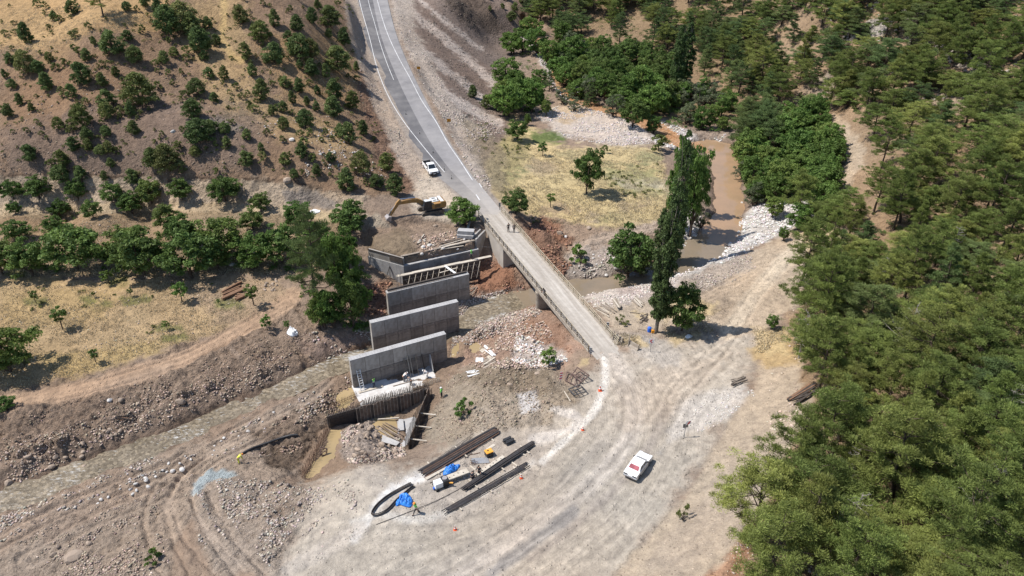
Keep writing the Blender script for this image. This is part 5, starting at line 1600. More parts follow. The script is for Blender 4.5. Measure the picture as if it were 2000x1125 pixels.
# --- grass: one uncountable cover for the meadow, one for the field and hill
def grass_cover(name, poly_list, seed, mat, length=(.14, .34)):
    r = np.random.default_rng(seed)
    Ps = []
    for poly, n in poly_list:
        P = np.array(poly, float)
        u = r.uniform(P[:, 0].min(), P[:, 0].max(), n * 3)
        v = r.uniform(P[:, 1].min(), P[:, 1].max(), n * 3)
        k_ = in_poly(P, u, v)
        Ps.append(hit(u[k_][:n], v[k_][:n]))
    P = np.concatenate(Ps)
    clump = fbm(P[:, 0], P[:, 1], 3.0, 3, seed)
    P = P[clump > -.18]
    N = len(P) * 4
    p = np.repeat(P, 4, 0) + np.column_stack([r.normal(0, .22, N), r.normal(0, .22, N), np.full(N, -.04)])
    a = r.random(N) * 6.28
    L = r.uniform(*length, N)
    w = np.stack([np.cos(a), np.sin(a), 0 * a], 1) * .06
    tip = p + np.stack([r.normal(.1, .25, N) * L, r.normal(-.05, .25, N) * L, L], 1)
    V = np.stack([p - w, p + w, tip], 1).reshape(-1, 3)
    F = np.arange(3 * N).reshape(-1, 3)
    t = np.repeat(np.stack([r.uniform(.75, 1.25, N), r.random(N), 0 * a], 1), 3, 0)
    o = obj(name, mesh_np(name, V, F, mat, False, {"leaf": t}))
    tag(o, kind="stuff")


grass_cover("dry_grass", [([(960, 280), (1100, 285), (1290, 290), (1310, 400), (1280, 430), (1190, 448), (1080, 435), (1000, 405), (965, 340)], 9000), ([(0, 560), (540, 545), (560, 590), (460, 640), (290, 690), (140, 735), (0, 770)], 5000),
                         ([(0, 20), (180, 10), (330, 40), (200, 60), (60, 120), (0, 110)], 2500), ([(500, 90), (690, 80), (720, 240), (600, 260), (430, 230)], 3500), ([(0, 405), (600, 415), (690, 500), (540, 535), (0, 540)], 6000), ([(1290, 600), (1380, 590), (1390, 650), (1300, 660)], 700), ([(1190, 650), (1250, 655), (1260, 678), (1200, 674)], 260), ([(1470, 640), (1530, 640), (1530, 690), (1480, 690)], 400)], 5, M_GRASSBLADE)


def scrub_mass(name, jobs, seed, mat, lw=.14, ll=.26):
    """low undergrowth nobody could count, one cover"""
    r = np.random.default_rng(seed)
    cen, rad = [], []
    for poly, n, (a, b) in jobs:
        P = np.array(poly, float)
        u = r.uniform(P[:, 0].min(), P[:, 0].max(), n * 4)
        v = r.uniform(P[:, 1].min(), P[:, 1].max(), n * 4)
        k_ = in_poly(P, u, v)
        Q_ = hit(u[k_][:n], v[k_][:n])
        cl = fbm(Q_[:, 0], Q_[:, 1], 6.0, 3, seed)
        Q_ = Q_[cl > -.12]
        s_ = r.uniform(a, b, len(Q_))
        for q, s in zip(Q_, s_):
            for i in range(3):
                cen.append(q + np.array([r.normal(0, s * .5), r.normal(0, s * .5), s * r.uniform(.15, .6)]))
                rad.append(s * r.uniform(.4, .7))
    V, F, T = leaves(np.array(cen), np.array(rad), 26, lw, ll, r, .8)
    o = obj(name, mesh_np(name, V, F, mat, False, {"leaf": T}))
    tag(o, kind="stuff")


scrub_mass("green_undergrowth", [([(1010, 120), (1060, 60), (1110, 60), (1330, 150), (1330, 230), (1200, 215), (1100, 190), (1040, 200)], 420, (.6, 1.5)), ([(1280, 235), (1300, 190), (1470, 200), (1470, 245), (1400, 262), (1330, 252)], 160, (.6, 1.4)),
                                 ([(1440, 262), (1490, 235), (1610, 240), (1640, 330), (1610, 420), (1540, 410), (1470, 400), (1452, 340)], 300, (.6, 1.5)), ([(0, 425), (120, 420), (330, 440), (560, 470), (680, 500), (700, 560), (620, 545), (540, 525), (0, 530)], 260, (.4, 1.1)),
                                 ([(590, 560), (720, 540), (735, 620), (690, 670), (620, 655)], 120, (.5, 1.2)), ([(960, 200), (1050, 200), (1060, 240), (980, 240)], 60, (.5, 1.1))], 31, M_PLANE)
scrub_mass("pine_wood_undergrowth", [([(1010, 10), (1100, -20), (1480, -30), (1500, 220), (1400, 160), (1300, 120), (1180, 90), (1075, 60)], 420, (.6, 1.4)), ([(1500, -20), (2000, -20), (2000, 420), (1740, 340), (1700, 262), (1610, 225), (1500, 220)], 520, (.5, 1.3)),
                                     ([(1640, 430), (2000, 420), (2000, 1125), (1500, 1125), (1540, 980), (1620, 850), (1600, 650)], 520, (.4, 1.1))], 32, M_JUNI)
scrub_mass("hill_scrub", [([(0, 60), (690, 10), (735, 230), (780, 345), (690, 372), (560, 345), (0, 338)], 620, (.22, .7)), ([(935, 240), (1000, 235), (1040, 290), (990, 390), (955, 370)], 70, (.3, .8)), ([(1170, 330), (1290, 320), (1300, 390), (1200, 385)], 60, (.3, .7)), ([(990, 400), (1100, 420), (1200, 440), (1180, 460), (1040, 440)], 40, (.25, .6)), ([(0, 560), (520, 550), (300, 680), (0, 740)], 50, (.2, .5))], 33, M_BUSH, .10, .2)

# ------------------------------------------------------------------ building blocks for made things
class MB:
    """collects boxes, bars, tubes and prisms into one mesh"""
    def __init__(s):
        s.bm = bmesh.new()

    def hexa(s, b, t):
        vs = [s.bm.verts.new(p) for p in list(b) + list(t)]
        for f in ((3, 2, 1, 0), (4, 5, 6, 7), (0, 1, 5, 4), (1, 2, 6, 5), (2, 3, 7, 6), (3, 0, 4, 7)):
            s.bm.faces.new([vs[i] for i in f])
        return s

    def box(s, x0, y0, z0, x1, y1, z1):
        return s.hexa([(x0, y0, z0), (x1, y0, z0), (x1, y1, z0), (x0, y1, z0)], [(x0, y0, z1), (x1, y0, z1), (x1, y1, z1), (x0, y1, z1)])

    def bar(s, p0, p1, w, h, up=(0, 0, 1)):
        p0, p1 = Vector(p0), Vector(p1)
        d = (p1 - p0).normalized()
        u = Vector(up)
        if abs(d.dot(u)) > .95:
            u = Vector((1, 0, 0))
        a = d.cross(u).normalized()
        c = a.cross(d).normalized()
        q = [a * w / 2 * i + c * h / 2 * j for i, j in ((-1, -1), (1, -1), (1, 1), (-1, 1))]
        return s.hexa([p0 + x for x in q], [p1 + x for x in q])

    def tube(s, P, r, n=6, caps=True):
        P = [Vector(p) for p in P]
        rings = []
        for i, p in enumerate(P):
            d = (P[min(i + 1, len(P) - 1)] - P[max(i - 1, 0)]).normalized()
            u = Vector((0, 0, 1)) if abs(d.z) < .9 else Vector((1, 0, 0))
            a = d.cross(u).normalized()
            c = a.cross(d)
            ri = r[i] if isinstance(r, (list, tuple)) else r
            rings.append([s.bm.verts.new(p + (a * math.cos(k * 2 * math.pi / n) + c * math.sin(k * 2 * math.pi / n)) * ri) for k in range(n)])
        for A, B in zip(rings, rings[1:]):
            for k in range(n):
                s.bm.faces.new([A[k], A[(k + 1) % n], B[(k + 1) % n], B[k]])
        if caps:
            s.bm.faces.new(rings[0][::-1])
            s.bm.faces.new(rings[-1])
        return s

    def prism(s, prof, y0, y1, axis='y', inset=0.0):
        """closed outline (x, z) carried from y0 to y1"""
        def m(p, y):
            return (p[0], y, p[1]) if axis == 'y' else (p[0], p[1], y)
        A = [s.bm.verts.new(m(p, y0)) for p in prof]
        B = [s.bm.verts.new(m(p, y1)) for p in prof]
        n = len(prof)
        for i in range(n):
            s.bm.faces.new([A[i], A[(i + 1) % n], B[(i + 1) % n], B[i]])
        s.bm.faces.new(A[::-1])
        s.bm.faces.new(B)
        return s

    def quad(s, a, b, c, d, t=.012):
        """thin plate with four corners and real thickness along its normal"""
        a, b, c, d = map(Vector, (a, b, c, d))
        n = (b - a).cross(d - a).normalized() * t
        return s.hexa([a - n * .3, b - n * .3, c - n * .3, d - n * .3], [a + n, b + n, c + n, d + n])

    def cone(s, c, r0, r1, h, n=12):
        c = Vector(c)
        return s.tube([c, c + Vector((0, 0, h))], [r0, r1], n)

    def ball(s, c, r, sx=1, sy=1, sz=1, sub=2):
        m = Matrix.Translation(c) @ Matrix.Diagonal((r * sx, r * sy, r * sz, 1))
        bmesh.ops.create_icosphere(s.bm, subdivisions=sub, radius=1, matrix=m)
        return s

    def mesh(s, name, mat, bevel=0, smooth_shade=False):
        if bevel:
            bmesh.ops.bevel(s.bm, geom=[e for e in s.bm.edges], offset=bevel, segments=1, affect='EDGES', clamp_overlap=True)
        bmesh.ops.recalc_face_normals(s.bm, faces=s.bm.faces[:])
        me = bpy.data.meshes.new(name)
        s.bm.to_mesh(me)
        s.bm.free()
        if smooth_shade:
            for p in me.polygons:
                p.use_smooth = True
        me.materials.append(mat)
        return me

    def build(s, name, mat, parent=None, bevel=0, smooth_shade=False):
        return obj(name, s.mesh(name, mat, bevel, smooth_shade), parent)


def dup_tree(o, parent=None, loc=None, rotz=None):
    """copy of a thing with copies of its parts (mesh data shared)"""
    c = o.copy()
    COL.objects.link(c)
    if parent is not None:
        c.parent = parent
    if loc is not None:
        c.location = loc
    if rotz is not None:
        c.rotation_euler = (c.rotation_euler[0], c.rotation_euler[1], rotz)
    for ch in list(o.children):
        dup_tree(ch, c)
    return c


M_CONC = simple_mat("concrete", tuple(srgb(172, 168, 163)), .9, var=.10, scale=1.1, bump=.15, bump_scale=14, dirt=tuple(srgb(116, 108, 100)), dirt_amt=.55, dirt_scale=.7)
M_CONCNEW = simple_mat("fresh_concrete", tuple(srgb(182, 180, 178)), .88, var=.09, scale=1.4, bump=.12, bump_scale=14, dirt=tuple(srgb(138, 134, 130)), dirt_amt=.45, dirt_scale=.9)
M_CONCPANEL = simple_mat("formed_concrete_panel", tuple(srgb(184, 178, 170)), .88, var=.12, scale=1.0, bump=.12, bump_scale=14, dirt=tuple(srgb(122, 112, 102)), dirt_amt=.6, dirt_scale=.8, rnd=.2)
M_CONCSTAIN = simple_mat("stained_concrete_panel", tuple(srgb(164, 154, 144)), .88, var=.16, scale=1.2, bump=.12, bump_scale=14, dirt=tuple(srgb(88, 80, 74)), dirt_amt=.75, dirt_scale=1.1, rnd=.18)
M_CONCDUST = simple_mat("dusty_deck_concrete", tuple(srgb(178, 170, 160)), .92, var=.12, scale=.8, dirt=tuple(srgb(196, 186, 172)), dirt_amt=.7, dirt_scale=.5)
M_SLAB = simple_mat("dusty_white_slab", tuple(srgb(214, 211, 207)), .9, var=.1, scale=1.6, dirt=tuple(srgb(176, 168, 160)), dirt_amt=.6, dirt_scale=1.2)
M_OLDCONC = simple_mat("old_concrete", tuple(srgb(176, 166, 152)), .92, var=.14, scale=1.0, bump=.2, bump_scale=10, dirt=tuple(srgb(130, 112, 94)), dirt_amt=.6, dirt_scale=.8)
M_RAIL = simple_mat("faded_railing_paint", tuple(srgb(198, 186, 162)), .75, var=.2, scale=1.2, dirt=tuple(srgb(120, 100, 76)), dirt_amt=.6, dirt_scale=1.0)
M_RAILDARK = simple_mat("weathered_railing_steel", tuple(srgb(128, 116, 98)), .75, var=.2, scale=1.2, dirt=tuple(srgb(88, 74, 60)), dirt_amt=.6)
M_REBAR = simple_mat("rebar_steel", (.075, .070, .070), .65, .3, var=.25, scale=2, dirt=(.13, .085, .06), dirt_amt=.4, rnd=.25)
M_REBARRUST = simple_mat("rusty_rebar", (.16, .095, .065), .8, .1, var=.25, scale=2, rnd=.2)
M_WOOD = simple_mat("pale_timber", tuple(srgb(206, 196, 180)), .85, var=.14, scale=2.5, dirt=tuple(srgb(168, 152, 130)), dirt_amt=.5, rnd=.1)
M_WOODGREY = simple_mat("weathered_timber", tuple(srgb(158, 146, 132)), .9, var=.18, scale=2.5, dirt=tuple(srgb(110, 96, 82)), dirt_amt=.5, rnd=.15)
M_PLY = simple_mat("worn_plywood", tuple(srgb(134, 116, 102)), .85, var=.2, scale=1.6, dirt=tuple(srgb(66, 58, 54)), dirt_amt=.6, rnd=.18)
M_PLYDARK = simple_mat("dark_form_panel", tuple(srgb(84, 76, 70)), .85, var=.2, scale=1.6, dirt=tuple(srgb(120, 110, 100)), dirt_amt=.4, rnd=.15)
M_WHITE = simple_mat("white_car_paint", (.80, .80, .79), .32, var=.03, scale=1, spec=.5, dirt=(.55, .51, .46), dirt_amt=.25, dirt_scale=1.2)
M_GLASS = simple_mat("dark_car_glass", (.018, .024, .03), .06, var=.05, spec=.6)
M_REDSEAT = simple_mat("red_rear_shelf", (.42, .045, .07), .35, var=.15, scale=3, spec=.5)
M_GLASSRED = simple_mat("rear_glass_over_red_shelf", (.34, .10, .11), .12, var=.45, scale=.9, spec=.7)
M_BLACK = simple_mat("black_rubber", (.022, .022, .023), .8, var=.2)
M_PLASTIC = simple_mat("black_plastic", (.035, .035, .037), .5, var=.15)
M_CHROME = simple_mat("dull_chrome", (.5, .5, .52), .3, .9, var=.1)
M_LAMP = simple_mat("lamp_glass", (.62, .64, .66), .12, var=.05, spec=.6)
M_REDLAMP = simple_mat("red_lamp", (.36, .02, .02), .25, var=.05)
M_PLATE = simple_mat("plate_white", (.75, .75, .73), .5, var=.05)
M_YELLOW = simple_mat("excavator_yellow", (.33, .18, .055), .5, var=.12, scale=2, dirt=(.34, .25, .16), dirt_amt=.5, dirt_scale=1.5)
M_GREYPAINT = simple_mat("dark_machine_grey", (.06, .06, .063), .6, var=.2, dirt=(.22, .19, .16), dirt_amt=.4)
M_COVER = simple_mat("pale_engine_cover", (.60, .61, .60), .5, var=.08, dirt=(.42, .38, .33), dirt_amt=.4)
M_STEEL = simple_mat("worn_bucket_steel", (.40, .37, .36), .5, .4, var=.2)
M_TRACK = simple_mat("track_steel", (.09, .08, .072), .7, .3, var=.2, dirt=(.28, .24, .19), dirt_amt=.6)
M_BLUE = simple_mat("blue_tarpaulin", (.030, .19, .60), .45, var=.15, scale=2, spec=.4)
M_BLUEDRUM = simple_mat("blue_plastic", (.03, .13, .55), .45, var=.1)
M_ORANGE = simple_mat("orange_paint", (.72, .33, .04), .5, var=.12, dirt=(.4, .3, .18), dirt_amt=.4)
M_ORANGECAN = simple_mat("orange_plastic", (.80, .34, .03), .5, var=.1)
M_CONE = simple_mat("cone_orange", (.66, .10, .03), .55, var=.15)
M_REFLECT = simple_mat("reflective_white", (.78, .78, .77), .4, var=.05)
M_RED = simple_mat("sign_red", (.55, .02, .03), .45, var=.06)
M_SIGNBACK = simple_mat("sign_back_grey", (.20, .20, .20), .5, .4, var=.1)
M_BROWNSIGN = simple_mat("brown_sign_face", (.28, .13, .03), .5, var=.1)
M_GALV = simple_mat("galvanised_post", (.36, .36, .36), .5, .5, var=.12)
M_BLACKPAINT = simple_mat("marker_black", (.03, .03, .03), .5, var=.1)
M_SHEETW = simple_mat("white_plastic_sheet", (.74, .74, .73), .55, var=.08)
M_LOG = simple_mat("dry_log", (.20, .115, .07), .9, var=.25, scale=3, bump=.4)
M_DEBRIS = simple_mat("charred_wood", (.06, .048, .04), .9, var=.3, scale=3)
M_TEAL = simple_mat("blue_grey_netting", tuple(srgb(136, 154, 160)), .8, var=.25, scale=4)
M_BOULDER = simple_mat("pale_limestone_boulder", tuple(srgb(214, 210, 204)), .92, var=.14, scale=1.6, bump=.4, bump_scale=6, dirt=tuple(srgb(166, 152, 136)), dirt_amt=.5, rnd=.12)
M_BOULDERBR = simple_mat("brown_boulder", tuple(srgb(176, 158, 140)), .92, var=.18, scale=1.6, bump=.4, bump_scale=6, dirt=tuple(srgb(120, 102, 88)), dirt_amt=.6, rnd=.16)


def V3(a):
    return Vector([float(x) for x in a])


def WP(u, v, z):
    return V3(W(u, v, z))


# ------------------------------------------------------------------ the old one-lane bridge
def build_bridge():
    t = thing("road_bridge", "narrow old concrete road bridge with pale pipe railings over the stream", "bridge", WP(1065, 550, 0))
    org = t.location.copy()
    L0, L1, R0, R1 = (WP(*p, 0) - org for p in ((946, 435), (1154, 695), (977, 411.5), (1183, 644)))
    ax = ((L1 + R1) / 2 - (L0 + R0) / 2)
    LEN = ax.length
    ax.normalize()
    side = Vector((ax.y, -ax.x, 0))          # towards the right-hand (upstream) edge is -side or side
    if side.dot(R0 - L0) < 0:
        side = -side
    WID = (R0 - L0).dot(side) * .5 + (R1 - L1).dot(side) * .5
    c0 = (L0 + R0) / 2
    c0 = c0 - ax * (c0 - (L0 + R0) / 2).dot(ax)
    s0 = min(L0.dot(ax), R0.dot(ax))
    s1 = max(L1.dot(ax), R1.dot(ax))
    cc = (L0 + R0 + L1 + R1) / 4

    def at_(s, w, z):
        """s along the axis, w across (-1 left edge .. 1 right edge), z"""
        p = cc + ax * (s - cc.dot(ax)) + side * (w * WID / 2)
        return Vector((p.x, p.y, z))

    def slab(a, b, w0, w1, z0, z1, mb=None):
        mb = mb or MB()
        return mb.hexa([at_(a, w0, z0), at_(b, w0, z0), at_(b, w1, z0), at_(a, w1, z0)], [at_(a, w0, z1), at_(b, w0, z1), at_(b, w1, z1), at_(a, w1, z1)])
    SS, SE = s0 + .4, s1 - .9
    slab(SS, SE, -1.03, 1.03, -.42, -.02).build("deck_slab", M_OLDCONC, t)
    # worn dusty running surface with gravel along the edges
    slab(SS - .4, SE + .1, -.93, .93, -.02, .03).build("deck_surface", M_DECKTOP, t)
    for w in (-1, 1):
        slab(SS, SE, w * 1.03, w * .93, -.02, .16).build("kerb", M_OLDCONC, t)
    f = lambda v: WP((946 + (v - 435) * .8), v, 0).dot(ax) - org.dot(ax)
    sa, sp, sb = f(482), f(560), f(655)
    for w in (-.72, 0, .72):
        slab(sa - .3, sb + .8, w - .09, w + .09, -1.25, -.42).build("girder", M_OLDCONC, t)
    mb = MB()
    mb.hexa([at_(SE + .1, -.93, -.3), at_(SE + 2.4, -.85, -.4), at_(SE + 2.4, .85, -.4), at_(SE + .1, .93, -.3)], [at_(SE + .1, -.93, .03), at_(SE + 2.4, -.85, -.06), at_(SE + 2.4, .85, -.06), at_(SE + .1, .93, .03)])
    mb.build("approach_ramp", M_DECKTOP, t)
    # abutments
    mb = slab(SS - 1.5, sa, -1.02, -.92, -5.5, -.42)
    slab(SS - 1.5, sa, .92, 1.02, -5.5, -.42, mb)
    slab(sa - .7, sa, -.918, .918, -6.0, -1.26, mb)
    mb.build("abutment", M_CONCDUST, t)
    mb = slab(sb, SE + .4, -1.02, -.92, -4.5, -.42)
    slab(sb, SE + .4, .92, 1.02, -4.5, -.42, mb)
    slab(sb, sb + .7, -.918, .918, -5.0, -1.26, mb)
    mb.build("abutment", M_CONCDUST, t)
    # pier: wall with rounded noses
    prof = []
    hw = WID * .5 * .96
    for k in range(9):
        a = -math.pi / 2 + math.pi * k / 8
        prof.append((hw - .45 + .45 * math.cos(a), .45 * math.sin(a)))
    for k in range(9):
        a = math.pi / 2 + math.pi * k / 8
        prof.append((-hw + .45 + .45 * math.cos(a), .45 * math.sin(a)))
    pm = MB().prism(prof, -7.2, -1.26, axis='z')
    p = pm.build("pier", M_OLDCONC, t, smooth_shade=False)
    pc = at_(sp, 0, 0)
    p.location = pc
    p.rotation_euler = (0, 0, math.atan2(side.y, side.x))
    mb = MB()
    mb.prism([(x * 1.04, y * 1.25) for x, y in prof], -1.258, -1.0, axis='z')
    cpo = mb.build("pier_cap", M_OLDCONC, t)
    cpo.location = pc
    cpo.rotation_euler = (0, 0, math.atan2(side.y, side.x))
    # railings
    for w, mat, nrail in ((-.98, M_RAILDARK, 3), (.98, M_RAIL, 3)):
        a, b = SS + .3, SE - .1
        n = int((b - a) / 1.75)
        post = MB().box(-.06, -.06, .16, .06, .06, 1.12).mesh("railing_post", mat)
        for i in range(n + 1):
            o = obj("railing_post", post, t, at_(a + (b - a) * i / n, w, 0))
            o.rotation_euler[2] = math.atan2(ax.y, ax.x)
        for z, ww in ((1.09, .08), (.70, .06), (.34, .06))[:nrail]:
            MB().bar(at_(a - .2, w + (.035 if w > 0 else -.035) * 0, z + .031), at_(b + .2, w, z + .031), ww, .06).build("rail", M_RAIL if (z > 1 or w > 0) else M_RAILDARK, t)
    return at_, org, SS, SE


def deck_material():
    m, nt, b = new_mat("worn_deck_surface")
    tc = nd(nt, "ShaderNodeTexCoord").outputs["Object"]
    mp = nd(nt, "ShaderNodeMapping")
    mp.inputs["Rotation"].default_value = (0, 0, R(-21.5))
    nt.links.new(tc, mp.inputs["Vector"])
    mp2 = nd(nt, "ShaderNodeMapping")
    mp2.inputs["Scale"].default_value = (1.1, .06, 1)
    nt.links.new(mp.outputs[0], mp2.inputs["Vector"])
    a = ramp(nt, noise(nt, 1.2, 6, .6, mp2.outputs[0]).outputs[0], [(.3, tuple(srgb(158, 149, 138))), (.55, tuple(srgb(184, 176, 165))), (.75, tuple(srgb(206, 199, 189)))])
    g = ramp(nt, noise(nt, 1.3, 6, .7, tc).outputs[0], [(.3, (.84,) * 3), (.7, (1.1,) * 3)])
    c = mixc(nt, 1, a.outputs[0], g.outputs[0], 'MULTIPLY')
    nt.links.new(c, b.inputs["Base Color"])
    b.inputs["Roughness"].default_value = .92
    b.inputs["Specular IOR Level"].default_value = .15
    return m


M_DECKTOP = deck_material()
bridge_at, bridge_org, BS0, BS1 = build_bridge()


# ------------------------------------------------------------------ the new walls
def oriented(pL, pR):
    """frame with x along the wall (left to right in the picture), y away from the camera"""
    d = (pR - pL)
    d.z = 0
    L = d.length
    return d.normalized(), L


def pier_wall(label, uL, vL, uR, vR, zt, zb, thick=.85, name="pier_wall", panel_w=1.9, mark=True):
    pL, pR = WP(uL, vL, zt), WP(uR, vR, zt)
    dx, L = oriented(pL, pR)
    t = thing(name, label, "concrete wall", (pL.x, pL.y, zb), math.atan2(dx.y, dx.x))
    Hh = zt - zb
    MB().box(0, 0, 0, L, thick, Hh).build("wall_body", M_CONCSTAIN, t)
    MB().box(-.03, -.02, Hh, L + .03, thick + .02, Hh + .06).build("wall_top", M_CONCNEW, t)
    # form panels stand a little proud, joints recessed between them
    n = int(round(L / panel_w))
    pw = L / n
    rows = [(0.0, Hh * .52), (Hh * .54, Hh)]
    for (z0, z1) in rows:
        me = MB().box(.035, -.05, z0 + .03, pw - .035, -.001, z1 - .03).mesh("form_panel", M_CONCSTAIN if z0 == 0 else M_CONCPANEL)
        for i in range(n):
            obj("form_panel", me, t, (i * pw, 0, 0))
    me = MB().box(-.028, .02, .015, -.001, thick - .02, Hh - .015).mesh("end_panel", M_CONCPANEL)
    obj("end_panel", me, t)
    me = MB().box(L + .001, .02, .015, L + .028, thick - .02, Hh - .015).mesh("end_panel", M_CONCPANEL)
    obj("end_panel", me, t)
    # tie stubs along the pour joint
    mb = MB()
    for i in range(1, n * 2):
        mb.box(i * pw / 2 - .03, -.06, Hh * .53 - .03, i * pw / 2 + .03, -.029, Hh * .53 + .03)
    o = mb.build("form_ties", M_GREYPAINT, t)
    # steel dowels cast into the crown
    mb = MB()
    k = int(L / .42)
    for i in range(k):
        for y in (thick * .3, thick * .7):
            mb.box(.2 + i * .42, y - .02, Hh + .06, .24 + i * .42, y + .02, Hh + .09)
    mb.build("crown_dowels", M_GREYPAINT, t)
    return t, pL, dx, L


wallA, wa0, wad, waL = pier_wall("nearest of the three free-standing concrete pier walls, ladder at its left", 684, 705, 871, 653, -1.1, -6.35)
wallB, *_ = pier_wall("middle of the three free-standing concrete pier walls", 724.5, 632, 895, 590, -1.1, -6.4)
wallC, wc0, wcd, wcL = pier_wall("farthest of the three free-standing concrete pier walls with a dark timber edge on top", 756.5, 573.5, 916, 536, -1.2, -6.3)
# timber and rebar left on top of the far wall
w = thing("timber_edge", "dark timber edging lying along the top of the farthest pier wall", "timber", (wc0.x, wc0.y, -1.14), math.atan2(wcd.y, wcd.x))
MB().box(.2, .50, .08, wcL - .2, .80, .30).build("beam", M_PLYDARK, w)
MB().box(.2, .15, .08, wcL * .8, .24, .14).build("batten", M_WOODGREY, w)

# abutment with stepped seat, back wall and wing walls
def build_abutment():
    zb = -5.9
    t = thing("bridge_abutment", "new stepped concrete abutment with an angled wing wall holding back earth fill", "abutment", (0, 0, 0))
    a, b = WP(788.5, 520, -1.9), WP(932, 488, -1.9)
    dx, L = oriented(a, b)
    ny = Vector((-dx.y, dx.x, 0))

    def P(x, y, z):
        p = a + dx * x + ny * y
        return Vector((p.x, p.y, z))

    def blk(x0, x1, y0, y1, z0, z1, mb=None):
        mb = mb or MB()
        return mb.hexa([P(x0, y0, z0), P(x1, y0, z0), P(x1, y1, z0), P(x0, y1, z0)], [P(x0, y0, z1), P(x1, y0, z1), P(x1, y1, z1), P(x0, y1, z1)])
    blk(0, L + .3, 0, 1.9, zb, -1.9).build("seat_wall", M_CONC, t)
    blk(.02, L + .3, .02, .55, -1.9, -1.84).build("seat_top", M_CONCNEW, t)
    blk(.0, L, .9, 1.3, -1.9, -.55).build("back_wall", M_CONCPANEL, t)
    blk(-.02, L, .88, 1.32, -.55, -.49).build("back_wall_top", M_WOODGREY, t)
    n = 10
    for i in range(n):
        blk(i * L / n + .015, (i + 1) * L / n - .015, -.028, -.001, zb, -1.95).build("form_panel", M_CONCPANEL, t)
        blk(i * L / n + .015, (i + 1) * L / n - .015, .872, .899, -1.83, -.6).build("form_panel", M_PLYDARK, t)
    # left wing: from the front corner back to the upper left
    c0 = P(0, 0, 0)
    c1 = WP(717, 487, -.55)
    wd, WL = oriented(c1, c0)
    wy = Vector((-wd.y, wd.x, 0))

    def Q_(x, y, z):
        p = Vector((c1.x, c1.y, 0)) + wd * x + wy * y
        return Vector((p.x, p.y, z))

    def wblk(x0, x1, y0, y1, z0, z1, sl=0, mb=None):
        mb = mb or MB()
        return mb.hexa([Q_(x0, y0, z0 + sl), Q_(x1, y0, z0), Q_(x1, y1, z0), Q_(x0, y1, z0 + sl)], [Q_(x0, y0, z1), Q_(x1, y0, z1), Q_(x1, y1, z1), Q_(x0, y1, z1)])
    wblk(0, WL - .002, 0, .6, zb, -1.9, 2.2).build("wing_wall", M_CONCNEW, t)
    wblk(.1, WL - .15, .08, .52, -1.9, -.55).build("wing_parapet", M_CONCPANEL, t)
    m = 5
    for i in range(m):
        wblk(i * WL / m + .015, (i + 1) * WL / m - .015, -.028, -.001, zb + .3 + 2.0 * (1 - (i + .5) / m), -1.93).build("form_panel", M_CONCNEW, t)
    wblk(.1, WL - .15, .0, .07, -.62, -.42).build("form_rail", M_PLYDARK, t)
    wblk(WL * .62, WL - .16, -.02, .07, -1.5, -.75).build("form_board", M_PLYDARK, t)
    # right wing: two thin parallel walls back to the road
    e0, e1 = P(L - .1, 1.3, 0), WP(943, 447, -.2)
    rd, RL = oriented(e0, e1)
    ry = Vector((-rd.y, rd.x, 0))
    for y in (-.55, .35):
        mb = MB()
        p = [Vector((e0.x, e0.y, 0)) + rd * x + ry * (y + s) for x, s in ((0, 0), (RL, 0), (RL, .3), (0, .3))]
        mb.hexa([Vector((q.x, q.y, -5.0 if i in (0, 3) else -2.2)) for i, q in enumerate(p)], [Vector((q.x, q.y, -.35)) for q in p])
        mb.build("return_wall", M_CONC, t)
    # triangular prop against the wing
    mb = MB()
    f0 = Q_(WL * .55, -1.0, -5.0)
    f1 = Q_(WL * .68, -1.0, -5.2)
    top = Q_(WL * .61, -.04, -2.6)
    mb.bar(f0, top, .09, .09)
    mb.bar(f1, top, .09, .09)
    mb.bar(f0.lerp(top, .3), f1.lerp(top, .3), .07, .07)
    mb.build("prop", M_GREYPAINT, t)
    return P, L


abP, abL = build_abutment()

# formwork with raking braces in front of the abutment
def build_braced_formwork():
    pL, pR = WP(786, 540, -2.2), WP(937, 508, -2.2)
    dx, L = oriented(pL, pR)
    t = thing("braced_formwork", "long dark formwork wall with pale raking braces and a plank walkway on top", "formwork", (pL.x, pL.y, -6.0), math.atan2(dx.y, dx.x))
    Hh = 3.8
    n = 10
    pw = L / n
    me = MB().box(.01, 0, 0, pw - .01, .12, Hh).mesh("form_board", M_PLYDARK)
    for i in range(n):
        obj("form_board", me, t, (i * pw, 0, 0))
    br = MB().bar((-.1, -.9, Hh * .28), (.95, -.06, Hh * .97), .09, .06).bar((.9, -.5, Hh * .35), (.1, -.05, Hh * .85), .05, .05).mesh("brace", M_WOOD)
    k = 13
    for i in range(k):
        obj("brace", br, t, (.3 + (L - 1.2) * i / (k - 1), 0, 0))
    for z in (.9, 2.0, 3.1):
        MB().bar((0, -.035, z), (L, -.035, z), .07, .10).build("waler", M_WOODGREY, t)
    xs = np.linspace(-.9, L - .6, 6)
    for i, x in enumerate(xs):
        MB().box(x, .13 + .05 * (i % 2), Hh + .02 * (i % 2), x + 2.9, .75 + .05 * (i % 2), Hh + .05 + .02 * (i % 2)).build("walkway_plank", M_WOOD, t)
    MB().bar((L * .62, -2.6, Hh - 1.0 + .9), (L * .55, .3, Hh + .12), .38, .06).build("gangplank", M_SHEETW, t)
    MB().bar((L * .45, -.9, Hh - .25), (L * .68, -.9, Hh + .0), .22, .05).build("gangplank", M_WOOD, t)
    post = MB().box(-.03, -.03, 0, .03, .03, Hh + .6).mesh("scaffold_post", M_GALV)
    for x, y in ((-.9, -.1), (-.45, -.1), (-.9, .5), (-.2, .5)):
        obj("scaffold_post", post, t, (x, y, 0))
    return t


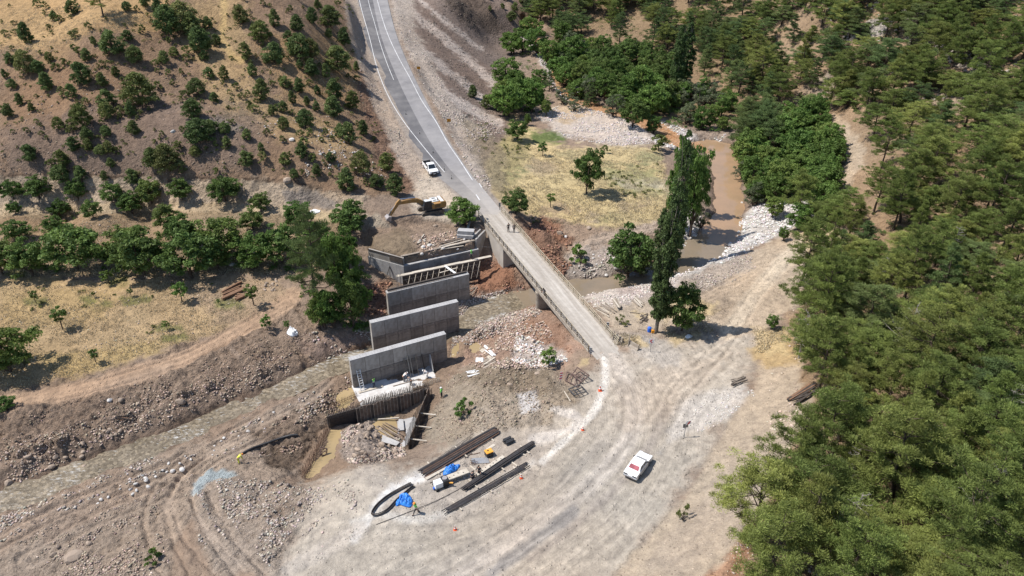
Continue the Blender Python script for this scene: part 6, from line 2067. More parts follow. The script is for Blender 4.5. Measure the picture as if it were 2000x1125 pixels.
build_braced_formwork()
o = MB().bar(abP(abL, .5, -1.4), WP(958, 483, -.9), .05, .05).build("steel_cable", M_GREYPAINT)
tag(o, "thin steel cable stretched from the abutment to the bridge wall", "cable")

# footing slab, starter bars, rebar wall with board forms, wing form
def build_footing():
    zb = -6.25
    a, b = WP(703, 778, -5.75), WP(850, 737, -5.75)
    dx, L = oriented(a, b)
    t = thing("footing_slab", "pale concrete footing slab between the nearest pier wall and the rebar wall", "concrete slab", (a.x, a.y, zb), math.atan2(dx.y, dx.x))
    MB().box(-.3, -2.1, -.3, L + .2, 3.2, .5).build("slab", M_SLAB, t)
    MB().box(.2, 1.0, .5, 3.6, 1.5, .62).build("formwork_beam", M_WOOD, t)
    MB().box(L * .45, .5, .5, L * .8, .62, .6).build("formwork_beam", M_WOODGREY, t)
    # rows of starter bars: posts of the next wall
    r = np.random.default_rng(3)
    mb = MB()
    for i in range(46):
        for y in (-1.75, -1.45):
            x = L * i / 45
            mb.bar((x, y, .45), (x + r.normal(0, .04), y + r.normal(0, .04), 1.5 + r.normal(0, .1)), .06, .06)
    o = mb.build("starter_bars", M_WOOD, t)
    o["kind"] = "stuff"
    return t, a, dx, L


foot, fa, fdx, fL = build_footing()


P_ = [hit1(*p) for p in ((776, 824), (822, 806), (806, 868), (778, 880))]
zc_ = -5.85
o = MB().hexa([Vector((p.x, p.y, zc_ - .6)) for p in P_[::-1]], [Vector((p.x, p.y, zc_ + .2)) for p in P_[::-1]]).build("wing_footing", M_CONCNEW)
tag(o, "grey concrete footing beside the yellow puddle left of the wing formwork", "concrete slab")


def build_rebar_wall():
    zt, zb = -3.55, -6.2
    pL, pM, pR = WP(639, 813, zt), WP(696, 801, zt), WP(838, 757, zt)
    dx, L = oriented(pL, pR)
    t = thing("rebar_wall", "dark rebar curtain wall with upright timber form boards on its right part", "rebar wall", (pL.x, pL.y, zb), math.atan2(dx.y, dx.x))
    Hh = zt - zb
    fb = (pM - pL).length
    r = np.random.default_rng(4)
    # mesh of bars, two faces
    mb = MB()
    nv = int(L / .21)
    for i in range(nv + 1):
        x = L * i / nv
        for y in (.0, .42):
            mb.bar((x, y, 0), (x + r.normal(0, .01), y, Hh + r.uniform(.3, .9)), .04, .04)
    mb.build("upright_bars", M_REBAR, t)
    mb = MB()
    for z in np.arange(.1, Hh, .19):
        for y in (-.03, .45):
            mb.bar((-.1, y, z), (L + .1, y, z), .04, .04)
    mb.build("cross_bars", M_REBAR, t)
    MB().box(0, .1, 0, L, .34, Hh - .15).build("concrete_core", M_PLYDARK, t)
    # boards
    n = 22
    bw = (L - fb) / n
    for i in range(n):
        h = Hh * r.uniform(.92, 1.08)
        MB().box(fb + i * bw + .02, -.16 - r.random() * .03, -.1, fb + (i + 1) * bw - .02, -.07, h).build("form_board", M_PLY if i % 4 else M_PLYDARK, t)
    for i in range(n):
        if i % 1 == 0:
            x = fb + i * bw
            MB().box(x - .05, -.27, -.1, x + .05, -.20, Hh * r.uniform(1.0, 1.12)).build("stud", M_WOODGREY, t)
    return t, pL, dx, L


rw, rp, rdx, rL = build_rebar_wall()


def build_wing_form():
    zt, zb = -3.55, -6.2
    p0, p1 = WP(836, 760, zt), WP(797, 862, zt)
    dx, L = oriented(p0, p1)
    t = thing("wing_formwork", "narrow timber and rebar wing formwork running towards the yard beside a dark trench", "formwork", (p0.x, p0.y, zb), math.atan2(dx.y, dx.x))
    Hh = zt - zb
    r = np.random.default_rng(9)
    n = 12
    for i in range(n):
        x = L * i / n
        MB().box(x + .015, -.05, 0, x + L / n - .015, .05, Hh * r.uniform(.9, 1.05)).build("form_board", M_PLYDARK if i % 3 else M_PLY, t)
    mb = MB()
    for i in range(36):
        x = L * i / 35
        mb.bar((x, -.45, 0), (x + r.normal(0, .05), -.40, Hh + r.uniform(.1, .7)), .04, .04)
        mb.bar((x, .5, 0), (x + r.normal(0, .05), .5, Hh + r.uniform(-.3, .4)), .04, .04)
    mb.build("upright_bars", M_REBAR, t)
    for i in range(5):
        x = L * (.12 + .2 * i)
        MB().bar((x, -.7, 0), (x, -.12, Hh * .9), .09, .12).build("raker", M_WOODGREY, t)
    for i in range(3):
        x = L * (.42 + .24 * i)
        MB().bar((x, .05, Hh - .55), (x + .1, 2.1, Hh - .5), .16, .10).build("cross_beam", M_WOOD, t)
    return t


build_wing_form()


def rebar_row(label, name, u0, v0, u1, v1, n, h, mat, jit=.06, rows=(0, .35)):
    a, b = hit1(u0, v0), hit1(u1, v1)
    r = np.random.default_rng(n)
    t = thing(name, label, "rebar row", a)
    d = (b - a)
    ny = Vector((-d.y, d.x, 0)).normalized()
    mb = MB()
    for i in range(n):
        for k in rows:
            p = d * (i / (n - 1)) + ny * k
            g = hit_z(a.x + p.x, a.y + p.y) - a.z
            mb.bar((p.x, p.y, g - .2), (p.x + r.normal(0, jit), p.y + r.normal(0, jit), g + h * r.uniform(.85, 1.1)), .032, .032)
    o = mb.build("bars", mat, t)
    o["kind"] = "stuff"
    mb = MB()
    for z in (.25, .6):
        q = d.copy()
        mb.bar((0, 0, z), (q.x, q.y, q.z + z), .035, .035)
    mb.build("tie_bars", mat, t)
    return t


def hit_z(x, y):
    return float(height(x, y)[0])


rebar_row("row of rusty upright bars along the left rim of the flooded trench", "upright_rebar_row", 640, 842, 590, 935, 34, 1.3, M_REBARRUST)
rebar_row("fan of pale upright bars beside the left end of the footing slab", "upright_rebar_row", 636, 802, 698, 775, 22, 1.0, M_REBARRUST)
rebar_row("upright bars left of the nearest pier wall's base", "upright_rebar_row", 676, 690, 722, 680, 16, .9, M_REBARRUST)

# ladder and boards leaning against the nearest wall
def wall_pt(x, y, z):
    ny = Vector((-wad.y, wad.x, 0))
    p = wa0 + wad * x + ny * y
    return Vector((p.x, p.y, z))


t = thing("ladder", "pale ladder leaning on the left end of the nearest pier wall", "ladder", wall_pt(.9, -1.4, -5.75))
for s in (-.25, .25):
    a = wall_pt(.9 + s, -1.4, -5.75) - t.location
    b = wall_pt(.9 + s, -.08, -2.9) - t.location
    MB().bar(a, b, .07, .09).build("stile", M_SHEETW, t)
for i in range(9):
    f = (i + .5) / 9
    a = wall_pt(.65, -1.4 + 1.32 * f, -5.75 + 2.85 * f) - t.location
    b = wall_pt(1.15, -1.4 + 1.32 * f, -5.75 + 2.85 * f) - t.location
    MB().bar(a, b, .05, .05).build("rung", M_SHEETW, t)
for i, (x, wd, h, mat, lab) in enumerate([(7.4, .32, 2.6, M_WOODGREY, "grey board leaning leftmost on the right half of the nearest pier wall"), (7.9, .22, 2.9, M_WOOD, "pale board leaning second from left on the nearest pier wall"), (8.3, .22, 2.8, M_WOOD, "pale board leaning in the middle of the row on the nearest pier wall"),
                                          (9.1, .45, 2.7, M_WOODGREY, "wide grey board leaning on the nearest pier wall beside the light panel"), (10.1, .5, 2.5, M_PLYDARK, "dark board leaning just left of the light panel on the pier wall"), (11.2, 1.3, 2.1, M_CONCNEW, "light square panel leaning near the right end of the nearest pier wall")]):
    b0 = wall_pt(x, -1.3, -5.75)
    o = MB().bar((0, 0, 0), wall_pt(x + .1, -.07, -5.75 + h) - b0, wd, .05, up=tuple(wad)).mesh("leaning_board", mat)
    oo = obj("leaning_board", o, None, b0)
    # the bar's wide side faces along the wall
    tag(oo, lab, "board", "boards leaning on the pier wall")

# puddles in the works
def flat_pool(name, poly, z, mat):
    P = np.array([W(u, v, z) for u, v in poly])
    me = bpy.data.meshes.new(name)
    me.from_pydata([tuple(p) for p in P], [], [list(range(len(P)))])
    me.materials.append(mat)
    o = obj(name, me)
    tag(o, kind="structure")


for poly, z in PUDDLES:
    c = np.mean(poly, 0)
    big = [tuple(c + (np.array(p) - c) * 1.12) for p in poly]
    flat_pool("puddle_water", big, z, M_PUDDLE)


# ------------------------------------------------------------------ loose timber, steel and sheets on the ground
def ground_bar(label, name, cat, p0, p1, w, h, mat, dz=0.0, group=None):
    a, b = hit1(*p0), hit1(*p1)
    o = MB().bar((0, 0, h / 2 + dz), tuple(b - a + Vector((0, 0, h / 2 + dz))), w, h).build(name, mat, None, .0)
    o.location = a
    return tag(o, label, cat, group)


def bundle(label, a0, a1, b0, b1, n, mats, thick=.09, layers=2, seed=1, cat="rebar stack", name="rebar_stack", ragged=.5, skids=True):
    """long bars lying side by side: left end runs a0-a1, right end b0-b1 on the survey picture"""
    r = np.random.default_rng(seed)
    A0, A1, B0, B1 = (hit1(*p) for p in (a0, a1, b0, b1))
    c = (A0 + A1 + B0 + B1) / 4
    t = thing(name, label, cat, c)
    for ly in range(layers):
        m = n - ly * 2
        for i in range(m):
            f = (i + .5 + ly) / n
            p, q = A0.lerp(A1, f), B0.lerp(B1, f)
            d = (q - p).normalized()
            p = p + d * r.uniform(-.1, 1) * ragged
            q = q - d * r.uniform(-.1, 1) * ragged
            k = .5 + r.random() * .4
            mid = p.lerp(q, k) + Vector((r.normal(0, .04), r.normal(0, .04), 0))
            z = Vector((0, 0, .14 + thick * (.5 + ly * .9)))
            MB().tube([p - c + z, mid - c + z, q - c + z], thick * .56, 6).build("bar_bundle", mats[r.integers(len(mats))], t)
    if skids:
        for f in (.15, .5, .85):
            p, q = A0.lerp(B0, f), A1.lerp(B1, f)
            e = (q - p).normalized() * .5
            MB().bar(p - c - e + Vector((0, 0, .05)), q - c + e + Vector((0, 0, .05)), .12, .12).build("skid", M_WOOD, t)
    return t


bundle("largest long stack of dark and rusty reinforcing bars beside the rebar yard's upper edge", (815, 921), (830, 936), (967, 834), (981, 845), 11, [M_REBAR, M_REBAR, M_REBARRUST, M_REBAR], .11, 2, 1)
bundle("middle long stack of blue-black reinforcing bars on pale wooden skids", (897, 957), (905, 964), (1041, 862), (1049, 868), 6, [M_REBAR], .12, 2, 2, ragged=.8)
bundle("lower long stack of grey reinforcing bars nearest to the dirt road", (862, 1000), (871, 1008), (1030, 903), (1037, 911), 7, [M_REBAR, M_REBAR], .11, 1, 3, ragged=1.2)
bundle("short stack of black pipes beyond the orange generator", (978, 864), (988, 872), (997, 855), (1009, 862), 4, [M_PLASTIC], .3, 1, 4, "pipe stack", "pipe_stack", .3, False)
bundle("loose thin bars lying just above the largest rebar stack", (846, 902), (849, 906), (929, 845), (933, 849), 3, [M_REBAR], .05, 1, 6, "rebar stack", "rebar_stack", 1.5, False)
# bent bundle
loop = [(803, 946), (778, 959), (756, 972), (738, 987), (728, 1000), (727, 1006), (734, 1008), (745, 1005), (758, 997), (772, 982), (790, 966), (808, 951)]
LP = hit(*np.array(loop, float).T)
c0 = V3(LP.mean(0))
t = thing("bent_rebar_bundle", "dark bundle of bars bent into a long hairpin beside the crumpled blue tarp", "rebar bundle", c0)
cv = densify(LP, 4)
rr_ = np.random.default_rng(12)
for k in range(6):
    off = Vector((rr_.normal(0, .06), rr_.normal(0, .06), .08 + .05 * k))
    MB().tube([V3(p) - c0 + off for p in cv], .05, 5).build("bar_bundle", M_REBAR, t)
# cables trailing over the ground
for i, (line, lab) in enumerate((([(735, 1025), (800, 1000), (860, 975), (930, 938)], "long thin cable running from the hairpin bars to the workers"), ([(690, 1028), (640, 1040)], None))):
    if lab:
        Lc = densify(hit(*np.array(line, float).T), 6)
        for dz_o in (0, .35):
            pass
        o = MB().tube([V3(p) + Vector((0, 0, .05)) for p in Lc], .035, 5).build("cable", M_REBAR)
        tag(o, lab, "cable")
ground_bar("white drilled timber beam lying below the largest rebar stack", "timber_beam", "beam", (832, 937), (872, 914), .42, .18, M_WOOD, 0)
ground_bar("thin dark batten in front of the white drilled beam", "timber_batten", "timber", (840, 944), (868, 931), .10, .08, M_PLYDARK)
ground_bar("short white board beside the blue tarp's upper end", "short_board", "board", (872, 902), (884, 898), .25, .06, M_WOOD)
ground_bar("dark batten left of the orange generator", "timber_batten", "timber", (908, 895), (922, 886), .10, .10, M_PLYDARK)
ground_bar("thin rusty rod lying left of the orange generator", "steel_rod", "rod", (918, 889), (938, 884), .05, .05, M_REBARRUST)
for (a, b), lab in [(((1007, 879), (1014, 883)), "white skid end sticking out left of the middle rebar stack"), (((1018, 886), (1028, 891)), "white skid end sticking out below the middle rebar stack"), (((1000, 904), (1010, 911)), "white skid between the middle and lower rebar stacks")]:
    ground_bar(lab, "timber_skid", "timber", a, b, .14, .12, M_WOOD)
ground_bar("white board lying behind the two stooping workers", "short_board", "board", (918, 910), (928, 918), .16, .07, M_WOOD)


def raised_bench(label, p0, p1, w, h, name="bar_bending_bench"):
    a, b = hit1(*p0), hit1(*p1)
    d = b - a
    L = d.length
    t = thing(name, label, "work bench", a, math.atan2(d.y, d.x))
    MB().box(0, -w / 2, h - .14, L, w / 2, h).build("bench_top", M_WOOD, t)
    for i in range(int(L / .55)):
        MB().box(.25 + i * .55, -.05 + .1 * (i % 3 - 1), h, .33 + i * .55, .03 + .1 * (i % 3 - 1), h + .07).build("stop_peg", M_GREYPAINT, t)
    for i in range(4):
        x = .2 + (L - .4) * i / 3
        for y in (-w * .38, w * .38):
            MB().box(x - .05, y - .05, 0, x + .05, y + .05, h - .141).build("leg", M_WOODGREY, t)
    return t


raised_bench("pale raised bending bench attached beside the bar bending machine", (873, 943), (914, 927), .75, .75)
raised_bench("long narrow raised bending bench in front of the grey sheet", (931, 934), (984, 898), .45, .6)

# bar bending machine
p = hit1(858, 952)
d = hit1(876, 944) - p
t = thing("bar_bending_machine", "white and black bar bending machine with a yellow lever at the bench's end", "machine", p, math.atan2(d.y, d.x))
MB().box(-.55, -.4, .25, .35, .4, .95).build("housing", M_PLATE, t, .04)
MB().box(.37, -.45, .05, 1.05, .5, 1.05).build("bending_head", M_PLASTIC, t, .04)
MB().tube([(.7, 0, 1.05), (.7, 0, 1.16)], .28, 12).build("turntable", M_STEEL, t)
MB().bar((1.0, -.5, .7), (1.35, -.75, .72), .16, .1).build("lever", M_ORANGE, t)
for x, y in ((-.4, -.55), (.6, -.55), (-.4, .55), (.6, .55)):
    MB().tube([(x, y - .05, .2), (x, y + .05, .2)], .2, 10).build("wheel", M_BLACK, t)
MB().box(-.72, -.14, .05, -.56, .10, .3).build("drain_can", M_BLUEDRUM, t)

# generator
p = hit1(955, 890)
d = hit1(968, 884) - p
t = thing("generator", "square black generator with a bright orange lid", "generator", p, math.atan2(d.y, d.x))
MB().box(-.42, -.34, .06, .42, .34, .66).build("housing", M_PLASTIC, t, .03)
MB().box(-.45, -.37, .66, .45, .37, .78).build("lid", M_ORANGE, t, .03)
MB().tube([(-.1, .05, .78), (-.1, .05, .83)], .09, 10).build("fuel_cap", M_PLASTIC, t)
for x in (-.3, .3):
    MB().box(x - .04, -.38, .0, x + .04, .38, .06).build("skid", M_GREYPAINT, t)
for i in range(4):
    MB().box(-.3 + .16 * i, -.352, .2, -.22 + .16 * i, -.341, .5).build("vent", M_GREYPAINT, t)


def cloth(label, name, cat, outline, mat, hgt, seed, group=None, rows=14):
    """crumpled sheet lying on the ground inside an outline"""
    P = np.array(outline, float)
    G = hit(P[:, 0], P[:, 1])
    c = G.mean(0)
    r = np.random.default_rng(seed)
    k = 30
    q = densify(np.vstack([G, G[:1]]), 6)[:-1]
    V, F = [], []
    for j in range(rows + 1):
        f = 1 - j / rows
        for p_ in q:
            b = c + (p_ - c) * f
            n_ = fbm(np.array([b[0]]), np.array([b[1]]), .7, 3, seed)[0]
            n2_ = abs(fbm(np.array([b[0]]), np.array([b[1]]), .30, 3, seed + 5, .7)[0])
            z = hit_z(b[0], b[1]) + .03 + hgt * (1 - f ** 3) * (.55 + .9 * n_) + hgt * 1.5 * n2_ * (1 - f ** 6)
            V.append((b[0] - c[0], b[1] - c[1], z - c[2]))
    n = len(q)
    for j in range(rows):
        for i in range(n):
            F.append((j * n + i, j * n + (i + 1) % n, (j + 1) * n + (i + 1) % n, (j + 1) * n + i))
    me = mesh_np(name, np.array(V), np.array(F), mat, False)
    o = obj(name, me, None, tuple(c))
    sm = o.modifiers.new("thickness", 'SOLIDIFY')
    sm.thickness = .02
    return tag(o, label, cat, group)


cloth("long blue tarp folded over bars beside the bending bench", "blue_tarp", "tarp", [(866, 930), (866, 922), (874, 914), (886, 909), (898, 908), (897, 913), (888, 922), (876, 927)], M_BLUE, .45, 3)
cloth("crumpled round blue tarp beside the worker in the green vest", "blue_tarp", "tarp", [(773, 982), (780, 970), (790, 965), (801, 969), (806, 980), (803, 991), (792, 990), (782, 987), (774, 989)], M_BLUE, .5, 4)
cloth("white sheet spread at the end of the terrace track", "white_sheet", "sheet", [(601, 418), (608, 412), (620, 410), (626, 412), (620, 417), (608, 420)], M_SHEETW, .35, 5)
cloth("white sack lying below the thin sapling at the river bank", "white_sack", "sack", [(560, 652), (564, 646), (574, 645), (582, 649), (580, 656), (570, 658)], M_SHEETW, .5, 6)
cloth("pale sheet lying under the roadside poplars", "white_sheet", "sheet", [(1338, 657), (1344, 654), (1352, 656), (1349, 660), (1340, 661)], M_SHEETW, .12, 9)

# flat sheet and small boards
def plate(label, name, cat, quad_px, mat, t_=.06, dz=.03, group=None):
    P = [hit1(*p) for p in quad_px]
    c = sum(P, Vector()) / 4
    o = MB().quad(*[q - c + Vector((0, 0, dz)) for q in P], t=t_).build(name, mat)
    o.location = c
    return tag(o, label, cat, group)


plate("grey steel sheet lying between the generator and the bending benches", "steel_sheet", "metal sheet", [(920, 907), (956, 905), (953, 894), (921, 896)], M_GALV)
plate("white square board on the pile of offcuts near the puddles", "square_board", "board", [(929, 709), (944, 709), (944, 701), (930, 701)], M_SHEETW, .1, .12)
plate("white thick plank beyond the orange generator, nearer one", "plank", "board", [(949, 877), (964, 867), (968, 870), (953, 880)], M_WOOD, .08)
plate("grey form panel slid down the rubble heap in the pit", "form_panel_board", "board", [(746, 866), (775, 874), (782, 867), (748, 853)], M_CONCNEW, .1, .25)
plate("pale form panel lying on the slab beside the yellow puddle", "form_panel_board", "board", [(778, 844), (790, 843), (788, 822), (779, 822)], M_CONCNEW, .1, .2)
ground_bar("long beam lying across the yellow puddle", "timber_beam", "beam", (738, 823), (780, 820), .16, .16, M_WOOD, .25)


def stick_pile(label, name, cat, sticks, mats, w=(.10, .22), h=.09, seed=0, group=None, part="plank", lift=.5):
    r = np.random.default_rng(seed)
    G = [(hit1(*a), hit1(*b)) for a, b in sticks]
    c = sum((a + b for a, b in G), Vector()) / (2 * len(G))
    c.z = hit_z(c.x, c.y)
    t = thing(name, label, cat, c)
    for i, (a, b) in enumerate(G):
        z = Vector((0, 0, .06 + lift * r.random() * .5))
        MB().bar(a - c + z, b - c + z * r.uniform(.3, 1.2), r.uniform(*w), h).build(part, mats[r.integers(len(mats))], t)
    return t


def fan(c, ang_px, L, n, spread, wpx, r):
    """n roughly parallel sticks around a survey point"""
    out = []
    d = np.array([math.cos(ang_px), math.sin(ang_px)])
    e = np.array([-d[1], d[0]])
    for i in range(n):
        s = (i / max(1, n - 1) - .5) * wpx
        a = ang_px + r.normal(0, spread)
        dd = np.array([math.cos(a), math.sin(a)])
        l = L * r.uniform(.75, 1.1)
        m = np.array(c) + e * s + d * r.normal(0, L * .06)
        out.append((tuple(m - dd * l / 2), tuple(m + dd * l / 2)))
    return out


fr_ = np.random.default_rng(77)
stick_pile("fan of pale planks lying nearest the bridge railing", "plank_pile", "timber pile", fan((1183, 606), .62, 30, 9, .14, 18, fr_), [M_WOOD, M_WOOD, M_WOODGREY], seed=1)
stick_pile("tight bundle of pale planks with dark ends between the bridge and the poplar", "plank_pile", "timber pile", fan((1205, 596), .95, 22, 10, .03, 9, fr_) + fan((1205, 596), .95, 21, 8, .03, 7, fr_), [M_WOOD, M_WOODGREY], seed=2, lift=1.2)
stick_pile("loose pale planks just left of the poplar trunk", "plank_pile", "timber pile", fan((1246, 590), .75, 22, 8, .08, 12, fr_), [M_WOOD, M_WOODGREY], seed=3)
stick_pile("dark scrap wood heap at the left foot of the poplar", "scrap_wood_pile", "timber pile", fan((1258, 623), .3, 18, 9, .5, 9, fr_), [M_WOODGREY, M_PLYDARK], w=(.06, .14), seed=4)
stick_pile("single thin poles lying left of the poplar", "pole_pile", "timber pile", [((1230, 611), (1250, 613)), ((1246, 643), (1270, 648))], [M_WOODGREY], w=(.06, .09), seed=5, lift=.1)
stick_pile("white planks crossed on the pile of offcuts near the puddles", "plank_pile", "timber pile", fan((953, 691), .72, 26, 6, .12, 13, fr_) + fan((956, 707), -.5, 26, 7, .2, 12, fr_), [M_WOOD, M_SHEETW, M_WOODGREY], w=(.12, .4), seed=6)
stick_pile("planks slid down the rubble heap beside the flooded pit", "plank_pile", "timber pile", fan((762, 845), .55, 40, 9, .07, 20, fr_), [M_WOODGREY, M_WOODGREY, M_PLY], w=(.07, .14), h=.05, seed=7, lift=.8)
stick_pile("pile of brown sawn logs in the dry field", "log_pile", "log pile", fan((455, 570), -.42, 44, 7, .10, 15, fr_) + fan((470, 580), -.1, 26, 4, .3, 8, fr_), [M_LOG], w=(.25, .4), h=.3, seed=8, part="log", lift=1.0)
stick_pile("dark burnt wood heap on the dirt below the forest edge", "burnt_wood_pile", "wood pile", fan((1441, 747), -.38, 30, 8, .16, 9, fr_), [M_DEBRIS, M_DEBRIS, M_WOODGREY], w=(.06, .15), h=.1, seed=9, part="log", lift=.8)
stick_pile("fallen dark roots in the eroded gully under the forest edge", "root_heap", "wood pile", fan((1568, 772), -.55, 60, 12, .16, 16, fr_), [M_DEBRIS, M_LOG], w=(.10, .25), h=.16, seed=10, part="root", lift=.6)
stick_pile("planks scattered on the earth fill behind the abutment", "plank_pile", "timber pile", fan((884, 478), -.22, 50, 9, .10, 18, fr_) + fan((822, 470), -.75, 24, 5, .2, 10, fr_), [M_WOODGREY, M_WOOD, M_PLY], w=(.12, .28), seed=11)
stick_pile("driftwood caught on the boulders at the river's left bank", "driftwood", "driftwood", fan((246, 818), -.3, 34, 8, .5, 10, fr_), [M_DEBRIS, M_LOG], w=(.06, .14), seed=12, part="branch")
stick_pile("pale branch lying on the pool's boulder bank", "dead_branch", "driftwood", [((1436, 420), (1455, 428)), ((1440, 420), (1452, 421))], [M_WOODGREY], w=(.08, .12), seed=13, part="branch", lift=.3)
stick_pile("sticks and orange scraps under the right end of the far pier wall", "scrap_wood_pile", "timber pile", fan((922, 567), -.95, 26, 6, .4, 12, fr_), [M_LOG, M_WOODGREY], w=(.06, .14), seed=14)

stick_pile("small heap of white slats on the slope below the pile of offcuts", "slat_pile", "timber pile", fan((923, 730), -.22, 22, 6, .12, 9, fr_), [M_SHEETW, M_WOOD], w=(.08, .16), h=.05, seed=15, part="slat", lift=.3)


def wire_tangle(u, v, label, n, seed, size):
    r = np.random.default_rng(seed)
    P = hit1(u, v)
    t = thing("wire_tangle", label, "wire heap", P)
    for i in range(n):
        c = Vector((r.normal(0, size * .6), r.normal(0, size * .4), .12))
        a0, R0 = r.random() * 6.28, r.uniform(.25, .7) * size
        pts = [c + Vector((math.cos(a0 + k * .7) * R0 * (1 + r.normal(0, .15)), math.sin(a0 + k * .7) * R0 * .7 * (1 + r.normal(0, .15)), abs(r.normal(.12, .14)))) for k in range(8)]
        MB().tube(pts, .022, 4).build("wire_loop", M_REBARRUST if i % 2 else M_REBAR, t)


wire_tangle(722, 897, "dark tangle of wire and thin bars left of the largest rebar stack", 16, 5, 1.3)
wire_tangle(918, 906, "small dark heap of wire offcuts beside the grey steel sheet", 8, 6, .5)

# precast slabs by the bridge end
a, b = hit1(893, 466), hit1(920, 469)
d = b - a
t = thing("precast_slab_stack", "stack of pale precast concrete slabs beside the bridge end", "slab stack", a, math.atan2(d.y, d.x))
for k in range(6):
    MB().box(-.1 + .1 * (k % 2), .02 * k + (1.0 if k > 2 else 0) * .3, .02 + .22 * k, 2.6 + .12 * (k % 3), 1.5 + .02 * k, .20 + .22 * k).build("slab", M_CONCNEW, t)
ground_bar("single concrete kerb stone left of the tree by the bridge end", "kerb_stone", "concrete block", (878, 421), (889, 420), .5, .4, M_CONC)
ground_bar("concrete channel beam lying between the tree and the slab stack", "concrete_beam", "concrete beam", (913, 452), (918, 431), .4, .35, M_CONC)

# steel frames by the road
def steel_frame(label, quad_px, dia, lift, mat, name="steel_truss"):
    P = [hit1(*p) for p in quad_px]
    c = sum(P, Vector()) / 4
    t = thing(name, label, "steel truss", c)
    Q_ = [p - c + Vector((0, 0, .1 + lift[i])) for i, p in enumerate(P)]
    for i in range(4):
        MB().bar(Q_[i], Q_[(i + 1) % 4], .11, .11).build("frame_bar", mat, t)
    for f, g in dia:
        e = lambda q: (Q_[0].lerp(Q_[1], q[0])).lerp(Q_[3].lerp(Q_[2], q[0]), q[1])
        MB().bar(e(f), e(g), .07, .07).build("brace_bar", mat, t)
    return t


M_FRAME = simple_mat("rusty_frame_steel", (.15, .10, .085), .75, .2, var=.2)
steel_frame("rusty open truss frame lying behind the red and white marker, left part", [(1104, 744), (1129, 757), (1134, 742), (1107, 731)], [((0, 0), (.5, 1)), ((.5, 1), (1, 0)), ((.33, 0), (.33, 1)), ((.7, 0), (.7, 1))], (0, 0, .3, .3), M_FRAME)
steel_frame("rusty folded truss frame lying next to the first, right part", [(1117, 735), (1135, 751), (1150, 745), (1127, 727)], [((0, 0), (1, 1)), ((0, .5), (1, .5)), ((1, 0), (.3, 1)), ((.5, 0), (.7, 1))], (.2, .3, .9, .7), M_FRAME)
t = steel_frame("dark steel trailer-like frame with bars lying by the road edge", [(1110, 766), (1122, 778), (1145, 770), (1132, 757)], [((0, .3), (1, .3)), ((0, .6), (1, .6)), ((.4, 0), (.4, 1)), ((.7, 0), (.7, 1))], (.4, .4, .4, .4), M_GREYPAINT)
steel_frame("small rusty frame standing in the flooded trench", [(626, 892), (638, 893), (641, 888), (628, 885)], [((0, 0), (1, 1)), ((0, .5), (1, .5))], (.2, .2, .9, .9), M_FRAME)
ground_bar("long pale pole lying in front of the steel frames", "timber_pole", "pole", (1102, 765), (1114, 784), .1, .1, M_WOOD)

# hose
Lc = densify(hit(*np.array([(472, 889), (488, 880), (505, 873), (530, 864), (550, 857), (568, 852), (582, 851)], float).T), 5)
o = MB().tube([V3(p) + Vector((0, 0, .16)) for p in Lc], .14, 8).build("drain_hose", M_PLASTIC)
tag(o, "thick black hose running from the worker in yellow to the excavation", "hose")


# ------------------------------------------------------------------ cones, signs, markers, barriers
def cone_thing(u, v, label, h=.62):
    t = thing("traffic_cone", label, "traffic cone", hit1(u, v), 0, "traffic cones")
    MB().box(-.19, -.19, 0, .19, .19, .045).build("base", M_CONE, t, .01)
    MB().cone((0, 0, .045), .14, .105, .2).build("body", M_CONE, t)
    MB().cone((0, 0, .245), .104, .075, .16).build("white_band", M_REFLECT, t)
    MB().cone((0, 0, .405), .0745, .045, .17).build("body", M_CONE, t)
    MB().cone((0, 0, .575), .0445, .03, .11).build("tip", M_REFLECT, t)
    t.scale = (h / .68,) * 3


cone_thing(1018, 934, "orange traffic cone at the lower end of the rebar stacks, beside the road")
cone_thing(889, 1035, "orange traffic cone nearest the bottom of the picture")
cone_thing(1138, 840, "red traffic cone on the white dusty road edge")
cone_thing(1172, 763, "red and white traffic cone beside the steel frames", .85)


def post_of(t, h, w=.07, mat=None):
    return MB().box(-w / 2, -w / 2, -.3, w / 2, w / 2, h).build("post", mat or M_GALV, t)


def facing_cam(P, extra=0):
    return math.atan2(-P.x, P.y) + extra     # local -y looks at the camera


# chevron board
P = hit1(1270, 687)
t = thing("chevron_sign", "square white sign with a red left-pointing chevron on a thin post", "road sign", P, facing_cam(P) * .3)
post_of(t, 2.05)
MB().box(-.34, -.06, 1.45, .34, -.036, 2.13).build("board", M_REFLECT, t)
m = MB()
for s in (1, -1):
    m.hexa([(-.24, -.075, 1.79), (-.06, -.075, 1.79), (.20, -.075, 1.79 + s * .27), (.02, -.075, 1.79 + s * .27)], [(-.24, -.061, 1.79), (-.06, -.061, 1.79), (.20, -.061, 1.79 + s * .27), (.02, -.061, 1.79 + s * .27)])
m.build("chevron", M_RED, t)

# sign seen from the back
P = hit1(1336, 854)
t = thing("sign_post", "leaning sign post seen from behind with a grey board and a red and white board", "road sign", P, R(12))
post_of(t, 2.3)
MB().box(-.32, .036, 1.45, .32, .06, 2.05).build("board", M_SIGNBACK, t)
q = MB().box(-.02, -.05, 1.98, .55, -.03, 2.5).build("upper_board", M_REFLECT, t)
MB().hexa([(.1, -.062, 2.0), (.3, -.062, 2.0), (.53, -.062, 2.42), (.33, -.062, 2.42)], [(.1, -.051, 2.0), (.3, -.051, 2.0), (.53, -.051, 2.42), (.33, -.051, 2.42)]).build("red_stripe", M_RED, t)

